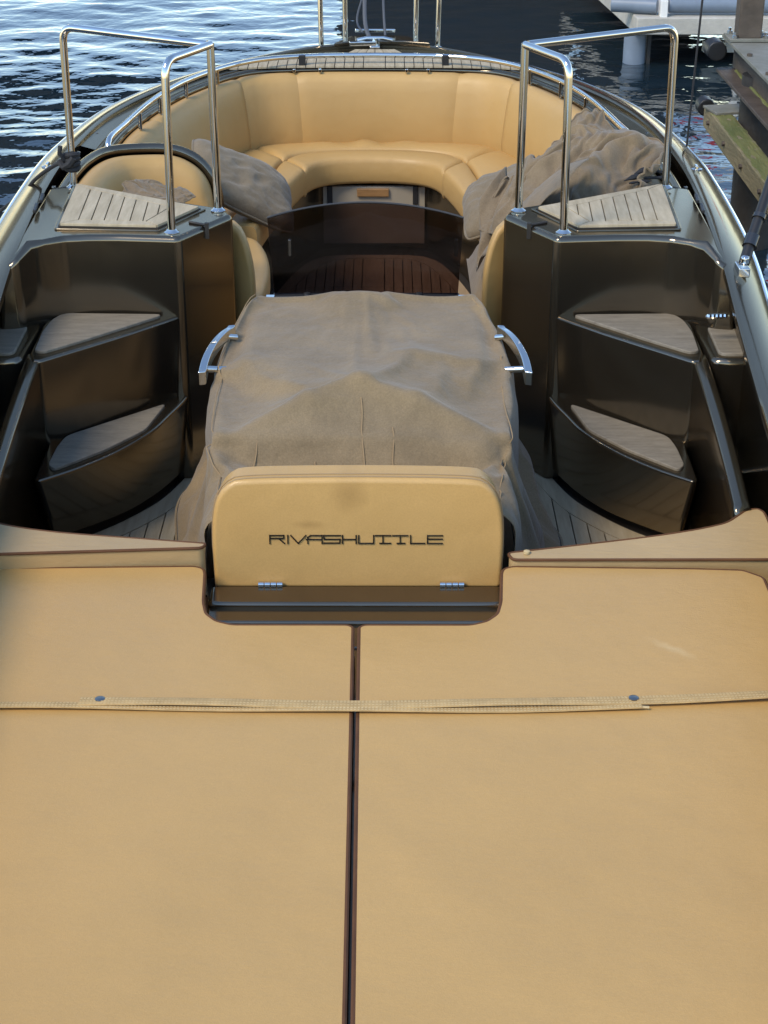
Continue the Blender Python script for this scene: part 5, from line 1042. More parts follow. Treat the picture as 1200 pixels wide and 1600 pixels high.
[-2135,171,-70,-57,29,-10,-32,-41,35,33,-35,-30,-35,26,65,26,-1,-1,1,-2,0,-2,0,0,-1,-1,-1,-9,15,-3,-2,-3,-2,0,2,-2,7,20,-24,-9,12,0,1,-4,4,1,-7,7,3,-20,12,-1,3,1,3,3,2,1,-1,-4,-59,-45,13,22,-8,21,28,16,19,-20,-44,-14,32,129],
[16494,-14,14,-8,7,-5,7,-2,0,-8,9,2,-6,7,5,-9,-1,0,0,0,0,1,-1,1,0,-1,0,3,-11,7,5,0,4,-1,-2,-3,7,-10,0,-1,4,0,3,-5,3,1,-1,1,-1,0,-1,0,1,0,-1,0,-1,0,0,1,-3,5,-2,-2,1,1,5,6,11,-12,-5,0,-4,-17],
[877,89,22,33,-13,6,11,3,-1,-8,10,5,2,21,2,-176,-6,0,1,12,5,3,2,1,1,1,6,14,-46,17,6,6,4,1,-3,3,-13,-29,-29,-10,27,0,6,-12,11,6,-28,19,5,-39,20,1,7,3,4,7,10,0,-2,-20,-153,13,13,4,3,1,6,6,13,-13,-13,0,4,80],
[-2142,151,-21,-66,-11,-18,21,-50,-14,56,-3,-39,-27,-17,76,35,1,-1,1,-1,-1,0,-2,0,-2,0,-8,9,-4,7,-9,-2,6,3,0,-4,4,17,-20,-7,11,-2,0,2,-6,5,0,-1,-14,11,1,-1,1,4,2,4,1,-1,0,-10,-68,-30,36,-14,14,27,24,21,-9,-45,-17,0,45,115],
[16420,-1,-14,11,-1,3,-1,4,-3,-4,2,6,-1,-3,10,-10,0,0,0,0,1,0,0,0,0,0,3,-6,5,-11,15,1,-4,-3,2,-8,-2,12,8,-12,1,1,1,1,-6,5,5,-8,0,0,1,0,1,0,-2,1,-2,1,1,1,-3,4,-3,-1,1,3,7,10,-4,-11,1,0,-6,-12],
[871,132,-62,64,5,5,-6,12,0,-6,3,10,6,14,7,-163,-26,5,2,11,5,6,2,2,0,0,15,-18,9,-36,35,3,-9,-10,-8,11,6,-33,-13,-25,32,-6,-1,13,-23,12,9,-16,-25,15,5,-1,3,6,6,6,10,0,0,-35,-139,13,11,7,0,3,8,12,-5,-17,-1,0,9,72],
[-2142,180,-113,32,-63,16,-9,-14,-43,28,41,-30,-32,-32,62,46,4,0,0,1,-1,-1,-4,0,0,-1,2,-15,9,11,-8,4,2,0,-1,-6,2,12,-7,-2,2,-2,0,-2,5,-2,-12,3,2,2,0,0,2,2,4,2,2,0,-2,-18,-78,22,-16,14,20,28,25,0,-46,-22,-4,23,39,104],
[16346,13,-31,1,14,-1,2,2,-1,0,-7,8,2,-4,8,-8,-1,0,1,0,2,0,1,0,-1,0,-4,8,-2,-7,6,-4,4,2,6,1,-24,15,1,-17,15,2,-1,0,6,-3,-5,-1,1,0,1,1,-1,0,0,-1,0,0,1,1,0,-1,-1,-1,2,6,12,-1,-14,3,1,-6,-3,-8],
[869,99,31,-22,35,-5,4,3,4,1,-9,13,9,11,11,-156,-32,3,2,11,7,5,11,-2,-2,-3,-4,25,-13,-30,20,-17,-5,-6,-4,2,24,-22,-5,15,-18,-4,-5,-1,25,-24,-27,9,0,3,2,0,2,5,6,7,10,1,0,-48,-126,10,14,5,3,7,12,0,-18,-2,0,2,13,63],
[-2135,188,-120,0,-20,-7,-1,-4,-15,-40,51,18,-44,-37,38,57,9,-1,1,0,0,1,-1,-2,-4,-4,-5,3,1,13,-3,-1,1,-1,-1,1,0,1,-2,1,0,1,0,-2,6,-4,-8,-2,1,0,2,0,2,3,2,4,1,0,0,-30,-53,-13,19,9,30,30,5,-46,-22,-5,7,30,36,93],
[16271,15,-33,0,13,2,2,0,3,-6,1,-3,8,-3,6,-9,1,-1,1,2,1,1,1,-1,0,-2,1,-5,2,2,13,-6,1,0,1,-5,7,-10,-14,0,0,6,6,1,2,4,2,-7,-2,1,1,1,0,-1,-1,0,1,-1,1,2,-1,0,-3,0,6,12,2,-15,3,1,-3,-4,-3,-5],
[870,84,44,1,9,3,1,1,4,1,0,-3,16,13,9,-147,-37,1,2,11,9,3,3,3,2,4,7,-7,3,-31,-27,16,-1,-2,-1,14,-15,8,8,0,0,-4,-6,-3,6,-17,-19,-4,0,1,3,2,4,5,0,10,10,4,-3,-58,-117,11,14,6,7,14,4,-19,-3,1,0,5,16,50],
[-2125,187,-167,48,-9,-10,-9,-2,-4,-18,-36,68,-18,-34,-16,79,14,-1,0,0,0,1,-2,-1,-5,-5,4,3,2,10,-9,1,0,0,0,-3,3,0,1,-1,1,-2,0,1,-1,6,-6,-1,-2,-4,-1,0,3,4,5,-1,3,0,3,-45,-51,17,2,26,37,9,-47,-22,-4,2,20,24,35,87],
[16197,13,-19,-12,7,5,4,1,1,2,-8,0,5,4,-3,-4,0,1,-1,2,2,1,1,1,-1,-1,-5,-1,4,-1,13,-1,-2,-1,1,6,-9,-3,-4,-8,-1,-3,2,2,3,13,-2,-3,0,-2,1,0,1,-1,0,-1,0,1,0,4,-2,-4,0,3,13,6,-17,2,2,-1,-4,-4,-1,-2],
[873,79,65,-17,7,4,3,1,1,4,1,-4,12,19,6,-137,-44,0,3,11,9,4,5,2,3,5,-9,-10,-13,1,-20,3,1,-1,0,-7,12,1,-2,7,2,2,0,1,-2,-18,-10,1,-11,-7,0,1,3,8,10,-7,17,6,-6,-63,-112,10,17,8,17,6,-18,-1,-1,1,2,6,18,35],
[-2113,183,-145,-35,54,1,-13,-4,-3,-5,-16,-38,73,-39,-34,72,22,-1,-1,0,-2,-2,1,-1,1,2,1,0,-1,1,4,-5,1,-1,1,0,0,0,0,0,1,-1,0,-1,0,3,-2,1,1,-4,-3,-4,-1,3,5,7,-2,2,3,-66,-14,1,13,46,15,-49,-21,-4,3,11,20,17,41,80],
[16123,10,-11,-11,3,-2,7,1,2,0,3,-8,-2,10,-1,-6,1,0,1,0,2,3,2,-1,-3,-3,2,8,3,-14,18,-2,-2,-2,-1,-5,-1,2,-1,-7,-3,-2,0,1,-5,16,-13,7,2,4,1,-2,-2,-1,2,0,-1,1,0,7,-7,-2,0,13,10,-18,3,2,-2,-3,-3,-2,-1,0],
[878,72,68,5,-12,0,5,2,1,2,3,3,-1,26,7,-128,-51,-2,4,12,11,8,3,-1,-5,-11,-12,-10,-1,12,-15,-2,1,-1,1,7,1,-2,-5,5,4,2,0,0,7,-19,11,-10,-7,-9,-9,-6,-2,2,9,19,-7,21,-19,-62,-107,11,17,19,12,-18,0,0,1,1,3,5,23,15],
[-2097,179,-132,-41,3,31,6,3,-7,-3,-6,-12,-41,70,-69,62,31,-2,0,-5,-3,0,6,3,1,-2,-1,0,0,1,-1,1,-1,0,0,0,-1,1,-1,2,-1,0,0,0,-1,2,0,-1,2,-1,-1,-2,-3,-2,-1,5,6,5,-4,-68,-7,1,45,30,-53,-23,-1,4,10,12,13,16,64,39],
[16049,8,-8,-10,1,7,-3,-3,5,1,1,2,-8,0,9,-9,4,0,-2,2,2,2,-1,2,2,3,4,-1,-8,4,7,-3,-2,-4,-2,-1,0,2,3,-10,-3,-2,1,0,1,5,-7,-5,4,5,6,3,-2,-2,-5,3,1,1,1,8,-9,-2,7,18,-20,4,2,-3,-3,-3,0,-3,8,-13],
[886,66,69,8,-1,-4,-3,0,3,1,2,6,7,12,16,-119,-59,-3,0,25,9,1,-7,-8,-11,-8,-6,2,8,-4,-7,3,-1,0,4,1,0,-1,-10,9,2,3,-1,2,0,-10,6,3,-4,-3,-8,-10,-9,-5,-6,8,25,17,-32,-57,-102,10,24,23,-20,1,2,2,0,1,3,5,53,-53],
[-2077,175,-128,-22,-22,8,15,7,7,1,-2,-3,-6,-47,47,-11,58,-6,1,-11,4,7,1,1,-1,-2,1,-1,0,1,-1,1,-1,0,-1,1,0,0,-1,1,0,0,0,-1,1,0,1,0,0,-1,0,0,0,-1,0,-4,0,16,-14,-64,-5,22,54,-54,-26,1,12,8,3,7,15,28,55,23],
[15975,5,-4,-4,-9,4,6,1,-2,-1,0,2,2,-9,8,-11,9,-1,1,0,0,3,6,5,1,-3,-4,-2,1,3,2,1,-4,-2,-3,0,1,1,2,-6,-4,-2,0,2,3,-4,1,-3,-4,0,3,5,4,1,-2,-3,-1,3,7,6,-11,1,21,-18,7,-1,-6,-2,-1,0,-2,-1,8,-14],
[898,61,70,7,1,1,-2,-2,-1,0,2,5,10,19,9,-103,-71,-6,5,30,-5,-17,-6,-5,0,-2,1,4,-2,0,-3,-1,-1,1,2,1,0,-1,-8,4,5,1,0,0,-3,1,-3,2,3,1,0,-3,-11,-10,-7,-9,8,39,-44,-49,-94,10,35,-14,1,1,3,0,2,0,4,10,55,-81],
[-2057,169,-124,-5,-27,-6,6,5,5,5,4,2,3,1,-39,12,69,-2,-14,4,3,1,1,0,0,-1,-1,-1,1,0,1,-1,0,0,-1,1,0,-1,1,-1,1,0,0,-1,1,0,0,1,-1,1,-2,1,-1,2,2,-3,-4,18,-26,-58,-1,67,-45,-35,16,22,6,0,5,-24,-5,73,47,5],
[15901,1,1,-1,-8,-2,2,3,2,0,1,0,-3,-3,0,-14,25,-11,7,-3,12,-1,1,0,-2,-2,-1,-1,1,2,1,0,-1,-2,-2,0,-1,2,-1,-2,-4,-1,0,3,1,-2,-3,-1,0,-1,-1,0,-4,6,3,1,-5,2,19,2,-13,14,-9,9,-9,-5,4,2,5,-23,0,8,11,-18],
[911,55,74,3,4,1,0,-1,0,0,0,4,7,19,16,-88,-80,-20,20,2,-22,8,1,2,0,-1,0,-1,-1,0,-1,0,-1,0,0,1,1,-2,-3,0,3,1,0,0,-1,-2,2,-2,2,1,2,1,3,-11,-5,-13,-2,28,-48,-43,-86,23,1,4,1,3,3,1,3,-5,-2,25,53,-102],
[-2040,165,-122,4,-20,-11,-7,6,2,1,1,3,2,3,9,-30,67,7,-9,-1,1,1,1,0,-1,0,-2,1,-1,1,-1,2,-2,1,0,-1,0,1,-1,1,-1,1,-1,1,-1,1,0,0,0,-1,1,0,0,1,0,0,-4,-2,12,-77,36,-9,-40,34,24,-4,-5,-12,-15,-22,23,76,41,-16],
[15826,-1,3,0,-3,-4,-3,2,2,-1,2,1,1,-2,-11,-8,15,11,-3,4,-2,4,2,0,0,-3,-2,-1,1,0,2,1,-1,-2,0,-2,-1,1,-3,0,-2,0,0,1,0,0,-3,0,-1,-6,6,-2,-2,0,-3,7,1,2,8,15,-8,-2,7,-12,12,-1,-2,-14,-5,-11,6,10,8,-17],
[924,52,76,-1,5,3,-1,0,0,0,2,3,8,17,8,-90,-49,-39,13,-7,6,-3,0,0,0,-2,1,-1,0,-1,1,0,-1,0,-2,3,0,0,-3,1,0,0,1,1,0,-3,1,-1,0,10,-9,2,0,-1,10,-18,-13,3,-6,-60,-81,3,12,6,7,1,0,-3,0,0,0,28,51,-114],
[-2027,166,-126,11,-16,-9,-6,-1,1,-1,1,0,-1,-10,-43,104,2,-1,-2,-2,2,2,2,0,0,-2,-1,0,0,0,1,-1,1,0,-1,0,0,0,1,-1,0,1,-1,0,0,0,1,-1,1,0,-2,1,1,1,2,-7,-6,-6,9,-9,-81,62,-5,29,-28,-9,-19,54,-24,-56,25,90,33,-36],
[15752,-4,7,0,-3,0,-2,0,0,0,-1,0,-2,-9,22,8,-24,14,-13,-7,3,18,0,0,-1,-2,-2,0,-1,0,1,3,0,-1,-2,-1,0,-1,-2,-1,1,-1,3,-1,0,-1,-2,-1,-1,3,-11,3,-1,0,6,19,6,5,-19,-47,64,-17,-1,10,-3,3,6,-28,8,-20,9,11,10,-19],
[937,53,74,-3,4,3,0,0,0,0,1,4,8,18,10,-154,2,-13,2,5,-1,-9,1,0,1,-2,-1,-1,1,-1,1,1,0,-1,-1,-1,0,-1,-1,0,-1,1,0,0,0,0,0,1,-1,-6,19,-6,-1,0,-10,-22,-7,-2,10,10,-152,6,13,15,-8,0,2,13,-9,0,-2,34,44,-119],
[-2016,168,-129,15,-19,-8,-3,-1,-1,-2,-1,-14,-23,10,36,38,3,0,-3,-2,6,2,-1,2,0,-3,1,-1,0,-1,1,1,-1,1,-1,0,-1,1,0,1,-2,1,0,0,0,1,-1,-1,0,1,0,0,1,1,0,-4,-3,-19,12,-28,14,-11,-2,-5,-5,-3,-18,50,25,-60,-42,126,23,-56],
[15678,-6,9,0,-2,-1,-1,0,0,-1,0,-5,6,-4,3,15,-2,-13,15,-33,12,17,5,-2,-4,-2,-1,-3,-1,0,0,0,0,-1,0,-1,-2,0,-1,3,2,-2,0,0,-1,-1,-1,-10,2,1,0,0,-2,1,10,12,9,11,-15,-70,71,-12,0,8,2,1,6,-23,-12,7,-16,24,8,-16],
[950,58,68,-6,7,1,0,0,-1,1,1,5,6,19,10,-141,-44,31,-34,36,-6,-9,-1,2,1,0,-2,0,0,0,0,3,1,-1,-1,-1,-2,0,-1,-3,-2,4,1,1,-2,1,0,8,-1,-1,-1,0,1,0,-15,-12,-6,-17,8,67,-197,1,13,6,1,3,1,10,15,-21,4,36,34,-118],
[-2005,171,-134,22,-25,-7,-3,-3,-2,8,-38,7,9,35,-39,57,12,-12,9,2,0,1,0,2,0,-2,1,-2,1,-1,1,0,0,0,-1,0,1,-1,1,0,0,-1,1,0,-1,1,0,0,0,-1,1,-1,-2,3,1,-2,-7,-29,29,-72,43,2,-8,1,-1,-1,1,27,35,-44,-77,128,21,-73],
[15604,-9,13,0,-3,-1,-1,0,-1,2,-4,0,0,19,-32,24,5,3,-7,-2,-10,-2,22,-2,-4,-4,-3,-3,-1,-1,1,2,0,1,-9,14,-11,-4,7,-2,4,-2,1,0,-2,0,-2,-2,-3,-1,-2,-1,-10,9,12,9,11,21,-30,-47,77,-22,-18,0,2,0,0,-6,-14,14,-19,25,6,-10],
[970,64,60,-10,10,1,0,0,-1,-1,4,4,8,11,17,-125,-51,-27,22,6,17,2,-13,4,1,0,1,1,-1,-1,2,0,0,-1,7,-17,9,1,-9,3,-1,2,1,0,-1,0,2,1,3,1,0,0,8,-6,-17,-7,-11,-21,19,85,-220,0,11,7,3,1,4,10,25,-26,-1,34,28,-114],
[-1998,171,-132,25,-31,-6,-5,0,10,-37,10,4,25,-8,-40,65,17,-13,13,-1,-1,4,0,1,0,0,-1,-1,0,0,1,-1,1,0,-1,-1,1,0,1,-1,1,-1,0,1,-1,0,1,0,-1,1,-1,-1,3,-10,6,2,-20,17,-20,-106,128,12,-98,39,7,2,6,10,45,-14,-109,140,-14,-69],
[15530,-11,16,-1,-4,0,0,-1,3,-7,2,1,16,-10,-27,26,10,2,-7,-1,2,0,2,1,-3,-3,-5,-1,-2,0,0,3,2,-3,-6,14,-13,-4,8,-1,2,0,1,-1,-1,0,-2,-1,-2,-2,-1,-9,7,-20,42,-13,38,-43,18,-7,0,8,-12,2,-2,-1,-1,-1,-17,14,-18,35,-17,7],
[989,68,52,-12,12,2,0,-1,-2,4,3,2,4,20,13,-115,-66,-24,30,-7,1,11,6,1,1,1,2,0,0,0,-1,0,-2,3,4,-18,10,4,-10,1,2,0,0,1,-2,1,1,1,1,2,0,6,-5,16,-39,9,-25,57,-74,89,-193,10,-7,7,3,3,4,4,32,-12,-17,49,-17,-90],
[-1995,168,-120,20,-37,-3,-1,-1,-4,-8,-1,0,-12,-21,65,2,11,8,1,-2,-1,1,3,1,0,1,0,-1,1,-1,0,0,1,-2,0,1,0,0,0,0,0,0,0,0,0,0,1,-1,0,1,0,-1,-3,-8,12,-6,-27,16,3,-50,60,-37,-11,-35,44,7,8,-5,27,49,-79,-36,117,-84],
[15456,-13,18,0,-5,0,0,1,-1,0,1,0,0,12,-41,28,17,-7,-2,-3,2,2,3,2,0,-3,-10,-1,0,-1,1,0,4,-9,12,-8,-2,-4,4,1,2,0,2,-1,-1,-1,0,-1,-1,-1,-1,-5,-15,-9,33,14,5,-17,1,3,-1,0,-2,-2,0,-2,-1,1,-5,-9,20,-3,-25,24],
[1007,71,42,-11,17,0,-1,1,0,2,3,2,9,15,6,-104,-87,18,33,-39,0,1,11,2,1,5,11,-1,0,-1,-1,1,-6,11,-16,5,2,2,-5,0,0,0,0,0,0,0,-1,1,1,1,1,3,9,10,-28,-21,80,-99,3,110,-222,-7,10,7,4,3,4,1,12,50,-59,-4,72,-125],
[-1995,163,-92,-11,-31,0,-3,-5,-4,-5,-1,-15,-11,22,88,-39,-7,-4,21,2,-7,3,3,1,1,-11,12,-1,1,-1,1,-1,-1,1,-1,1,0,-1,1,0,-1,1,0,-1,1,0,-1,1,0,1,-4,-7,8,1,0,-27,25,-18,9,-18,-16,39,-68,1,15,21,6,6,18,50,-58,-77,133,-74],
[15382,-13,18,-2,-3,1,-1,0,0,0,1,3,5,-7,-14,36,-33,3,13,1,-3,2,4,1,1,0,-7,-3,0,-2,0,1,-3,6,-6,0,-2,1,-2,3,0,2,1,-1,-1,0,0,-2,-1,-1,-10,0,-3,-1,3,31,-14,-1,1,8,-6,-2,-1,-2,2,-3,0,-2,-2,-10,17,4,-29,25],
[1023,73,25,6,14,-1,1,0,2,1,2,3,6,17,-20,-98,18,-101,69,-21,-27,6,10,5,7,-33,31,8,2,0,-1,-1,4,-11,6,-1,0,0,0,0,-1,0,-1,-1,2,-1,-1,2,0,1,16,17,-51,17,12,41,-31,-71,11,94,-217,13,1,6,2,4,4,3,10,47,-49,-7,62,-116],
[-1997,151,-61,-63,31,-28,-17,-1,-8,7,12,-33,6,45,84,-99,4,32,6,0,-5,-2,5,2,-15,10,4,2,1,-1,0,0,0,-1,1,-1,1,-1,0,1,-1,1,-1,0,1,-1,0,1,0,-10,2,-1,8,-4,1,-10,13,-18,11,-2,-25,-18,24,-57,10,24,20,6,15,48,-38,-107,142,-65],
[15307,-10,11,9,-17,8,0,0,4,-4,-5,11,-3,-1,23,-40,0,10,11,2,-3,-1,5,2,1,-4,-1,-3,-1,0,-1,-1,-1,0,-1,-1,-1,1,-1,2,-1,2,-1,1,-1,0,0,-2,0,-12,1,-1,6,-14,16,12,-9,5,-1,13,-6,-9,4,-7,2,2,-3,0,-4,-8,14,9,-31,23],
[1037,83,-5,37,-11,12,4,-1,2,-1,1,4,7,9,-53,-26,-2,-89,26,15,-38,-6,17,9,-36,15,13,10,5,1,0,0,0,-2,-1,1,0,2,0,-2,1,-1,0,0,0,0,-1,1,0,32,-1,0,-13,-29,38,13,-47,-40,17,63,-190,1,18,1,1,2,5,3,8,43,-35,-12,50,-100],
[-1989,121,-16,-98,60,-69,20,-3,1,-1,1,1,31,-36,85,-35,-44,48,2,0,-7,5,-3,-10,4,6,3,2,1,0,0,-1,0,0,0,0,1,-1,0,0,0,0,0,0,0,0,0,0,-1,0,-4,-2,-3,-12,18,4,1,-15,13,-4,-16,-36,21,-29,-15,3,36,18,8,45,-13,-136,144,-57],
[15233,1,-13,28,-27,28,-20,2,0,0,1,-2,24,-34,38,-37,-8,19,5,2,-1,3,-1,5,-2,-3,-2,-1,0,0,-1,-1,-2,0,-2,1,0,-1,1,-1,1,-1,0,1,0,-1,1,-3,-2,-3,-3,-2,-1,1,5,4,2,3,10,-5,3,-10,3,-4,-1,1,0,-3,0,-9,9,16,-33,24],
[1051,106,-54,65,-20,21,0,1,0,1,2,1,-3,23,-29,-89,38,-46,-27,4,-25,17,-9,-20,8,10,9,8,5,2,1,0,-1,0,-1,1,1,2,0,-1,0,-1,0,1,0,2,-1,1,5,9,8,5,5,17,-29,-23,-2,-39,45,-27,-127,-2,15,3,2,0,3,6,5,35,-13,-19,32,-80],
[-1975,92,16,-115,57,-4,19,-51,-1,-2,-8,36,-65,107,-33,15,-31,35,1,-1,-2,-6,-7,4,5,3,1,2,0,1,1,-2,1,0,-1,1,-1,1,0,-1,1,0,-1,1,-1,1,-1,0,0,-1,-6,-8,5,-1,7,5,1,-3,-4,-18,38,-60,-7,-12,-8,-5,10,42,12,24,26,-161,135,-41],
[15159,4,-20,36,-19,-1,17,-19,-2,0,-3,20,-10,8,-11,-11,-6,20,-2,5,1,3,4,-3,-3,-1,-1,-2,1,-1,1,-1,-2,-2,0,0,0,1,-1,-1,0,-1,0,1,0,0,-1,-1,-3,-2,-3,-1,-2,1,5,4,2,7,2,9,-15,1,-4,0,0,-1,1,-3,-1,-3,-1,23,-33,23],
[1063,119,-78,75,-9,1,-9,19,2,0,1,-4,10,-10,25,-122,38,-52,8,-24,-10,-13,-9,5,9,6,4,9,4,1,2,-1,1,-1,1,1,2,1,-1,0,-1,1,-1,2,1,1,2,0,4,8,13,11,-5,2,-14,-16,-9,-16,-9,-24,-80,-18,12,4,2,1,-1,9,4,16,30,-41,15,-62],
[-1960,66,41,-104,83,-31,-18,-13,-9,-2,-1,-54,87,-17,46,-12,-17,23,-2,0,-3,-10,-1,11,-2,-1,5,2,-1,2,-1,0,0,0,0,0,0,1,-1,0,0,0,1,-1,0,0,-1,1,-1,-1,-9,4,0,-10,12,4,2,-6,-5,6,16,-47,-29,7,-12,-2,-11,44,22,23,35,-169,98,26],
[15085,3,-18,33,-10,-1,-4,-2,-4,0,0,20,-20,10,-11,-7,-3,18,-5,7,3,3,2,-7,2,-1,-4,0,0,1,0,-1,-2,-1,-1,-1,1,1,-1,0,-2,-1,1,0,0,1,-1,-1,-3,-3,-3,3,-2,-3,6,3,4,10,2,-5,-5,0,-3,0,0,-1,1,-3,-1,-3,1,23,-20,-7],
[1072,128,-87,74,-37,26,7,5,2,1,1,-5,5,21,-11,-109,27,-47,18,-31,-11,-18,-1,20,-6,-1,14,7,2,0,1,1,0,3,0,2,-1,1,0,-1,0,0,0,3,1,2,0,2,3,8,17,-7,3,13,-21,-8,-15,-28,-7,11,-103,-15,10,4,2,1,0,2,8,15,41,-49,-9,-37],
[-1942,43,59,-88,81,-37,-17,-41,18,-12,-25,5,43,24,25,-18,7,-11,8,0,3,-11,-1,-4,11,2,1,2,-1,0,1,-1,0,1,-1,1,-1,1,-1,1,0,0,0,-1,1,-1,0,0,0,-2,-2,-2,-8,1,13,-4,4,1,-21,17,28,-55,-28,-4,-6,-6,-7,37,21,30,37,-165,95,4],
[15011,1,-14,31,-12,0,-1,-6,-2,1,11,-4,-2,-3,-4,-6,9,-8,18,1,-12,14,0,1,-7,-1,-2,0,0,2,0,-1,-2,-2,0,1,-1,1,0,-3,0,-1,0,1,0,0,0,-2,-1,-2,-1,0,-4,-1,13,-9,14,-9,18,-9,-7,3,-3,-1,1,-1,0,-1,-2,-3,2,20,-18,-2],
[1080,136,-88,65,-49,37,7,9,-1,3,-1,3,4,8,-5,-102,-21,31,-52,-3,15,-31,-1,-6,19,3,11,2,1,-1,0,-1,9,-1,7,-11,4,0,0,4,-8,5,-3,2,6,-1,2,1,4,4,9,4,10,1,-32,15,-31,16,-54,24,-94,-21,9,5,2,0,1,1,6,17,47,-57,-7,-49],
[-1919,19,74,-66,74,-39,-25,-51,10,0,1,4,42,1,42,-21,-9,2,4,4,0,-20,13,1,4,1,0,1,0,-1,1,0,-2,1,1,0,0,0,0,0,0,1,-1,-1,1,-1,1,0,-1,0,-3,0,-4,-8,15,-4,3,-1,3,-33,76,-69,-31,-7,-9,-2,-5,33,19,34,35,-154,54,50],
[14937,-4,-4,25,-14,4,-3,-5,3,0,1,0,0,-3,-3,-2,-2,26,-8,-21,6,21,-10,0,-2,-2,0,0,0,0,1,0,-2,-2,1,0,0,1,-2,-2,0,-1,1,-2,1,0,0,0,-1,-1,0,-1,-1,-6,19,-16,5,12,-7,12,-22,10,-2,0,-1,0,1,-2,-2,-3,3,16,-6,-14],
[1085,145,-83,47,-57,44,13,5,3,0,2,1,0,14,-13,-116,30,-61,7,25,-9,-42,16,2,9,7,3,3,1,-2,-1,2,22,-31,15,0,-2,0,1,1,5,-11,16,-25,18,-1,1,2,4,5,5,3,7,12,-45,27,-8,-34,20,-58,-45,-33,9,5,2,1,0,2,4,20,46,-61,-10,-38],
[-1889,-6,67,-2,45,-38,-38,-17,-23,5,1,4,18,71,-19,-6,-3,-7,13,1,-3,-8,10,-12,11,1,0,0,0,0,0,-4,1,3,0,1,0,-1,1,-1,0,1,0,-2,-2,4,-1,0,1,-3,0,-1,-16,19,-1,0,0,-3,0,3,-6,-7,-17,-43,-1,0,2,28,12,41,30,-132,7,75],
[14862,-10,17,-1,-5,6,-3,0,-4,2,0,0,3,1,-15,1,25,7,-30,2,-8,24,-9,3,-1,-1,-1,0,-1,1,0,8,-17,7,0,0,1,-1,-1,0,-2,1,-4,8,-13,6,-1,2,0,0,-1,0,-1,7,-3,-2,-2,-6,19,-3,-8,-3,0,3,1,0,-2,0,-1,-3,1,16,-2,-15],
[1089,150,-57,2,-54,50,19,4,0,2,0,1,7,-17,21,-107,-42,-11,31,-2,11,-42,34,-38,27,1,10,1,-10,4,2,24,-43,23,-2,1,0,0,1,0,0,5,-10,19,-34,18,1,1,1,14,-1,6,25,-53,16,5,1,7,-45,14,-129,9,10,2,2,2,-1,3,3,22,42,-64,-2,-37],
[-1855,-7,89,-64,61,10,-71,-6,-2,-13,-8,10,-5,73,36,-64,25,0,-2,-2,3,1,1,0,-6,-1,6,1,0,-1,-9,7,2,0,1,0,0,0,0,-1,1,0,-4,3,-1,2,0,-1,-4,4,0,0,-15,15,0,1,-1,1,-7,-10,57,-65,-42,-6,1,2,13,8,10,50,20,-146,68,6],
[14788,-12,34,-36,23,-9,4,0,0,-1,-2,2,-3,8,-13,48,-49,-1,-2,10,-1,1,2,1,10,-19,8,0,-1,0,16,-24,3,2,2,1,-1,0,0,0,-2,-1,10,-18,2,1,1,1,9,-13,7,-1,-2,9,-3,-1,-2,-1,-10,29,-27,2,6,1,-2,1,-2,1,0,-5,3,23,-18,-3],
[1090,155,-83,36,-31,-10,43,2,0,0,1,2,6,-5,-19,-125,17,21,4,-39,13,2,8,1,22,-50,25,0,1,-1,33,-46,7,8,2,0,0,2,-1,1,-1,0,20,-34,3,3,1,3,27,-33,16,3,33,-54,13,3,4,2,15,-67,-66,-25,9,9,1,2,1,1,3,27,29,-46,-10,-40],
[-1817,-11,96,-79,46,38,-78,-1,1,0,-7,-13,-9,61,84,-90,25,0,1,0,0,0,0,-7,5,1,1,0,0,0,-11,4,6,1,0,0,0,1,-1,0,0,0,-4,2,2,-1,1,0,-10,8,2,-4,-1,6,-2,1,1,0,-1,0,30,-75,-19,-8,9,13,10,-26,14,65,12,-141,75,-9],
[14714,-16,41,-43,24,-6,5,-1,0,0,0,-2,-3,9,33,-47,0,0,2,1,4,2,3,11,-20,5,2,-1,0,0,15,-29,8,2,2,0,1,-1,1,0,-2,-1,10,-20,3,-1,1,0,17,-20,10,7,-23,20,-2,-1,-1,-1,1,0,-10,5,3,0,-1,0,3,-6,2,-3,2,22,-17,1],
[1090,156,-92,43,-11,-33,46,0,0,0,1,2,5,5,-92,21,-64,6,4,-1,5,2,3,18,-43,10,7,0,-1,1,33,-57,18,6,4,-1,1,-1,1,1,-2,0,19,-36,7,0,0,1,41,-45,20,14,-42,22,0,1,-1,0,1,7,-126,-19,15,7,3,3,2,-2,1,34,14,-32,-13,-37],
[-1775,-20,107,-81,13,-5,34,-44,12,3,4,-3,-34,53,76,-62,10,0,1,-1,1,-1,0,-1,-1,1,2,-1,0,-1,-9,0,9,1,0,0,1,-1,0,1,-1,0,-2,0,2,0,2,-9,-5,11,0,1,0,1,-1,1,-1,2,-2,-6,50,-97,-11,10,10,5,-10,-20,64,-43,0,24,-74,75],
[14640,-22,49,-43,14,59,-99,52,-8,-2,-1,2,0,6,33,-47,4,0,2,1,3,2,4,0,-12,14,-8,0,2,-9,22,-33,20,-10,8,-4,4,-4,5,-2,1,-8,12,-17,5,-4,3,-11,27,-21,12,-1,0,-3,3,-2,-1,-2,0,8,-20,13,1,-2,3,1,-3,-3,48,-92,102,-97,57,-19],
[1088,151,-93,49,-1,-15,-3,19,-1,0,0,1,8,6,-58,-28,-27,-7,-2,2,1,3,6,-3,-27,26,-10,0,4,-14,44,-63,39,-14,13,-8,7,-6,5,-1,0,-9,23,-32,11,-5,4,-21,61,-47,26,-4,0,-15,4,0,-1,-3,-6,-17,-70,-36,17,7,4,3,-1,0,29,-13,0,6,-14,-38],
]
cover()

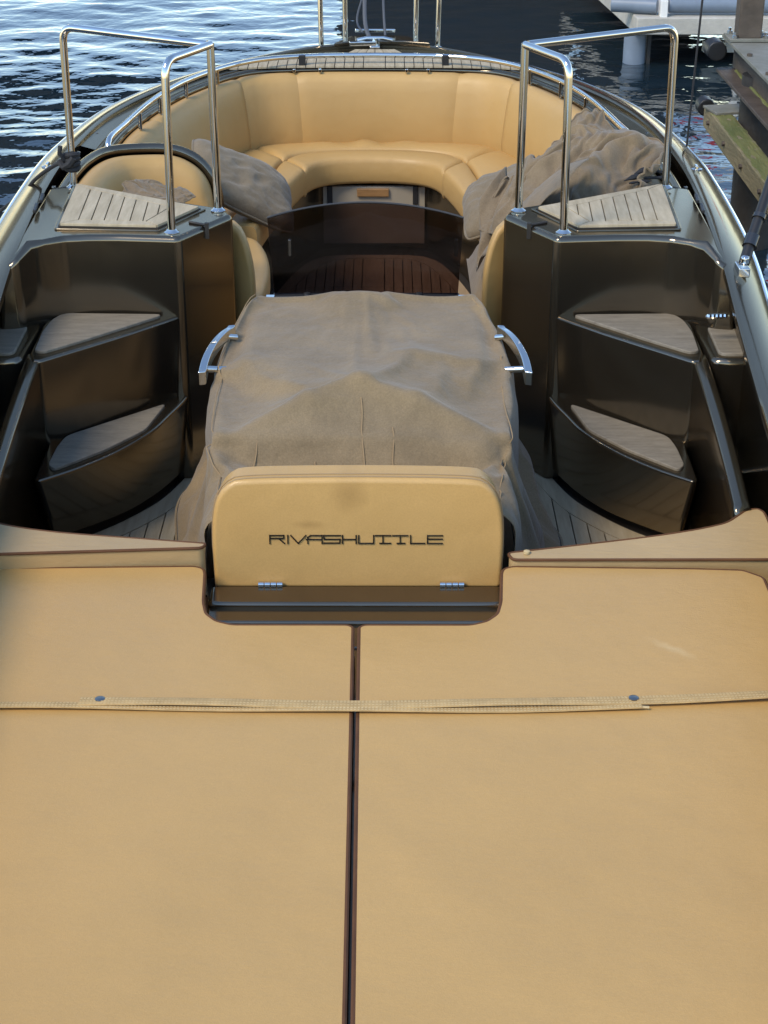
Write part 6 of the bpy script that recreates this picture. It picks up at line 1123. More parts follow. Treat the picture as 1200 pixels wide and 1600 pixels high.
# ------------------------------------------------------------------ scatter pillows, crumpled cover
def pillow(c, u, v, size, label, m='pillow', seed=0):
    root = empty('scatter_pillow', c); tag(root, label, 'pillow')
    u = Vector(u).normalized(); v = Vector(v); v = (v - u * v.dot(u)).normalized(); w = u.cross(v)
    if w.z < 0: w = -w
    N = 34; top = []; bot = []
    for j in range(N):
        r1 = []; r2 = []
        for i in range(N):
            a, b = i / (N - 1) * 2 - 1, j / (N - 1) * 2 - 1
            e = max(0, (1 - abs(a) ** 2.6)) ** .45 * max(0, (1 - abs(b) ** 2.6)) ** .45
            rc = 1 - .10 * (a * b) ** 4
            X = a * size[0] * rc * (1 - .07 * (1 - a * a) * 0 - .05 * (1 - b * b) * -1 * 0); Y = b * size[1] * rc
            n1 = noise.noise(Vector((a * 1.7 + seed, b * 1.7, seed))); n2 = 1 - abs(noise.noise(Vector((a * 2.6 + seed, b * 3.6, seed + 3)))) * 2
            edge = max(abs(a), abs(b)) ** 3
            wr = .016 * n1 + .010 * n2 + .010 * edge * noise.noise(Vector((a * 6, b * 6, seed + 7)))
            zc = .02 * noise.noise(Vector((a * .9 + seed, b * .9, 11)))
            t = u * X + v * Y
            r1.append(t + w * (zc + size[2] * e + wr * e)); r2.append(t + w * (zc - size[2] * e * .85 + wr * e * .6))
        top.append(r1); bot.append(r2)
    mb = MB(); mb.rows(top); mb.rows([list(reversed(r)) for r in bot]); mb.build('cover', m, root, sharp=0)
    lp = [top[0][i] for i in range(N)] + [top[j][-1] for j in range(1, N)] + [top[-1][i] for i in range(N - 2, -1, -1)] + [top[j][0] for j in range(N - 2, 0, -1)]
    mb = MB(); mb.tube(lp, .0045, 6, closed=True); mb.build('piping', m, root)
    return root
pillow((-.515, 6.52, .685), (.30, .15, -.19), (.12, .9, .20), (.235, .17, .062), 'greyish olive scatter pillow leaning on the left arm of the bow sofa', seed=1)
pillow((.535, 6.44, .655), (-.29, .06, -.16), (-.1, .9, .22), (.19, .17, .07), 'greyish olive scatter pillow half under the crumpled cover on the right', seed=5)

HEAP = [
[2421,16,-48,44,-14,17,-4,-12,22,-42,73,-31,21,-4,-52,65,-5,-65,66,-17,-14,-31,57,-9,10,-37,30,7,-2,-43,46,-58,66,-17,-17,34,-45,35,-3,-6,1,1,6,-47,25,19,-41,-39,51,28,-49,16,12,10,-7,-52,14,40,-1,26,-36,-26,22,35,-21,9],
[21849,-14,2,23,43,-58,59,-6,-49,-39,37,55,-19,-63,-16,56,-7,41,-27,16,-69,2,21,53,-48,-39,17,53,-2,-46,52,26,-54,32,13,-39,-47,37,26,-6,-1,2,-11,39,-39,23,-58,22,-14,21,4,15,-12,-11,17,20,12,-47,15,-15,-6,28,4,-49,20,2],
[2499,44,-7,11,-59,58,-63,29,33,-11,-8,-51,40,14,4,-27,15,-42,20,-4,28,11,-46,9,2,19,0,-13,14,30,-48,-15,29,-2,10,-6,14,-14,0,-2,1,5,2,-45,56,-25,33,-11,7,-5,21,-9,1,-2,-3,-62,19,46,-9,-57,54,1,8,-43,-44,22],
[2369,40,-38,-37,38,3,15,-36,34,0,-12,29,14,2,-69,50,16,-13,-44,52,0,-26,-32,60,-9,7,-61,64,-41,36,-31,34,-32,26,3,-34,33,-38,36,7,-16,-1,9,-15,-40,54,8,-46,-38,90,-19,-12,-4,6,-4,-39,-6,22,13,12,19,-29,-28,37,25,-29],
[21832,36,-25,-38,39,39,-45,47,-12,-47,-36,90,-23,-14,-55,7,48,27,17,-31,-32,-26,-8,25,50,-30,-48,41,55,-20,-53,35,37,-71,33,39,-45,-53,36,18,22,-12,0,27,-2,-13,-28,-19,2,16,-15,13,5,8,4,21,-7,-4,-6,-4,-39,22,43,-39,-28,34],
[2511,12,41,-28,22,-42,37,-52,28,29,-7,-43,25,-6,18,-10,-1,-31,-13,32,5,8,0,-21,0,2,24,-9,-35,25,41,-38,-22,36,-6,-9,10,-2,-1,-6,1,5,2,-27,-20,32,28,15,-15,-18,17,13,-1,-1,3,-25,-62,77,6,-7,-49,43,-12,29,-50,-38],
[2362,-15,42,-31,-27,35,7,13,-38,30,34,-18,20,-36,38,-75,64,-28,27,-18,16,-4,-2,-45,58,-46,41,-16,12,-40,45,-34,25,5,-33,27,-20,19,-6,15,-30,19,6,6,-36,0,39,1,-45,-35,82,2,-9,-20,10,-27,-31,-3,50,-31,32,13,-16,-39,44,20],
[21831,31,15,-39,-27,22,11,26,18,-36,-20,-46,59,45,-60,-49,64,23,-31,39,-81,50,-45,-13,47,45,-52,-25,56,25,-32,-46,54,1,-63,28,54,-57,-27,39,39,-14,-26,13,34,-5,-39,14,-45,4,31,4,-21,17,-3,16,10,7,-42,40,-37,-30,28,46,-39,-27],
[2570,-40,52,46,-25,11,-1,-19,-30,48,-19,7,-6,-16,17,9,-7,-66,74,-26,5,15,-22,19,-9,-39,42,18,-39,-10,22,35,-38,-25,53,-4,-18,3,6,-7,-40,35,23,-14,-36,-5,49,-2,18,-4,-28,2,10,16,0,6,-80,49,29,-18,9,-34,30,-19,33,-47],
[2314,3,0,10,-12,-26,68,-69,59,-3,1,1,-16,18,3,-37,42,-2,-28,27,-24,28,-25,24,-45,42,0,-38,32,9,-53,50,-10,-6,16,-52,33,16,-1,3,-5,-41,49,-4,4,-49,43,15,-13,-38,-6,56,-18,0,17,-10,-28,-38,8,45,5,-63,75,-17,-54,25],
[21842,37,21,-34,-25,-17,41,-46,36,5,1,35,-91,61,27,-98,84,-10,-62,64,-80,41,64,-52,-45,51,12,15,-43,9,45,-19,-12,-43,55,-71,24,31,-11,16,14,10,-20,-23,32,18,-13,-14,-25,-17,0,25,31,-20,-14,6,14,14,-10,-55,62,-6,-52,22,48,-34],
[2592,-21,3,58,15,-16,-24,28,-4,2,-10,-45,67,-21,-35,41,-50,20,39,-25,-16,16,-27,23,17,-24,6,-56,78,-13,-48,31,12,-4,-6,6,16,-3,-10,-12,-4,-37,49,22,-22,-45,20,36,11,12,4,-33,-51,66,-40,32,19,-49,29,-6,6,1,-29,35,-22,28],
[2265,34,-56,19,19,0,2,-35,40,5,8,1,19,-82,61,7,-15,24,-73,67,5,-35,5,23,-36,44,-63,57,-10,-40,45,-35,27,-5,2,11,-22,-36,62,-4,-27,21,-29,46,-28,13,-22,25,7,-2,-71,62,8,-4,4,1,-14,-18,-32,-21,87,-27,-23,43,-39,-28],
[21863,28,7,6,-9,-20,-5,-34,30,6,26,-27,12,-13,-21,19,43,-25,-67,28,28,-48,88,-66,53,-34,-26,49,8,-74,53,34,-75,10,50,-13,-47,7,39,5,-43,50,14,-29,-22,46,7,-46,26,-31,-10,3,38,4,-29,-4,10,6,-2,-14,28,-37,34,-49,30,30],
[2608,13,-42,51,2,15,2,3,7,-2,-43,20,-44,79,-22,1,-66,42,30,-16,-30,36,-33,20,-50,28,45,-51,-5,48,-12,-41,33,9,-17,-31,55,13,-60,7,53,-48,-19,20,51,-43,-42,72,-14,8,25,-22,-53,-5,18,22,17,5,-1,-7,-50,46,10,-40,51,-27],
[2251,-12,40,-20,-43,43,28,9,-16,-21,20,14,7,-22,-55,47,40,-27,15,-25,6,-37,52,-3,-25,-1,14,-12,4,19,-62,59,-2,5,-30,24,2,-50,58,-13,-22,29,-5,-39,46,-4,-2,10,-8,8,6,-60,51,6,-24,27,-1,-70,-7,3,55,7,-5,8,-13,-35],
[21904,-14,30,20,1,-1,-3,-26,-12,26,-9,-2,7,-18,-6,-1,24,35,-77,20,4,-42,57,13,11,-7,-43,5,53,-52,-24,44,15,-37,48,-43,17,-40,25,38,-53,14,28,14,-17,10,17,-58,13,39,-50,12,-6,14,17,-18,-6,-2,9,-6,-16,27,-2,-27,2,15],
[2569,40,-2,-7,-38,44,2,-20,21,12,-4,-85,56,29,18,-16,-53,1,-11,70,-18,-7,-15,-5,-30,-17,66,15,-72,46,19,-19,-26,25,-42,44,-13,30,-25,-35,70,-23,-29,-36,72,-3,-44,55,-1,-52,38,27,-19,-41,-35,28,28,22,4,15,-25,-59,53,6,-4,23],
[2213,24,-26,-16,49,1,-12,-18,21,18,-9,10,-2,-2,-11,-63,63,26,-7,-55,27,-13,34,-10,-17,26,2,-52,50,1,-5,-60,62,-18,19,-5,4,1,-57,56,10,-42,32,-8,-22,33,-27,44,-14,10,-17,7,-19,-8,31,-30,47,-50,-38,-17,83,-60,45,17,-1,-11],
[21941,7,-30,29,19,3,11,4,-3,-14,-6,-61,82,-34,-42,57,-44,18,43,-65,4,19,10,28,11,-25,-6,-44,35,30,-42,-12,8,44,-27,-8,33,-30,-33,55,2,-39,21,26,15,-11,-37,10,1,3,16,-52,42,-5,-15,33,-22,-23,12,37,-63,27,-7,17,14,-44],
[2577,32,9,11,-23,-10,31,-17,-30,17,2,18,-31,28,4,15,-20,-48,2,57,-11,10,-23,-49,9,14,18,23,-14,-41,40,24,-27,-52,49,3,-27,19,34,-62,-5,77,-33,-59,0,53,46,-26,-2,-20,-54,46,46,-14,-45,-43,49,50,-12,-7,-34,44,-11,-19,-23,33],
[2183,26,-38,21,18,-8,19,11,-32,-16,58,-15,-35,29,-10,3,-34,38,-16,27,-53,-10,61,-7,0,-37,40,-34,35,-41,42,-7,-34,35,-16,13,-23,7,18,8,-46,49,-41,34,-45,37,26,-2,-35,15,15,-10,18,-58,11,31,10,-29,-71,59,35,-63,-4,45,30,-41],
[21963,27,-59,40,23,-38,23,24,10,-2,-24,-14,-43,30,50,-72,29,-27,69,-70,18,3,12,-11,17,26,-46,60,-50,-34,62,-35,-12,14,43,-48,-14,58,-58,16,51,-55,12,17,23,6,-41,-12,17,2,-25,24,-23,46,-38,14,17,-39,11,15,-38,21,18,-39,23,26],
[2611,28,19,7,-30,22,0,-27,5,-8,0,-9,34,-10,-32,36,22,-30,-46,27,40,-1,-43,35,-50,15,8,-38,50,20,-63,42,26,-47,-31,46,33,-84,76,-26,-61,48,58,-63,-39,35,31,0,29,-12,-35,-47,38,46,8,-67,-19,93,-39,23,-56,58,-12,1,-31,-34],
[2180,-14,50,-22,-8,35,-31,40,-7,-16,20,-36,31,-43,41,1,-9,-57,65,-9,-2,-69,56,22,-21,16,-13,32,-53,37,-29,26,16,-57,40,-5,-10,23,-5,-39,47,-42,33,-22,44,-33,10,28,-14,-15,-11,29,-25,20,-14,-48,71,-21,-31,-6,54,-57,-25,37,38,5],
[21937,59,-40,-13,4,6,-11,7,7,10,-8,35,-49,-28,21,34,-39,0,-20,58,-30,3,-22,25,-8,0,39,-43,61,-52,-40,70,-34,-15,7,34,-29,8,24,-55,23,45,-35,6,-7,49,-14,-36,-22,37,-11,-23,35,3,-37,45,-53,66,-44,2,-16,15,26,-29,-16,5],
[2662,-2,29,29,1,-26,20,-15,-3,-10,-30,28,-7,27,-28,-3,10,32,-32,-40,50,8,9,-85,92,-22,-48,13,1,19,28,-67,23,53,-45,-10,44,-49,-28,86,-54,-38,35,66,-64,-5,1,4,30,15,4,-42,-53,66,19,11,-63,-1,76,-12,-63,61,-24,28,-28,-16],
[2165,-9,33,16,1,-46,26,9,17,-4,-33,30,0,-10,-39,48,-17,15,-56,62,1,-30,-57,101,-20,-53,62,-11,-42,42,-8,3,-10,21,-40,30,10,-61,53,12,-13,-33,8,34,-6,9,2,-33,34,3,-10,-29,27,-23,30,-22,-10,11,16,-18,22,-47,-34,20,60,7],
[21933,55,-2,-22,-33,19,-1,-10,14,12,-62,45,24,-8,-52,17,48,-45,-17,37,-1,-22,-1,9,17,-18,-37,63,27,-36,-28,-25,78,-34,-30,51,-36,11,-10,28,-41,56,-20,-9,-4,3,14,28,-42,2,-24,25,8,-33,46,-5,-48,64,-37,-48,55,-1,21,-16,-25,-8],
[2715,1,2,18,23,12,0,-12,-15,-16,26,-19,0,-30,55,-21,-48,47,23,-40,-11,49,-5,-39,2,49,-19,-30,-16,23,19,-8,-42,30,37,-78,36,47,-31,-23,33,-63,-10,63,30,-22,-42,4,5,25,-1,23,-60,71,-90,61,24,-73,56,-7,9,15,-28,24,-20,-23],
[2143,30,-26,17,29,-7,-17,-32,30,8,12,-28,6,19,0,-55,52,-11,-1,-23,28,14,-56,20,38,-7,-75,67,15,-17,-11,5,1,-18,32,-3,-6,9,-59,55,-9,17,-26,5,10,-2,12,-1,-21,22,-3,6,-32,32,-33,22,-23,19,0,10,7,-15,-37,-33,60,34],
[21933,43,14,-4,-23,-26,6,19,-11,-22,14,-2,14,-13,10,-37,29,25,-39,-18,56,-19,-33,8,46,-41,-15,5,30,21,-2,-64,62,4,-35,0,20,-25,-2,11,17,1,-13,-16,41,-31,-2,-4,49,-55,32,-10,14,-36,-7,37,17,-55,35,-13,11,-13,11,24,-30,-20],
[2759,8,3,-10,10,24,17,-2,2,-10,-72,69,9,-26,-49,81,-30,-42,49,16,-67,32,35,1,-69,38,28,-12,-32,13,2,6,-27,-23,53,0,-60,62,22,-31,-52,32,-34,75,-48,48,-22,-20,-7,35,-36,-1,41,-26,51,-29,-58,78,-7,-81,63,22,8,-26,22,-47],
[2123,36,-7,-15,5,24,12,-26,1,-48,62,-4,13,-92,69,15,-50,49,-30,-18,40,-1,3,-19,-24,39,-17,-17,20,24,-15,-1,8,-14,-28,45,-7,-11,22,-24,21,-34,34,-29,31,-7,10,-35,28,3,-2,-4,-13,-14,37,-52,46,-10,21,-28,14,15,-17,-37,-22,60],
[21984,-11,53,12,-2,-19,-14,-4,1,-5,5,3,-28,20,-4,8,-29,14,47,-68,7,59,-35,-29,21,24,-28,-12,-6,29,10,5,5,2,14,-28,-27,37,-38,17,13,11,-21,-26,33,7,-26,4,8,6,-9,22,-47,62,-33,-9,12,28,-25,-33,56,-20,-14,12,25,-51],
[2767,47,-37,0,-7,3,5,33,4,13,-75,33,3,22,-15,-4,21,-37,-17,51,-21,-30,23,20,10,-84,78,7,-11,-13,-2,5,-24,-13,-10,26,24,-62,44,38,-48,-48,36,63,-45,-35,32,50,-29,-14,-3,-19,48,-60,15,68,-31,-50,29,37,-57,24,29,14,-22,5],
[2081,45,-17,7,-3,3,-17,24,-2,-4,-53,60,-7,-16,-30,50,-9,-44,39,-1,19,-39,33,-12,-44,69,-22,11,-65,65,-5,-20,-15,36,-8,15,-2,-11,5,12,-43,31,-22,28,-31,32,-14,17,-29,31,-40,23,10,2,-16,5,-24,43,-27,2,21,-34,43,-17,-33,-16],
[21997,24,-22,31,4,10,2,-10,-11,-18,-39,28,49,-24,-32,28,-21,-27,57,-21,-11,-6,47,-38,-16,24,27,-50,8,16,15,4,-10,3,9,-10,-7,4,-6,-7,15,-44,62,-35,-11,18,13,-26,21,-10,0,-8,25,4,0,-38,23,-3,41,-66,30,30,-31,-14,13,16],
[2796,17,32,-27,-14,5,-19,17,23,7,18,-31,-54,70,4,-58,30,22,-12,0,-39,53,-60,39,21,-29,-23,23,25,-27,0,18,15,-33,1,-18,12,-20,-24,36,54,-63,-34,37,59,-61,-30,40,46,-62,64,-21,-24,-2,-38,67,26,-38,-45,72,-38,-37,40,28,18,-14],
[2057,17,23,-1,-17,3,1,20,-2,-26,26,-57,52,-28,11,1,17,-17,-40,62,-7,-35,27,9,2,-57,45,5,-2,-57,57,-24,27,-11,7,2,11,-10,9,-19,23,-20,7,-16,23,-25,28,-29,27,0,-12,-26,33,-4,-12,17,-6,-40,48,9,3,-32,18,16,-19,-28],
[21985,50,-18,1,-2,6,6,-35,7,46,-47,-50,42,48,-37,-37,51,-36,5,6,4,-16,-5,47,-34,-5,-4,40,-21,-28,40,12,-9,4,-2,-7,-6,3,-11,-21,10,15,-9,13,-25,10,-4,25,0,-8,-6,-8,10,28,-24,6,-5,-29,20,19,-8,26,-10,-30,-10,17],
[2847,-14,25,2,13,4,-12,14,3,-37,38,10,-18,-44,48,14,-63,48,17,-60,36,21,-11,-54,44,21,-6,-78,72,13,-21,-65,43,22,-12,1,-10,10,-10,-45,33,60,-21,-83,58,42,-50,-45,57,4,16,24,-94,50,33,-57,51,23,-32,0,-20,-35,2,42,27,10],
[2027,31,-18,34,-33,1,27,-2,-16,20,-23,11,-32,36,-41,42,4,-15,8,-10,-21,43,-16,-31,47,-11,-65,66,5,-72,46,13,15,-17,15,-3,5,1,2,-10,-30,31,6,-26,19,10,-28,15,-13,23,-27,21,3,-42,43,-27,14,-4,16,10,-6,2,-13,3,13,-19],
[21996,40,9,-47,44,2,-37,3,36,-36,33,-29,-63,71,27,-36,-45,64,-15,-17,-22,37,-33,16,21,-11,-37,55,4,-51,27,36,-31,-39,39,2,-3,-2,-2,14,20,-12,-30,-19,31,-13,0,11,-23,27,30,-27,-28,58,-25,-34,28,-6,-14,21,-4,-3,24,-4,-40,-3],
[2893,-1,-8,31,-3,-2,19,0,-28,24,-15,22,-7,-14,-22,28,2,-38,16,33,2,-40,27,17,-53,36,19,-46,3,42,3,-62,29,20,-18,-4,-7,-1,-2,-24,-13,26,26,21,-75,33,56,-82,69,-22,-39,44,7,-59,39,38,-7,5,-19,-41,47,-12,-52,8,42,24],
[1985,48,-39,26,1,-7,-34,45,11,-11,-18,-21,30,1,-19,-1,29,5,-38,33,-14,-25,42,-6,-44,45,-49,29,8,15,-65,33,37,-4,-20,22,0,1,-11,9,-55,62,-12,7,0,-33,36,0,-57,41,-13,12,-6,20,-47,36,15,-6,-13,-7,17,3,-1,-3,-5,14],
[22016,22,25,-14,-35,38,19,-33,-27,27,19,10,-53,-29,77,1,-65,36,22,-9,-37,-28,51,4,-35,38,-27,2,31,-19,-2,10,0,-9,-12,15,-6,0,19,-6,14,-36,36,-20,-28,38,-15,8,-30,10,51,-76,67,-32,50,-27,-22,-6,-2,1,27,-17,-5,21,-1,-51],
[2934,14,-19,10,32,-20,3,12,-8,5,-7,-2,18,-8,-22,0,15,-19,-34,37,29,3,-37,4,32,-54,61,-1,-85,71,17,4,-32,-35,62,-27,-4,-5,-27,13,-38,50,-7,2,11,-60,50,7,47,-18,-45,28,-16,-3,-18,18,12,7,21,0,-69,44,16,-58,-7,33],
[1951,28,9,-29,32,-21,11,-1,8,-4,-19,-4,17,7,-1,-1,-7,16,-5,-37,35,-22,29,-1,-46,43,7,-56,51,-7,2,-71,48,41,-4,-2,-9,-7,10,-16,21,-18,5,19,-36,38,0,-12,-8,-36,25,20,-5,7,-20,-31,48,7,0,-18,1,-2,14,-7,15,-18],
[22069,6,6,35,-15,-38,12,24,4,2,11,-54,19,-8,18,7,2,-6,4,14,-40,-34,46,5,-24,16,-4,-8,14,13,-28,18,9,-14,-13,5,14,-8,5,2,2,11,-44,17,35,-19,-14,34,-49,16,-6,19,-33,31,22,16,-35,-5,-10,-14,-2,49,-32,7,-15,25],
[2918,45,-7,-61,24,51,-10,-11,-7,-4,-40,73,-14,-5,-9,-10,-1,-17,-10,-16,57,14,-55,1,62,-39,-17,51,-19,-58,71,-1,7,-31,-26,26,15,13,-21,-62,50,-37,73,-37,-50,37,16,-39,68,16,-12,-58,59,-42,-27,35,-6,-9,10,42,-5,-67,9,61,-51,-36],
[2003,-39,35,34,9,3,-52,39,-2,4,-2,3,13,1,-48,39,-32,28,2,-31,24,1,18,-26,-1,17,9,-39,-19,47,12,0,-38,-19,64,-3,-33,30,-36,32,-4,-19,31,-21,15,-6,17,0,2,-46,-42,74,-1,-33,32,2,-10,-2,-17,39,-40,31,-31,28,-5,12],
[22110,27,-37,42,2,-5,-45,43,-1,3,12,3,-34,-27,43,-4,6,-3,-27,33,-14,-7,3,-3,5,-8,-4,9,-25,35,0,-13,12,12,-33,2,16,-12,11,8,-22,27,-25,-15,33,13,-26,1,12,-28,16,-6,9,-12,-24,34,20,-7,22,-24,-39,16,30,-21,0,-11],
[2918,22,34,-24,-32,-23,79,-20,-2,-1,-20,-5,2,-10,42,-28,26,-34,-40,70,-13,10,-40,-37,88,-48,-6,53,2,-27,-36,34,29,-10,-38,5,42,-36,43,-64,45,-70,40,48,-61,-16,34,-1,-27,75,-4,-27,-37,66,-37,-37,37,-8,-13,4,59,-42,-63,28,65,-43],
[2045,-19,-30,21,54,16,-14,19,-17,-39,59,-2,-5,-5,-39,2,42,-53,49,7,-12,-5,-49,63,-9,9,-9,-34,-5,46,1,4,5,-43,0,46,-10,-9,-21,9,20,9,-15,7,-6,8,-1,13,-6,3,-86,58,22,-8,-39,34,9,-2,-19,-18,53,-38,26,-27,27,-16],
[22160,10,7,5,3,8,-26,-8,28,2,-17,8,2,4,1,-4,-8,13,-9,-3,-4,-1,3,9,-19,8,0,-11,3,16,-2,-4,-21,40,1,-43,11,26,-10,-1,-5,-5,24,-34,-5,40,0,-25,18,-25,13,-26,38,-38,17,-27,31,15,12,9,-34,-8,-6,42,-31,-3],
[2906,39,-22,20,0,-56,66,-72,56,14,-55,15,7,9,22,-7,-29,34,-49,-1,26,7,19,-47,-26,25,26,23,2,-32,-3,-12,-13,51,5,-57,39,8,15,2,-31,-12,-44,71,10,-63,-4,40,-37,46,24,1,-81,45,37,-30,-6,-9,-20,3,-2,67,-69,-26,25,65],
[2034,14,-54,-5,38,20,30,7,-4,-31,-10,40,4,-13,-12,-42,47,14,-51,37,10,4,-13,-52,57,7,2,-57,33,29,-5,-3,8,-5,-17,-11,37,-63,42,0,20,-2,-19,19,-21,28,-12,12,-1,3,-41,-37,76,-29,16,-40,24,13,-1,-10,-30,56,-20,11,-33,38],
[22211,13,8,-2,4,4,-1,-24,1,26,0,-22,6,13,0,-4,-2,-4,22,-27,5,-23,17,22,-18,-2,9,-47,37,3,-19,24,7,-8,10,6,-38,25,3,-2,-16,5,-13,31,-38,29,14,-22,8,-5,-26,15,-19,44,-46,18,-10,30,-4,9,22,-57,13,3,27,-36],
[2876,49,-32,-2,23,-2,-16,-25,-30,81,-3,-68,24,23,14,7,-16,-24,31,-7,-21,-33,50,9,-11,-27,-5,55,-13,-30,-4,4,5,12,17,3,-36,51,-12,-5,-27,10,28,-48,47,-48,-24,34,-17,5,54,11,-57,-41,50,41,-22,-19,-10,-23,-14,20,59,-56,-34,41],
[1981,48,-39,-59,80,-22,-49,74,21,-9,-44,17,29,-15,14,-41,2,43,-17,-18,-16,38,10,-7,-78,55,18,9,-13,-6,11,-2,-2,18,-3,1,-42,52,-33,-5,11,8,16,-56,60,-7,6,-9,6,-6,0,-22,-1,17,-2,-22,-10,0,20,12,-4,-21,30,-16,17,-30],
[22251,12,16,-9,-26,39,8,-14,-22,9,14,-4,-15,8,3,7,-2,-25,23,7,-3,-21,8,-8,21,-17,-10,18,-14,-22,42,-8,6,3,-1,2,-6,-24,39,-1,-8,-11,-27,29,-4,-1,9,9,-16,6,-20,-21,22,6,-6,-45,79,-1,-19,3,-21,45,-45,20,-7,16],
[2883,-13,50,-32,44,-19,-28,33,-36,-31,83,-10,-27,-54,53,30,-4,-40,18,16,-3,-8,-33,17,15,25,-24,-15,6,-55,81,-9,-7,-45,25,20,31,-45,35,-4,-1,-4,-20,45,-42,8,-28,-20,28,-21,30,28,28,-98,1,15,55,-10,-7,-17,-37,-8,15,63,-52,-40],
[1955,42,-10,-29,-54,98,-32,-57,70,26,-4,-39,0,34,-15,16,-23,-38,55,1,-15,-11,23,7,-26,-24,29,13,-26,25,4,-42,36,7,10,0,3,-28,36,-31,6,-3,1,-46,40,18,12,-8,4,-3,-12,10,-68,71,-9,8,0,-29,-33,40,13,0,-42,47,-18,15],
[22295,17,6,-1,-30,34,7,8,-30,-3,2,15,-5,-4,0,1,0,0,-4,0,1,6,-22,22,-6,9,-9,-27,40,-33,15,8,4,11,-6,0,-22,16,-16,19,-2,5,-6,-5,-3,-5,8,9,-8,-14,27,-39,-23,31,-7,5,9,17,14,-16,-26,11,26,-26,14,-8],
[2858,-12,45,9,-23,-13,28,-21,28,-59,-11,82,-9,-28,-59,53,28,11,-32,-36,44,11,-55,28,25,9,-4,-64,60,-13,-59,93,-30,-35,19,-2,9,30,-48,44,-3,-2,1,19,-8,-12,-30,-22,15,6,-16,8,56,-89,8,29,11,24,-5,1,-13,-45,-24,35,55,-57],
[1943,20,30,-72,-4,51,18,-23,-17,12,38,-4,-78,48,40,-31,14,-37,6,25,-9,6,-2,-14,27,-22,-3,18,-7,-42,52,-24,8,6,18,9,-20,19,-7,1,-2,-11,-32,18,-1,5,9,18,-1,-2,-4,2,4,-24,10,-16,24,2,-11,-21,-28,52,-2,-37,43,-14],
[22345,12,10,-32,35,-6,-16,27,10,-11,-22,1,18,-4,-16,23,-18,7,0,-25,37,-2,-40,43,-18,3,-42,60,-22,-8,10,2,4,-13,13,3,10,-21,14,-5,-7,8,-1,-5,-1,-2,-4,-10,8,15,-9,-10,-10,-37,64,8,-26,4,-5,24,-1,-17,5,7,-6,-1],
[2881,-41,46,41,-11,-5,-66,75,1,-13,-63,53,27,2,-40,-39,41,37,1,-21,-42,40,11,-62,35,25,-5,-37,30,34,-82,69,8,-12,-20,-5,-51,38,28,0,3,11,15,-5,2,-4,-4,-26,-13,-14,16,-4,9,1,-46,-9,23,11,40,3,7,-17,-48,-27,41,48],
[1907,39,-19,20,-71,38,40,1,-59,16,30,14,-13,-50,30,36,-25,20,-26,-35,35,14,-1,-1,-11,-7,20,6,-31,29,-20,28,-15,-30,23,21,12,-15,-5,12,-12,5,4,-13,-7,-1,-10,16,6,4,12,-7,0,-2,2,-11,10,-11,-17,26,-9,-55,52,12,-28,26],
[22385,5,18,-18,18,-1,-27,13,37,1,-40,9,-16,41,-37,1,36,-23,-8,4,-28,28,18,-41,44,-43,31,-22,44,-39,19,-26,12,21,-5,-7,-18,33,-51,43,16,-5,-6,-30,10,2,5,-10,-11,-9,11,1,5,-10,11,15,-20,29,-1,-9,-8,-2,1,1,9,-12],
[2867,15,-55,77,-5,6,-79,60,15,5,-5,-77,81,4,6,-45,-29,31,34,10,-13,-14,-15,-2,-22,72,-66,36,-54,30,27,-19,26,13,-7,-4,-33,-31,66,-7,-31,18,7,20,4,2,1,-11,-5,-17,-11,0,-1,5,-27,-13,12,-7,-19,35,38,15,-20,-44,-28,40],
[1915,-6,48,0,-40,-20,64,-3,6,-31,-49,89,-15,-20,-46,51,22,-32,26,-16,-44,37,6,13,-29,25,-8,12,-10,10,-35,31,-1,12,-15,-9,8,16,6,-57,55,-1,-19,7,2,4,-4,-10,1,-9,12,7,1,4,3,1,-5,-46,45,1,-42,47,-23,-19,35,-32],
[22430,2,18,-10,12,3,-39,31,2,19,10,-61,43,-14,0,-25,24,32,-25,-30,20,-3,-2,-16,48,-33,-18,25,16,-19,-12,35,-4,-34,27,17,-16,-21,12,-12,-1,32,19,-14,-18,-17,-4,2,1,8,0,-14,6,2,2,5,1,15,-14,4,18,-21,-3,7,-6,-3],
[2835,51,-63,-19,77,2,-30,-62,70,17,-2,-21,-41,71,0,-12,-39,-21,22,31,14,1,-10,-21,-48,62,11,-30,-33,11,61,-58,10,10,26,-3,8,-13,-51,87,-42,-9,-1,8,5,12,3,-2,-3,5,-10,-2,-6,-9,-15,-5,-12,-26,39,3,-37,26,48,7,-56,-33],
[1886,34,-12,17,-8,-44,58,-36,37,-5,-20,-43,74,-2,-38,-27,40,20,-22,23,-15,-8,-24,31,10,-9,-39,35,11,-2,-18,-1,34,-26,29,-8,-15,-17,35,-12,-16,-9,37,-15,2,-1,6,4,-2,-6,-5,6,-5,-1,8,5,1,1,-58,44,10,-28,12,9,-12,10],
[22474,3,17,-5,3,15,-50,44,-7,27,-23,-20,22,-12,-13,6,-17,37,14,-28,-43,38,29,-29,2,-19,40,-31,17,2,-34,54,-23,4,-8,0,15,-3,-5,-24,17,-18,26,21,-10,3,-20,-2,-11,-8,6,1,14,6,-8,-3,6,-2,13,-5,-13,17,-8,3,-3,-4],
[2828,25,17,-84,70,23,-70,50,-7,-33,57,12,-81,41,28,6,-17,-43,-12,9,24,24,3,-8,-73,61,19,-5,-26,-28,62,-31,-8,-51,60,6,19,15,-63,42,19,5,-35,-10,9,-1,6,1,-2,0,0,4,4,-5,-8,1,-31,-4,-32,19,64,-82,12,52,23,-61],
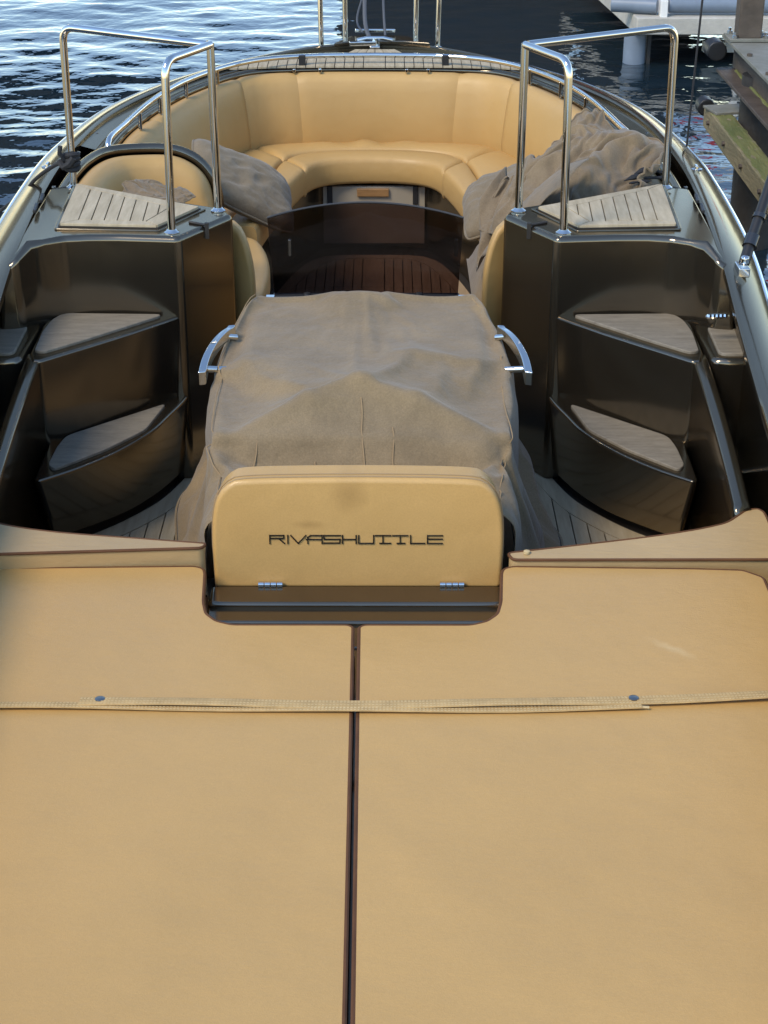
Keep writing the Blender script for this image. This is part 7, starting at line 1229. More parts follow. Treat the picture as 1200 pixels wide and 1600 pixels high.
[1855,45,-6,-18,6,13,-27,25,-39,39,6,-10,-35,46,-30,16,-60,65,14,-4,-17,14,-27,3,-19,32,10,-35,2,26,5,-20,0,15,5,-14,17,-4,-9,12,1,-26,-10,11,31,-2,-18,7,6,0,-3,1,7,-9,-4,4,-5,0,8,-38,35,7,-46,26,19,-23],
[22515,10,11,-23,26,1,-11,16,-15,39,-31,-30,11,2,45,-69,18,7,-5,22,-15,-22,30,12,-19,8,-23,32,-12,-13,-5,41,-10,-40,20,25,-9,-1,-5,-14,18,-47,48,-13,5,0,13,2,-21,1,-5,-2,10,2,2,-1,1,-12,22,1,-4,-17,13,6,-8,-2],
[2849,-11,30,32,-101,64,49,-57,35,-35,33,-2,13,-33,-25,58,-10,-13,-27,-7,-38,54,32,-2,2,-80,55,20,8,-20,-68,70,-1,-5,-6,-42,53,1,16,-22,5,24,-1,-1,-23,-5,2,4,-3,-6,-8,6,0,15,-10,7,9,-68,51,-66,25,53,-80,21,45,20],
[1843,28,8,5,-14,3,19,-21,-57,69,-2,-2,8,-63,59,-28,22,-14,16,-3,15,1,-13,-60,38,36,-17,2,-14,-13,35,-3,-6,-50,31,12,6,-1,5,4,7,-27,28,-55,25,15,3,9,-7,0,2,-1,3,-12,6,-3,7,-9,3,3,-32,43,-14,-55,61,-8],
[22556,16,-9,10,-14,42,-18,2,-29,0,18,34,-26,-38,14,28,-27,6,-21,42,-33,1,14,18,-17,-21,31,-11,-11,22,-19,9,4,10,-18,-21,22,11,-10,-2,8,20,-28,4,2,-13,-1,-1,18,-9,7,-6,5,18,-18,13,4,-34,29,7,-12,-4,6,-12,15,-4],
[2886,-41,78,-45,55,-73,51,23,11,-22,0,-39,10,38,-16,-63,73,6,-75,52,-20,-37,62,16,7,-38,-51,50,23,6,-82,37,33,-5,18,-5,-14,0,6,-3,-7,3,-26,56,-3,-7,-8,-12,0,-3,-2,-4,2,-5,15,-10,-8,-44,56,-4,-68,73,-37,-36,50,23],
[1819,48,-11,8,-57,59,-12,7,-2,-41,-1,41,-16,16,-55,61,-7,-6,-1,18,-7,1,6,-29,-18,-14,49,10,-43,27,8,1,1,-11,-4,-12,-41,56,2,3,10,-2,-3,1,-14,-13,2,11,3,8,2,2,4,-22,12,3,-1,3,-3,-8,-5,14,2,-54,54,-13],
[22601,5,24,-12,-27,25,34,1,-53,16,-13,21,19,-32,-32,53,0,-20,-30,32,-1,10,-15,2,10,-2,-25,27,15,-15,-8,9,1,-13,-16,22,13,-9,2,-10,-28,53,-8,-20,-11,30,-7,-22,2,11,11,-4,2,4,3,5,-18,22,-21,15,17,-22,9,-20,15,0],
[2893,4,-39,53,38,-34,-21,8,27,20,1,-25,-68,70,16,-46,-31,58,-69,45,15,-15,4,31,7,-3,-27,-10,-56,42,5,2,10,17,2,17,-11,-7,0,3,-53,37,5,2,19,7,-5,1,-9,-14,-8,-2,-27,52,-22,3,-51,30,39,-73,45,-35,37,-56,13,58],
[1820,11,33,-8,4,-44,36,11,-9,3,-25,-32,53,8,-44,44,-13,12,8,5,-21,12,6,-7,-58,54,-19,-6,36,-10,-24,-10,34,-11,-12,19,-3,-7,-6,9,8,-61,69,-3,2,2,-16,-10,-25,28,26,-23,10,8,-3,-41,36,2,7,-4,-26,27,-24,2,-11,26],
[22640,9,-1,30,-30,-18,59,-50,52,-15,-35,-15,60,-19,-55,35,25,-18,-10,0,-12,36,-9,-11,5,-15,15,2,-37,40,16,3,-29,-21,46,-15,-56,45,9,10,-15,-4,9,14,-24,-1,-10,21,-3,-7,-4,24,-5,-8,10,6,-1,4,-3,1,-7,7,1,-9,-12,23],
[2845,50,-26,-43,55,21,-59,41,-41,27,25,5,-58,14,37,-24,-61,10,33,5,32,-56,14,21,26,-25,15,11,-50,-14,18,-19,35,20,-53,20,14,21,-16,2,1,13,-18,-19,20,-2,22,6,-3,-10,-58,56,-13,-46,33,37,-35,-3,5,-31,-31,38,55,-80,-11,61],
[1833,26,-44,48,3,-21,23,10,-32,23,-2,-65,59,12,1,-2,2,6,-35,39,-28,28,-4,-7,6,-16,7,-13,-35,47,2,-41,38,-2,-13,11,0,9,-41,37,5,-48,6,47,1,-15,17,-5,-24,-42,69,-5,-33,28,-6,9,-8,6,-25,25,0,-18,2,8,-37,45],
[22692,8,-7,-1,47,-44,22,3,-14,14,18,-70,21,39,-14,-18,6,-8,35,-32,-23,25,18,6,-20,-12,1,5,1,-8,20,23,-31,-21,47,-52,39,-17,-8,34,-25,-3,2,-17,19,28,-23,-5,0,11,-17,14,6,-4,-1,13,3,0,4,0,-10,-4,13,-12,-27,35],
[2834,38,14,-17,-45,68,-27,-52,77,-25,-26,39,2,-25,1,-51,66,-51,-23,53,33,-36,-18,-13,38,17,-16,20,11,-32,-15,-23,33,18,-46,24,-25,29,34,-48,23,25,3,-27,-2,-27,22,7,21,3,-26,-56,81,-27,-64,55,5,-10,25,-23,-21,-34,87,-65,-27,54],
[1799,38,-14,-52,58,11,-17,24,-15,-48,42,2,21,-76,72,2,1,-21,20,-22,20,-20,19,1,2,-6,-32,30,7,-55,24,12,10,-6,-12,15,-17,19,-44,41,-6,10,-1,-15,-31,47,5,-9,13,-36,-15,45,11,-65,48,3,-8,5,-7,6,-10,-15,24,5,-51,49],
[22725,29,-26,-15,38,17,-15,-1,-11,-12,11,15,-40,28,4,0,-17,-14,23,24,-41,-16,50,-6,-4,-13,-38,58,-28,13,-1,-13,9,22,-48,37,16,-27,-22,11,44,-20,-35,18,-2,-10,23,21,-19,-4,1,2,-12,24,-3,9,1,3,-9,10,-11,-13,24,-5,-48,34],
[2856,14,27,7,-13,-46,55,-54,46,20,-14,-15,-18,40,-65,9,8,49,-47,-25,50,18,-63,17,2,26,11,-44,20,32,-3,-15,-14,-30,49,-31,-33,44,30,-10,-50,40,0,13,13,-24,-5,-39,29,34,2,-86,47,47,-35,-25,20,-8,-45,46,23,-80,76,-39,-39,29],
[1763,40,-10,-77,94,-8,2,-8,3,4,-42,57,-21,-58,39,37,-22,26,-38,30,-6,-19,27,-17,15,-12,-2,11,-19,19,-7,-14,-47,57,1,-24,26,-8,13,-66,53,9,2,3,-9,-47,37,19,-21,21,-34,32,-14,1,-26,31,7,-43,44,-14,4,-18,20,-20,25,-32],
[22759,35,-12,-47,56,10,-11,-17,17,-30,20,-20,15,-1,-14,8,23,-31,-10,31,11,-51,23,37,-20,-36,9,0,44,-22,-16,9,-5,-2,8,-11,11,34,-51,2,-9,23,21,-11,-32,13,-2,22,15,-17,-3,-8,11,5,11,-10,4,7,-5,9,-6,-23,-7,40,-28,-16],
[2887,9,22,0,-7,-16,6,33,-43,28,25,-68,41,15,11,-51,-39,49,36,-46,-18,60,-28,-43,27,34,1,-16,-59,50,19,1,14,-16,-69,87,-33,-39,37,34,-11,-16,-26,6,22,23,-3,-28,-46,42,41,-26,-78,89,9,-84,36,46,-27,-11,-2,-54,13,75,-66,-24],
[1738,21,15,-17,-24,51,-19,19,-8,-15,26,-10,2,-29,-11,11,30,1,-46,43,5,1,-19,27,-9,-3,10,-60,55,-2,-14,11,-4,-33,40,-31,-13,47,-18,9,-43,9,24,17,-12,0,-46,29,23,-4,8,-44,27,19,-62,51,-10,10,-36,40,-4,7,-56,57,-31,29],
[22804,4,44,-53,2,39,14,-27,-35,53,-26,1,3,-20,5,7,4,8,-38,25,23,-25,-27,21,37,-6,-27,-41,44,12,11,-9,-27,23,-10,-10,5,18,9,-51,19,12,-11,13,5,-24,21,-5,6,17,-11,-9,11,-3,10,-4,-4,7,1,4,-3,-4,-48,39,24,-31],
[2876,53,-56,49,14,-43,-21,37,7,-70,36,23,-5,27,0,-5,-58,-11,80,-38,-32,41,14,-37,-7,3,2,39,-20,-8,-21,20,12,25,-81,71,14,-47,-38,49,25,1,-12,-25,-39,54,26,-11,-27,-25,2,68,-99,52,40,-29,-64,50,41,-53,4,13,-64,31,56,-53],
[1787,-40,43,38,-49,46,-1,9,4,-5,-26,22,-26,8,-7,-10,41,-5,-63,59,9,3,-4,-4,9,-3,-11,-4,6,-27,24,6,-9,4,-2,11,-68,51,21,-18,9,-11,-42,16,30,-1,10,-46,23,8,-6,-7,27,-25,21,-43,35,-8,9,-31,41,-4,-44,34,17,-21],
[22836,19,-20,39,-38,42,-39,24,-1,-6,14,-18,-49,70,-20,-7,4,8,-45,30,21,-14,-14,-11,15,24,11,-52,21,3,-3,3,24,-15,-10,4,-10,9,-16,29,-26,-14,38,-2,-31,23,-15,25,-2,-6,2,16,-15,-9,10,16,-4,-14,5,12,-3,-4,-42,6,47,-5],
[2868,34,30,-38,35,-59,54,-26,-23,-17,-19,62,-2,-17,28,11,-42,-19,49,-8,-40,29,-1,10,-4,-25,-22,54,-62,83,-21,-15,-48,29,32,-9,28,-12,-32,-46,46,24,11,0,-23,-61,56,30,-11,-71,71,-2,-28,-56,69,24,-23,-64,63,25,-30,-18,-44,8,46,33],
[1765,18,-72,74,5,10,29,-30,-19,36,-9,-18,0,-26,33,13,-3,-65,36,14,20,1,6,-8,8,-16,12,0,-12,18,-46,15,25,-19,-10,13,17,-21,-35,58,-26,9,10,-37,-30,60,-6,6,-60,58,3,-42,23,21,-8,-27,-22,55,-15,13,-36,39,-13,-42,54,11],
[22883,17,-24,35,-10,12,-25,24,2,-17,3,-40,20,52,-13,-72,54,7,-13,-17,8,7,-1,-2,1,19,-9,3,-9,-19,31,-7,-12,41,-68,72,-61,14,18,-21,35,-35,2,19,0,-26,22,-5,14,-7,-16,32,-11,-13,-2,29,-17,-1,-5,-1,28,-8,-34,-22,56,-6],
[2856,50,-18,24,5,-13,-85,81,5,-69,33,14,13,-53,23,2,1,34,-4,-3,-16,-3,0,1,-38,47,-21,-2,-51,47,48,-7,-19,-48,74,-77,41,23,12,-39,-46,58,-26,47,-9,-17,-62,52,33,-15,-69,79,-11,-45,-20,69,12,-35,-48,43,37,-31,-46,-9,50,-4],
[1712,52,-88,92,-48,0,66,-9,-46,-32,56,-11,-12,10,-17,20,9,-13,-25,-5,39,1,6,13,-4,-2,-28,21,8,-4,6,-30,-44,58,2,8,-3,-5,-51,41,13,-23,1,7,-3,-51,66,-21,11,-27,30,-5,-53,65,-8,-40,41,-28,23,-8,9,-26,43,-70,65,-11],
[22908,33,-34,-4,35,8,-23,-2,-15,46,-63,8,17,20,19,-43,9,6,5,-27,16,-4,5,-6,2,-4,33,-12,-24,12,-1,4,4,-11,12,-1,2,-18,19,-32,28,9,-25,25,-17,-3,3,2,9,10,-43,35,2,-12,-12,26,-9,8,-1,-42,48,11,-22,-49,41,20],
[2869,12,39,-21,29,13,-87,9,63,-17,-25,15,8,-40,7,-32,14,46,18,-11,-3,-8,-1,-13,-3,-46,71,-15,-21,-20,20,47,6,-19,-4,-27,-38,56,30,-6,-48,-43,79,-37,28,21,-31,-64,58,32,-90,80,2,-46,-29,77,-19,17,-28,-54,65,15,-46,-34,26,63],
[1671,57,-53,30,39,-82,31,48,-15,-66,23,1,15,1,15,-14,-25,37,-7,-14,9,8,-3,9,8,-20,16,-1,-3,-4,12,-43,46,-18,-26,33,3,7,-40,-37,67,-12,-19,-23,36,10,-46,49,-31,15,14,0,-69,62,-7,11,-47,52,-30,20,13,-54,42,-9,4,15],
[22949,23,-10,-20,-1,55,-16,-14,-23,49,-44,-32,43,-4,24,-13,10,5,-21,-40,33,0,19,-27,18,22,-18,-4,13,-4,-4,-11,1,9,22,-21,5,-13,-1,-1,12,1,-16,-16,46,-15,-11,1,-7,13,-1,-2,1,16,-37,30,-11,1,21,-31,5,27,-8,-28,-3,32],
[2873,-16,79,-8,-35,38,12,-105,41,37,13,-23,3,-12,-14,-40,-10,52,17,5,4,-10,-7,-5,-11,11,-30,35,-4,11,-39,69,-54,43,-8,-20,-26,9,53,-3,-71,-9,68,7,-60,-4,63,-46,-45,26,13,23,19,-31,-50,69,15,-54,51,-76,28,50,-7,-79,1,70],
[1632,58,11,-34,-36,71,-57,-1,56,-16,-40,-20,17,12,4,17,-30,25,-23,29,-1,-19,19,-3,1,-2,4,4,-4,2,9,4,-50,47,-17,7,-13,8,-78,78,-14,-3,-39,55,-32,22,0,-3,-4,-19,30,7,-54,19,31,2,-41,15,26,-13,-7,17,-45,53,-35,44],
[22989,20,-6,-25,5,29,1,12,-23,-3,-21,22,-6,1,19,-22,14,-18,38,-34,-13,22,10,-28,15,21,6,-18,11,-2,-1,-33,32,-12,16,0,8,-17,-49,51,16,-9,-47,31,14,-11,-32,38,10,-29,9,-1,14,1,-23,5,8,9,-7,4,-29,43,-14,-1,-28,25],
[2895,-7,4,63,8,-74,69,0,-98,46,45,-17,9,-27,5,-25,-37,42,11,3,-22,38,-19,8,0,-34,22,-1,9,-6,3,-9,45,-54,33,-15,-1,15,5,-38,6,15,22,-41,26,-39,-27,52,12,-74,40,2,43,-1,-62,4,67,-21,-38,48,-82,56,41,-60,-46,50],
[1606,56,5,9,-75,32,20,5,-65,77,-21,-23,-1,-19,26,-14,15,-7,0,15,8,-19,19,-7,11,2,-2,-1,6,-11,6,-16,13,10,-55,39,2,-24,21,-57,44,-14,19,-3,-20,20,-5,10,-45,36,9,-2,-2,-53,45,6,14,-55,37,9,-7,18,-48,40,-4,18],
[23038,-8,22,0,-14,-8,56,-45,26,-12,-18,4,-35,64,-22,14,-4,-53,54,-6,-8,-1,10,-21,12,10,5,4,-12,15,-3,24,1,-38,2,-14,30,11,-37,-18,47,-1,-16,-6,-16,-13,52,-28,24,4,-21,-17,35,-19,15,-39,32,-5,5,7,-23,15,5,5,-20,7],
[2905,27,-31,-2,79,-10,-90,67,17,-78,49,15,-14,4,-10,12,-47,28,11,-10,-19,37,-16,6,0,-25,11,-3,13,2,0,-39,27,-3,60,-24,-18,-74,94,4,-39,-48,73,-9,-61,5,27,-13,51,-17,-39,-20,39,41,-19,-63,47,36,-9,-15,-63,28,62,-18,-73,26],
[1618,25,24,15,11,-101,48,30,10,-82,74,-60,42,6,-11,-33,42,-14,-27,33,7,-4,-1,-2,5,15,-1,-8,7,-5,1,3,2,-16,21,-36,-52,86,-26,-46,25,31,-28,27,-10,-36,19,12,-4,-23,33,-3,10,-54,27,30,3,-17,-14,-21,53,-28,20,-29,47,-10],
[23079,4,-16,26,-5,3,-23,54,-18,-18,11,-60,40,26,-25,31,-36,7,22,-2,-12,-5,14,-21,8,6,4,-4,12,5,2,2,5,18,-38,-3,2,3,20,-41,13,9,20,-13,-28,-30,19,53,-2,-7,-13,-21,22,5,0,-23,5,11,3,-3,0,-9,24,-11,-2,1],
[2870,59,-17,-47,3,69,-2,-89,31,58,-50,12,5,-48,33,16,-49,55,2,-32,6,1,8,16,-8,-30,21,-5,-3,8,0,-12,-1,-18,9,58,-15,-31,-33,68,0,-51,-13,28,-39,-15,4,42,4,31,-57,-22,28,48,-2,-66,21,40,8,7,-38,-56,53,48,-56,-23],
[1644,6,27,19,-3,-10,-46,19,38,15,-75,20,16,26,-23,8,-7,17,-59,49,4,1,-3,-6,-33,44,-2,8,-5,3,-4,-3,5,8,-21,23,-89,44,23,-13,-45,56,-1,-20,12,-24,-14,48,-24,1,23,-10,10,-32,-11,55,-4,-42,29,4,-36,47,-42,44,-5,-5],
[23108,14,-18,9,-8,32,-38,9,38,-5,-32,-40,36,9,17,-5,-6,-20,22,-14,9,-2,5,-2,18,-11,-5,5,3,6,4,0,-3,6,6,-14,-8,-5,15,-5,-25,35,-38,50,-13,-49,-16,69,12,-5,-48,31,-1,9,-15,-8,-6,-12,41,-9,-10,8,-1,5,1,-5],
[2837,60,-4,-10,-93,93,18,0,-85,11,74,-17,-9,-30,-49,49,21,-37,54,-44,3,16,7,16,4,-44,33,-22,0,1,3,7,6,-15,-40,25,48,0,-84,62,20,-50,-38,64,-34,-33,7,23,29,6,-64,29,2,37,19,-50,17,28,-56,35,31,-47,-51,59,2,20],
[1659,32,0,-45,61,-28,-6,31,-38,52,11,-96,26,54,-8,-35,27,5,-1,-55,60,-8,-12,24,-17,2,1,4,8,-7,2,-2,-17,1,17,1,7,-84,21,48,-52,38,-4,0,-7,8,-32,40,2,-21,19,-16,14,11,-15,4,-30,10,34,-28,36,-49,40,-3,-5,3],
[23151,-27,44,5,-34,28,0,-20,19,21,-21,-39,10,22,-3,20,-13,-11,7,-3,4,-4,1,-1,5,12,-29,37,-14,15,0,3,4,-7,4,-2,-9,-14,19,-17,-2,28,-52,52,-4,-35,-33,61,16,0,-26,0,10,1,-6,0,-47,25,18,15,-9,-11,9,2,15,-9],
[2828,36,18,9,-116,117,-2,-30,31,-69,7,54,-3,-56,21,-55,43,-4,23,23,-62,39,12,-35,32,-14,2,-7,2,0,3,6,17,9,-27,-50,17,62,-23,-55,70,-22,-64,51,-15,-36,4,13,21,23,14,-79,33,11,29,5,7,6,-24,-61,40,53,-42,-3,-37,42],
[1619,55,4,-70,63,-9,-46,50,-42,11,34,3,-66,23,20,-3,10,0,-13,2,-5,23,-4,0,6,-5,0,-33,36,-5,4,3,-15,-7,1,19,-2,-32,-42,27,13,15,-5,27,-60,23,2,18,-12,1,3,18,-29,24,-6,-2,7,-46,50,1,-34,36,-11,-15,24,-25],
[23155,15,-1,7,-31,1,38,-27,24,-17,24,-63,25,-1,23,-25,11,7,20,-10,-14,1,-1,3,-1,8,-15,20,-11,23,-5,4,1,0,10,-48,35,11,-59,50,6,0,-67,30,36,1,-50,37,4,8,-11,0,-8,12,-10,2,-22,-5,18,10,1,-1,3,-8,3,11],
[2872,-2,36,28,-101,85,18,-32,22,10,-85,40,34,-2,-98,80,-21,-20,-20,51,18,-39,7,9,0,0,5,27,-78,49,-11,2,18,14,-3,-77,22,50,6,-12,-10,-4,-55,21,46,-54,-18,28,53,-9,-11,-33,-30,47,32,-3,0,22,-16,-41,-44,54,23,18,-26,-64],
[1631,17,25,22,-13,-61,53,10,-20,-71,60,28,4,-90,69,9,-45,37,-16,7,1,17,3,-8,3,3,-21,19,-32,27,-3,-3,-6,-7,28,-2,-1,-35,-33,43,-35,44,11,-12,-4,-52,55,13,-15,6,-37,43,2,-10,-20,24,3,-24,29,-26,22,-15,14,-5,-32,44],
[23215,-15,15,4,24,-28,29,-29,9,26,-59,24,18,-24,15,-3,-7,-8,36,-41,0,24,0,8,0,6,-2,-7,9,1,4,-4,-4,12,-3,-10,-2,23,-46,50,-18,2,-22,-38,68,1,-14,4,-21,22,-5,8,-21,23,-61,55,13,-28,-22,34,4,10,-11,-8,-15,6],
[2868,52,-15,-62,23,60,-22,4,3,1,19,-54,-22,59,-9,-71,82,-28,-61,71,11,-28,0,0,14,-8,-65,53,45,-21,-27,-42,86,-12,-57,-4,6,46,17,-18,11,-30,-34,4,28,17,-9,-17,-28,38,36,-33,9,-39,69,-16,-42,54,-56,55,-47,-36,51,15,30,-45],
[1696,-9,9,56,-2,-12,-65,73,5,-22,-72,56,30,0,-89,75,15,-24,15,-11,-3,-36,56,0,2,-28,25,-19,21,-65,40,23,-2,-48,42,2,6,-33,-19,53,-77,51,22,-2,-1,-16,-41,25,20,11,3,9,-64,20,20,-2,15,-11,28,-54,34,-5,-22,17,11,-39],
[23215,29,-13,-32,42,-36,26,-4,31,-55,37,-29,17,-33,39,-14,1,-9,1,8,-16,17,0,12,-5,10,-1,-1,-9,7,16,2,-28,22,-4,-31,19,24,-14,-1,-6,14,-51,10,31,16,-4,-3,-1,-6,-4,-41,65,-37,9,5,4,-12,0,11,4,-33,59,-20,-22,-15],
[2851,45,15,-38,-24,38,30,-32,-50,63,2,-5,-64,36,15,6,-48,39,-4,-70,88,10,-39,-33,24,44,-43,-51,57,39,-23,-35,-22,69,-46,-32,16,52,14,-41,36,-22,-36,-5,21,21,4,-8,18,-32,6,-20,55,1,-20,24,-15,-86,87,18,-65,52,-56,17,25,32],
[1742,7,-28,27,40,1,-3,-65,56,16,-5,-72,30,44,-19,-70,77,12,-16,-4,18,-56,31,29,-26,23,-36,32,-22,30,-46,-25,61,-36,19,15,-1,-40,41,1,-73,52,25,-13,-6,12,-12,9,1,-51,58,-7,-3,-36,53,-41,-9,70,-35,-43,35,7,-2,-30,25,12],
[23249,14,15,-36,5,37,-38,33,-29,28,-42,37,-8,-28,13,22,-24,10,-14,12,-11,8,-2,-1,20,0,6,-2,-27,16,26,7,-47,46,-8,-58,35,5,12,-1,-11,17,-60,44,-3,-1,21,-15,-16,39,-70,78,-26,-14,-11,25,5,-38,54,-27,-37,33,19,10,-15,-29],
[2859,54,-12,15,-22,-70,76,20,-15,-70,60,13,-10,-59,52,2,-13,-26,34,-68,51,40,-7,-34,-51,31,60,-54,-52,66,14,-3,-56,62,-11,-62,14,82,-56,5,44,-24,-46,58,-5,-63,34,18,11,-13,-8,6,14,33,-55,36,11,-51,-24,76,-17,-7,-27,-22,10,27],
[1747,41,-32,-26,27,52,-10,-40,-12,40,12,-42,-45,74,4,-44,-31,46,37,-8,3,-32,-25,52,12,-69,62,-2,-22,15,6,-68,51,25,-78,52,-4,22,-53,54,-11,-6,3,16,-50,-6,49,0,1,1,-41,10,17,25,-46,12,21,-28,16,38,-55,-15,32,10,-27,21],
[23301,5,1,18,-13,-4,10,-12,22,-30,25,-14,11,-24,-2,9,39,-43,2,7,-9,2,7,-4,-3,19,-1,3,16,-46,32,29,-21,-46,63,-7,-57,37,14,-39,23,10,6,-60,58,-7,-12,21,-23,17,-21,11,30,-31,-30,66,-47,-1,51,-50,-6,15,9,2,15,-13],
[2889,29,32,-22,16,-63,3,63,-6,-27,-54,70,-6,-15,-39,69,-33,22,-41,-18,15,54,4,-25,-39,-40,33,16,27,-72,47,15,-12,-16,37,-10,-60,56,32,-74,64,-10,-6,-32,54,5,-14,-20,-48,25,71,-11,-54,40,28,-74,42,36,-97,43,43,-2,-29,-22,-21,12],
[1746,57,-31,-20,-24,72,-22,13,-9,-62,70,-2,-39,-27,68,-9,-37,-20,25,49,-5,1,-54,19,35,-28,-35,56,4,-38,25,4,-15,-17,28,-59,48,17,-10,-11,17,-22,27,6,-18,2,-23,-4,43,6,-21,-63,79,-24,11,-8,24,-57,61,-34,33,-63,30,0,25,-43],
[23358,7,-5,5,24,-44,57,-47,14,2,-4,20,-43,45,-47,-8,38,29,-25,-32,22,-5,3,1,1,-3,17,-13,6,18,-39,37,7,-25,-1,27,-11,-28,35,-35,20,-1,-18,14,17,-42,46,9,-34,18,-13,-10,-7,54,-49,49,-32,-26,-2,70,-42,-6,3,0,4,23],
[2920,21,21,12,-11,-12,-58,54,11,15,-51,-6,54,-23,-35,-13,75,-34,19,-29,-23,17,47,3,-65,-38,-3,26,20,54,-91,4,44,37,-73,53,13,-60,37,40,-73,60,-70,34,23,16,-15,4,-22,-44,72,33,-35,-21,47,-77,24,68,-86,3,9,49,-9,-15,-27,-26],
[1753,10,35,-6,-11,-42,54,-1,16,-62,22,7,19,-34,26,-1,-12,-38,0,12,59,-3,-83,83,2,-9,-45,-11,48,-9,17,-52,10,19,28,-1,-26,-49,32,30,-5,11,-2,-1,-35,31,-1,12,-21,-24,47,-39,-11,41,-11,25,-24,8,5,-35,25,8,-23,-22,23,26],
[23356,43,-17,-9,-15,0,-3,35,-20,-2,-14,36,-40,27,-31,-9,10,41,9,-25,-22,17,-8,0,13,-14,18,0,-23,43,-34,-9,44,-13,-23,-8,36,-1,-8,-5,-12,-3,20,-15,-11,15,20,-34,46,-20,-13,30,-69,49,29,-35,44,-54,-40,93,-22,-33,19,3,-15,0],
[2980,10,10,4,11,21,-23,-41,22,44,-22,-70,35,49,-44,-29,54,2,-14,27,-37,-25,53,-27,13,-48,-25,-3,16,77,-53,-49,93,9,-70,17,44,2,5,-9,-71,49,-11,31,32,-30,-59,56,-28,50,-13,1,26,-30,5,-30,-24,83,-39,-46,-16,62,8,12,-13,-29],
[1764,24,-18,41,-6,-43,41,-3,7,-25,-31,44,-9,14,5,-33,28,-14,-33,-33,52,45,-70,61,-23,26,-2,-29,-44,67,-15,-21,37,-25,17,-2,2,-38,45,-80,76,8,-2,-15,24,-63,33,11,11,0,-49,9,12,37,-2,-53,55,-23,7,-2,-33,41,-13,-6,-20,6],
[23370,35,19,-28,-19,-10,-1,20,20,-30,1,-12,31,-28,-16,38,-28,16,18,13,-11,-25,5,-2,-31,53,-2,-12,-5,-6,37,-41,8,23,1,-41,35,8,-38,46,-31,-10,1,33,-52,42,-17,26,3,-8,-18,14,-28,37,-7,-5,-28,29,1,11,13,-24,-1,-22,25,3],
[3049,-3,23,-13,21,29,-23,-9,-51,82,-15,-40,-40,12,26,40,-16,11,1,-34,42,-59,63,-28,-71,57,-12,-39,-15,28,61,-73,45,32,0,-85,72,16,-2,-5,9,-30,3,-28,31,41,-12,-70,36,6,45,-7,10,-72,29,47,-48,28,-23,-26,-45,41,28,7,10,3],
[1764,42,-15,-12,11,29,-24,-46,38,6,4,-2,-5,2,-34,52,-18,-59,82,-43,-56,45,52,-26,19,-49,57,-24,17,-57,15,42,-50,45,-4,-17,-8,51,-54,14,-3,13,-45,57,0,7,-72,42,23,-15,27,-36,-55,81,2,2,-59,36,28,-44,39,-48,26,11,-12,-19],
[23409,5,36,6,-13,-48,29,6,-38,55,-20,-28,22,-24,28,-2,-21,1,24,8,12,-6,-37,28,-43,6,47,17,-76,54,1,-25,1,21,-41,52,-11,-37,51,-51,43,-12,-19,-11,43,-29,16,-4,13,22,-27,-15,7,0,26,-40,3,11,2,7,-12,32,-6,-30,8,4],
[3101,15,-21,26,-8,-16,35,7,10,-17,-38,36,-46,-9,-9,29,37,19,-51,43,-39,33,-31,31,-62,-27,47,15,-23,-31,2,49,-49,57,-15,-10,39,-2,2,4,0,-21,45,-31,-50,29,49,-9,-29,-37,49,36,-10,-14,-64,53,41,-24,-64,57,-35,-28,23,-4,29,19],
[1786,26,16,-31,38,-46,31,17,-46,-11,38,5,-15,-14,19,6,-10,-70,99,-13,-38,-48,58,40,-9,-42,16,20,-12,17,-33,-41,81,-21,-29,23,15,-29,-9,55,-28,8,6,-40,31,1,18,-79,47,31,-19,21,-34,-39,82,-14,-14,-47,57,6,-48,33,5,-38,23,24],
[23468,-18,25,40,-28,22,-17,-38,24,40,-37,-28,-3,48,-45,47,-27,-13,22,-6,21,7,-13,-34,29,-35,19,22,0,-13,6,9,-37,17,17,-19,-26,43,27,-32,24,-16,-41,26,-3,22,-19,9,3,1,35,-30,-19,18,-22,34,-35,8,8,-7,4,-1,9,16,-11,-27],
[3132,39,-33,15,-34,2,7,24,30,-13,-13,-45,-31,92,-27,-32,51,-9,-12,-36,62,-39,43,-47,23,-69,4,40,55,-45,-46,16,27,42,-107,98,-25,46,-34,-25,27,-15,11,38,-19,-80,65,29,0,-25,-40,42,35,-6,-32,-50,69,15,-91,44,46,-31,-20,-30,1,19],
[1816,17,15,19,-26,-25,34,25,-47,-29,48,7,-25,24,-74,41,16,14,-20,13,14,-56,-16,50,25,5,-67,35,19,-17,12,-19,-13,26,15,-21,29,-85,47,7,7,17,3,-1,-75,74,-5,0,-27,-11,44,-19,30,-75,47,25,-5,-67,63,-16,13,-37,24,7,-2,-32],
[23520,-1,-32,47,33,0,-27,-29,21,42,-70,37,-42,14,48,-57,31,8,1,-25,-9,37,18,-31,-1,-38,33,6,6,5,-29,26,-7,-16,-1,38,-47,33,8,-27,2,9,15,-18,-4,11,6,-6,2,12,-14,35,-38,15,-25,26,-22,1,-6,10,6,-8,10,3,5,-14],
[3154,45,-15,-17,-21,-6,-8,23,41,-43,12,-7,-57,73,7,25,-89,61,5,-70,49,42,-50,40,-35,-24,-32,8,57,28,-30,-55,1,102,-67,-46,54,41,-7,1,-5,-12,-22,-4,61,-34,-59,69,22,1,-10,-67,53,28,0,-81,43,29,-10,-84,71,26,-21,-13,-36,-27],
[1854,26,-42,52,7,-23,16,-43,61,-45,8,10,-11,33,-41,-60,77,5,-22,32,-34,29,-34,-30,72,-22,13,-51,32,36,-59,38,-29,30,-21,23,-26,58,-47,-35,13,24,22,5,-13,-47,58,-22,16,-27,-26,36,26,5,-77,62,17,-28,-33,57,-43,39,-35,-17,31,16],
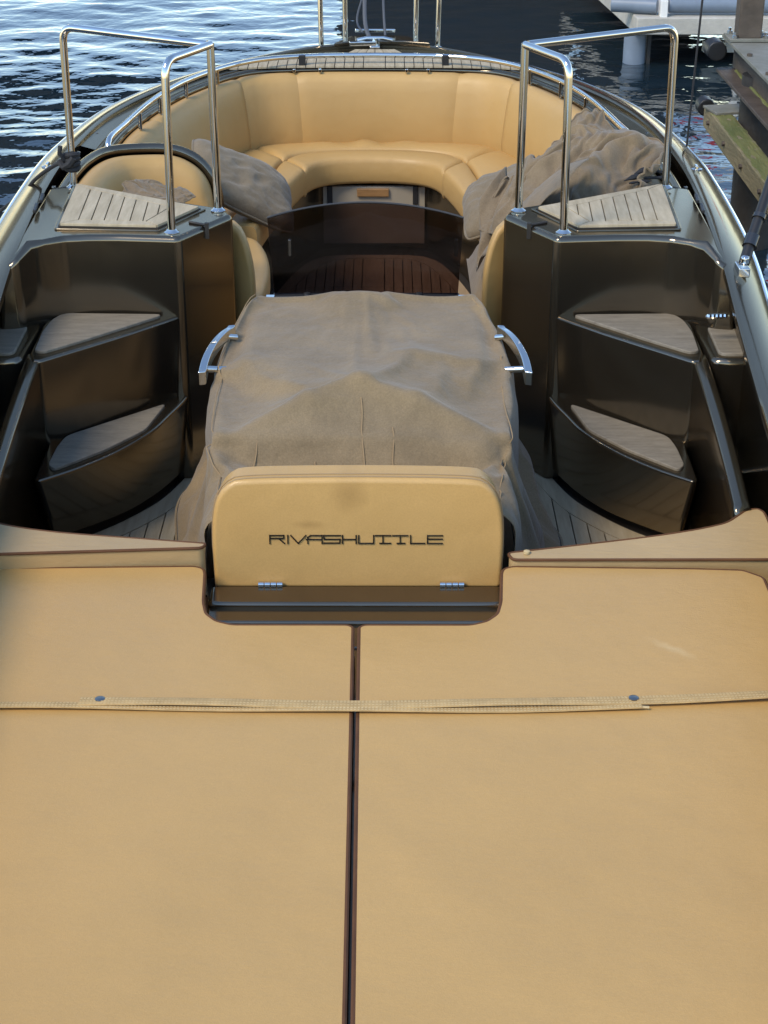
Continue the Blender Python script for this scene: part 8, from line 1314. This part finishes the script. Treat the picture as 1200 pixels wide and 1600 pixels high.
[23561,-9,15,-6,8,37,-26,3,-37,64,-76,60,-12,-32,16,18,-16,16,6,-26,-34,39,28,3,-45,20,-23,29,6,-34,28,2,8,-69,48,-8,25,-17,1,19,-12,2,2,-5,-17,34,-29,31,-17,11,-10,10,9,-3,-28,13,-1,-6,-11,-2,27,-22,16,-2,10,-31],
[3160,36,6,-17,-10,-32,0,-20,21,31,-35,17,42,-52,59,-36,31,-74,60,-34,-35,58,33,-38,-7,36,-80,1,11,40,31,-54,-40,44,65,-51,-60,44,54,-13,11,-8,-20,-45,59,14,-17,-66,68,22,10,-11,-51,10,55,-25,-57,60,16,-60,-43,64,14,15,-30,-23],
[1890,-42,77,-5,-10,18,-22,5,-37,42,-7,15,14,-41,41,-45,-50,65,21,-58,66,-8,-32,2,-2,-2,31,-20,-11,13,12,-34,45,-36,27,-45,50,-29,51,-40,-6,-30,36,26,-4,-3,-69,58,8,0,0,-58,43,24,4,-64,63,3,-47,28,13,-31,26,-20,-12,-14],
[23584,12,-3,3,-7,21,1,-7,-53,36,36,-7,-20,-7,-29,56,-6,-18,-2,13,-21,8,-19,64,-22,-22,-22,30,11,-37,26,18,-38,11,-34,43,-11,9,3,11,-14,20,-5,-20,-1,8,-8,25,5,2,-26,16,12,-8,-9,-8,2,3,-18,-7,9,25,-24,-31,64,-28],
[3194,-6,32,-5,23,-23,-55,3,-8,6,57,-27,0,45,-59,55,-4,-84,57,33,-54,37,-57,67,-1,11,-34,-49,-1,8,62,-1,-33,-47,56,50,-49,-57,51,32,15,-12,-4,-8,-59,63,24,-19,-57,51,22,1,-13,-15,5,29,-36,-20,52,-7,-37,-48,22,49,-10,29],
]
hr_ = unpack(HEAP)
hr_ = crisp(hr_, 3, 9, 1.6)
ho = Vector((.74, 5.80, .72))
hp = empty('crumpled_cover', ho); tag(hp, 'crumpled taupe canvas cover heaped behind the right-hand boarding rail', 'boat cover')
def hmap(p): return Vector((.72 + (p.x - .70) * 1.12, p.y - .045, .74 + (p.z - .72) * 1.22 + .098 * math.exp(-((p.x - .66) / .16) ** 2))) - ho
mb = MB(); mb.rows([[hmap(p) for p in r] for r in hr_]); mb.build('cloth', 'canvas2', hp, sharp=0, solid=.005, sub=1)
lp = [r[0] for r in hr_] + hr_[-1][1:] + [r[-1] for r in reversed(hr_[:-1])] + list(reversed(hr_[0]))[1:-1]
mb = MB(); mb.tube([hmap(p) for p in lp], .0045, 6, closed=True); mb.build('hem', 'canvas2', hp)
# the bundled rest of the cover inside
mb = MB(); N = 20; rows = []
for j in range(N + 1):
    row = []
    for i in range(N + 1):
        u, v = i / N * 2 - 1, j / N * 2 - 1
        e = max(0, 1 - u ** 4) ** .6 * max(0, 1 - v ** 4) ** .6
        x, y = .70 + .34 * u, 5.82 + .27 * v
        row.append(Vector((x, y - .02, .53 + e * (.31 + .16 * u - .05 * abs(v - .1) + .06 * noise.noise(Vector((x * 6, y * 6, 1)))))) - ho)
    rows.append(row)
mb.rows(rows); mb.build('bundle', 'canvas2', hp, sharp=0)
# hanging loop of its hem over the seat, and the dark lining showing
hem = spl([(.62, 5.36, .86), (.50, 5.40, .80), (.41, 5.50, .72), (.385, 5.62, .64), (.40, 5.72, .70), (.40, 5.85, .78)], 40)
mb = MB(); mb.rows([[hmap(p + Vector((0, 0, .012 * math.sin(k * .7)))) for k, p in enumerate(hem)], [hmap(p + Vector((.045 + .01 * math.sin(k * .5), .06, .05))) for k, p in enumerate(hem)], [hmap(p + Vector((.10, .16, .06))) for p in hem]]); mb.build('flap', 'canvas2', hp, solid=.005, sharp=0, sub=1)
mb = MB()
for pts, r in (([(.86, 5.535, .972), (.90, 5.55, .982), (.94, 5.56, .976), (.985, 5.575, .972), (1.02, 5.60, .962)], .013), ([(.90, 5.575, .985), (.945, 5.59, .997), (.99, 5.60, .985), (1.03, 5.63, .965)], .014), ([(.875, 5.52, .968), (.92, 5.535, .970), (.955, 5.55, .968)], .009)):
    P_ = spl(pts, 40); mb.tube([p - ho for p in P_], [r * (.75 + .25 * math.sin(k * .23 + r * 900)) * min(1, .3 + k * .1, .3 + (39 - k) * .1) for k in range(40)], 10, flat=.7)
mb.build('lining', 'rope', hp)
# small cloth behind the left shelf
fo = Vector((-.74, 5.60, .905)); fc_ = empty('folded_cloth', fo); tag(fc_, 'small taupe cloth bunched behind the left-hand teak shelf', 'cloth')
mb = MB(); mb.rows([[Vector(((p.x - .70) * -.62, (p.y - 5.8) * .42, (p.z - .80) * .30)) for p in r[8:52]] for r in hr_[6:50]]); mb.build('cloth', 'canvas2', fc_, sharp=0, solid=.004, sub=1)

# ------------------------------------------------------------------ ropes, poles
def rope(label, pts, r, m='rope', name='mooring_rope', n=60):
    P_ = spl(pts, n); root = MB(); o = P_[0]
    root.tube([p - o for p in P_], r, 8); ob = root.build(name, m); ob.location = o; tag(ob, label, 'rope'); return ob
kn = rope('black rope knotted round the left rail post and led over the gunwale', [(-1.0, 5.50, 1.045), (-1.03, 5.52, 1.04), (-1.10, 5.60, .99), (-1.17, 5.72, .925), (-1.30, 5.85, .80), (-1.9, 6.2, .35), (-2.6, 6.6, -.05)], .007)
o = kn.location
mb = MB()
for k in range(4):
    z = 1.022 + k * .014
    mb.tube([Vector((-.996 + .021 * math.cos(a * .5236), 5.517 + .021 * math.sin(a * .5236), z + .004 * math.sin(a * .5 + k))) - o for a in range(12)], .0095, 7, closed=True)
mb.tube([Vector(p) - o for p in ((-1.015, 5.50, 1.05), (-1.03, 5.49, 1.075), (-1.025, 5.49, 1.10))], .008, 7)
mb.tube([Vector(p) - o for p in ((-.985, 5.49, 1.06), (-1.0, 5.485, 1.04), (-1.02, 5.49, 1.03), (-1.035, 5.505, 1.045))], .012, 7)
mb.build('knot', 'rope', kn)
rope('thin dark line rising from the right gunwale beside the dock', [(1.20, 6.3, .90), (1.208, 6.3, 1.2), (1.235, 6.3, 2.2), (1.25, 6.3, 2.8)], .0042, name='mooring_line')
for lab, pts, r in (('blue grey bow line running up from the bow cleat', [(-.02, 8.28, .93), (-.05, 8.33, 1.05), (-.03, 8.5, 1.45), (.05, 8.9, 2.0)], .010),
                    ('thin grey bow line on the right of the bow cleat', [(.05, 8.36, .94), (.04, 8.45, 1.1), (.035, 8.6, 1.5), (.03, 8.9, 2.0)], .006),
                    ('slack grey line hanging at the left of the bow cleat', [(-.06, 8.4, .95), (-.09, 8.5, 1.0), (-.04, 8.55, 1.2), (-.01, 8.7, 1.6), (.03, 8.9, 2.0)], .005)):
    rope(lab, pts, r, 'greyrope', name='bow_line')
# folded awning pole on the right gunwale
po = part('awning_pole', boat)
mb = BMB(); mb.tube([(1.128, 4.80, .915), (1.155, 4.86, .965), (1.28, 5.10, 1.20), (1.50, 5.52, 1.62)], .017, 12); mb.build('pole', 'black', po)
mb = BMB(); mb.tube([(1.150, 4.845, .955), (1.163, 4.87, .98)], .023, 12); mb.tube([(1.185, 4.915, 1.02), (1.19, 4.924, 1.03)], .022, 12); mb.build('collar', 'darkchrome', po)
mb = BMB(); mb.box((1.120, 4.78, .905), (.035, .07, .03)); mb.lathe((1.128, 4.79, .92), [(.014, 0), (.014, .02), (.006, .026)], 10); mb.build('bracket', 'steel', po, bevel=.004)

# ------------------------------------------------------------------ dock on the right
dk_ = empty('dock_frame', (1.8, 8.0, 0)); tag(dk_, 'steel and timber dock frame with a mossy beam on dark piles', 'dock')
DO = Vector((1.8, 8.0, 0))
class DMB(MB):
    def build(s, name, m, parent=None, **k):
        s.v = [(v[0] - DO.x, v[1] - DO.y, v[2] - DO.z) for v in s.v]; return MB.build(s, name, m, parent or dk_, **k)
for (x, y) in ((1.855, 8.02), (1.90, 5.2), (2.9, 8.4), (2.9, 6.2)):
    mb = DMB(); mb.lathe((x, y, -.8), [(.105, 0), (.105, 1.62)], 20); mb.build('pile', 'pile')
mb = DMB(); mb.box((1.697, 6.1, .55), (.105, 4.52, .105)); mb.build('mossy_beam', 'timber', bevel=.006)
def moss(x0, x1, y0, y1, z, seed):
    rows = []
    for j in range(90):
        y = y0 + (y1 - y0) * j / 89
        rows.append([(x0 + (x1 - x0) * i / 9 + .012 * noise.noise(Vector((i, y * 9, seed))), y, z + .009 * noise.noise(Vector((i * .9, y * 14, seed + 3))) + (.002 if 0 < i < 9 else -.006)) for i in range(10)])
    mb = DMB(); mb.rows(rows); o = mb.build('moss', 'moss', sharp=0); o['kind'] = 'stuff'
moss(1.648, 1.750, 8.34, 4.0, .6035, 1)
moss(1.772, 1.818, 8.34, 4.2, .778, 5)
mb = DMB(); mb.tube([(1.66, 8.37, .585), (1.66, 8.47, .585)], .045, 12); mb.build('rubber_end', 'black', bevel=.01)
mb = DMB(); mb.box((1.74, 8.22, .612), (.20, .18, .012), .2); mb.build('gusset_plate', 'greyplate', bevel=.002)
# upper I-beam
mb = DMB(); mb.box((1.85, 6.3, .925), (.26, 4.3, .018)); mb.build('top_flange', 'greyplate', bevel=.003)
mb = DMB(); mb.box((1.80, 6.3, .845), (.03, 4.3, .14)); mb.build('web', 'rust', bevel=.003)
mb = DMB(); mb.box((1.80, 6.3, .765), (.20, 4.25, .018)); mb.build('bottom_flange', 'rust', bevel=.003)
mb = DMB(); mb.tube([(1.68, 8.33, .87), (1.68, 8.46, .87)], .05, 12); mb.build('rubber_end', 'black', bevel=.01)
mb = DMB(); mb.box((2.5, 8.1, .84), (1.4, .16, .15)); mb.build('cross_beam', 'rust', bevel=.004)
mb = DMB(); mb.box((2.6, 6.3, .70), (.12, 4.0, .12)); mb.build('stringer', 'pile', bevel=.004)
for k in range(9):
    for x, z in ((1.642, .55),):
        mb = DMB(); mb.tube([(x + .004, 8.2 - k * .42, z), (x - .010, 8.2 - k * .42, z)], .012, 6); mb.build('bolt', 'rust')
    mb = DMB(); mb.lathe((1.745, 8.3 - k * .42, .934), [(.013, 0), (.013, .012), (.006, .014)], 6); mb.build('bolt', 'rust')
# steel post with base plate
sp_ = empty('steel_post', (1.815, 8.30, .935)); tag(sp_, 'brown square steel post bolted on the dock frame', 'post')
mb = MB(); mb.box((0, 0, .65), (.115, .115, 1.28)); mb.build('shaft', 'rust', sp_, bevel=.01)
mb = MB(); mb.box((0, 0, .008), (.20, .18, .014)); mb.build('base_plate', 'greyplate', sp_, bevel=.003)
for x, y in ((-.075, -.065), (.075, -.065), (-.075, .065), (.075, .065)):
    mb = MB(); mb.lathe((x, y, .015), [(.014, 0), (.014, .014), (.008, .016), (.008, .03)], 6); mb.build('bolt', 'steel', sp_)

# ------------------------------------------------------------------ far pontoon
pn = empty('pontoon', (1.75, 12.35, 0)); tag(pn, 'pale floating pontoon with blue grey pipe fenders beyond the bow', 'pontoon')
PO = Vector((1.75, 12.35, 0))
class PMB(MB):
    def build(s, name, m, parent=None, **k):
        s.v = [(v[0] - PO.x, v[1] - PO.y, v[2] - PO.z) for v in s.v]; return MB.build(s, name, m, parent or pn, **k)
mb = PMB(); mb.prism([(1.86, 12.33), (7, 12.33), (7, 15.6), (1.64, 15.6)], None, .228, .35); mb.build('deck', 'concrete', bevel=.01)
mb = PMB(); mb.tube([(1.70, 12.55, .41), (2.02, 12.45, .41)], .055, 14); mb.build('pipe_fender', 'bluegrey', bevel=.006)
mb = PMB(); mb.tube([(2.10, 12.45, .42), (4.6, 12.40, .42)], .055, 14); mb.build('pipe_fender', 'bluegrey', bevel=.006)
mb = PMB(); mb.box((2.055, 12.40, .40), (.05, .10, .13)); mb.build('bracket', 'white', bevel=.004)
mb = PMB(); mb.lathe((1.89, 12.55, -.8), [(.085, 0), (.085, 1.0)], 18); mb.build('float_leg', 'bluegrey')
mb = PMB(); mb.box((1.985, 12.5, .02), (.025, .025, .4)); mb.build('brace', 'pile')
mb = PMB(); mb.box((2.62, 12.36, .12), (.05, .03, .5)); mb.build('ladder_rail', 'white', bevel=.004)
mb = PMB(); mb.box((3.2, 12.6, .10), (1.6, .08, .08)); mb.build('lower_beam', 'concrete', bevel=.004)
# red and white flags added out of view so their colours tint the ripples
bn = empty('reflection_flags', (3.1, 14.9, .35)); tag(bn, 'added line of small red and white flags, unseen, mirrored in the ripples', 'flags')
for k in range(9):
    x = -1.2 + k * .3; z = 1.5 + .25 * (k % 3)
    mb = MB(); mb.prism([(x, -.006, z), (x + .26, -.006, z + .02), (x + .24, -.006, z - .34), (x + .01, -.006, z - .30)], [(x, .006, z), (x + .26, .006, z + .02), (x + .24, .006, z - .34), (x + .01, .006, z - .30)])
    mb.build('flag', 'white' if k % 3 == 1 else 'red', bn, smooth=False)
for x in (-1.4, 1.6):
    mb = MB(); mb.tube([(x, 0, 0), (x, 0, 2.1)], .02, 8); mb.build('post', 'steel', bn)
print('objects', len(bpy.data.objects))
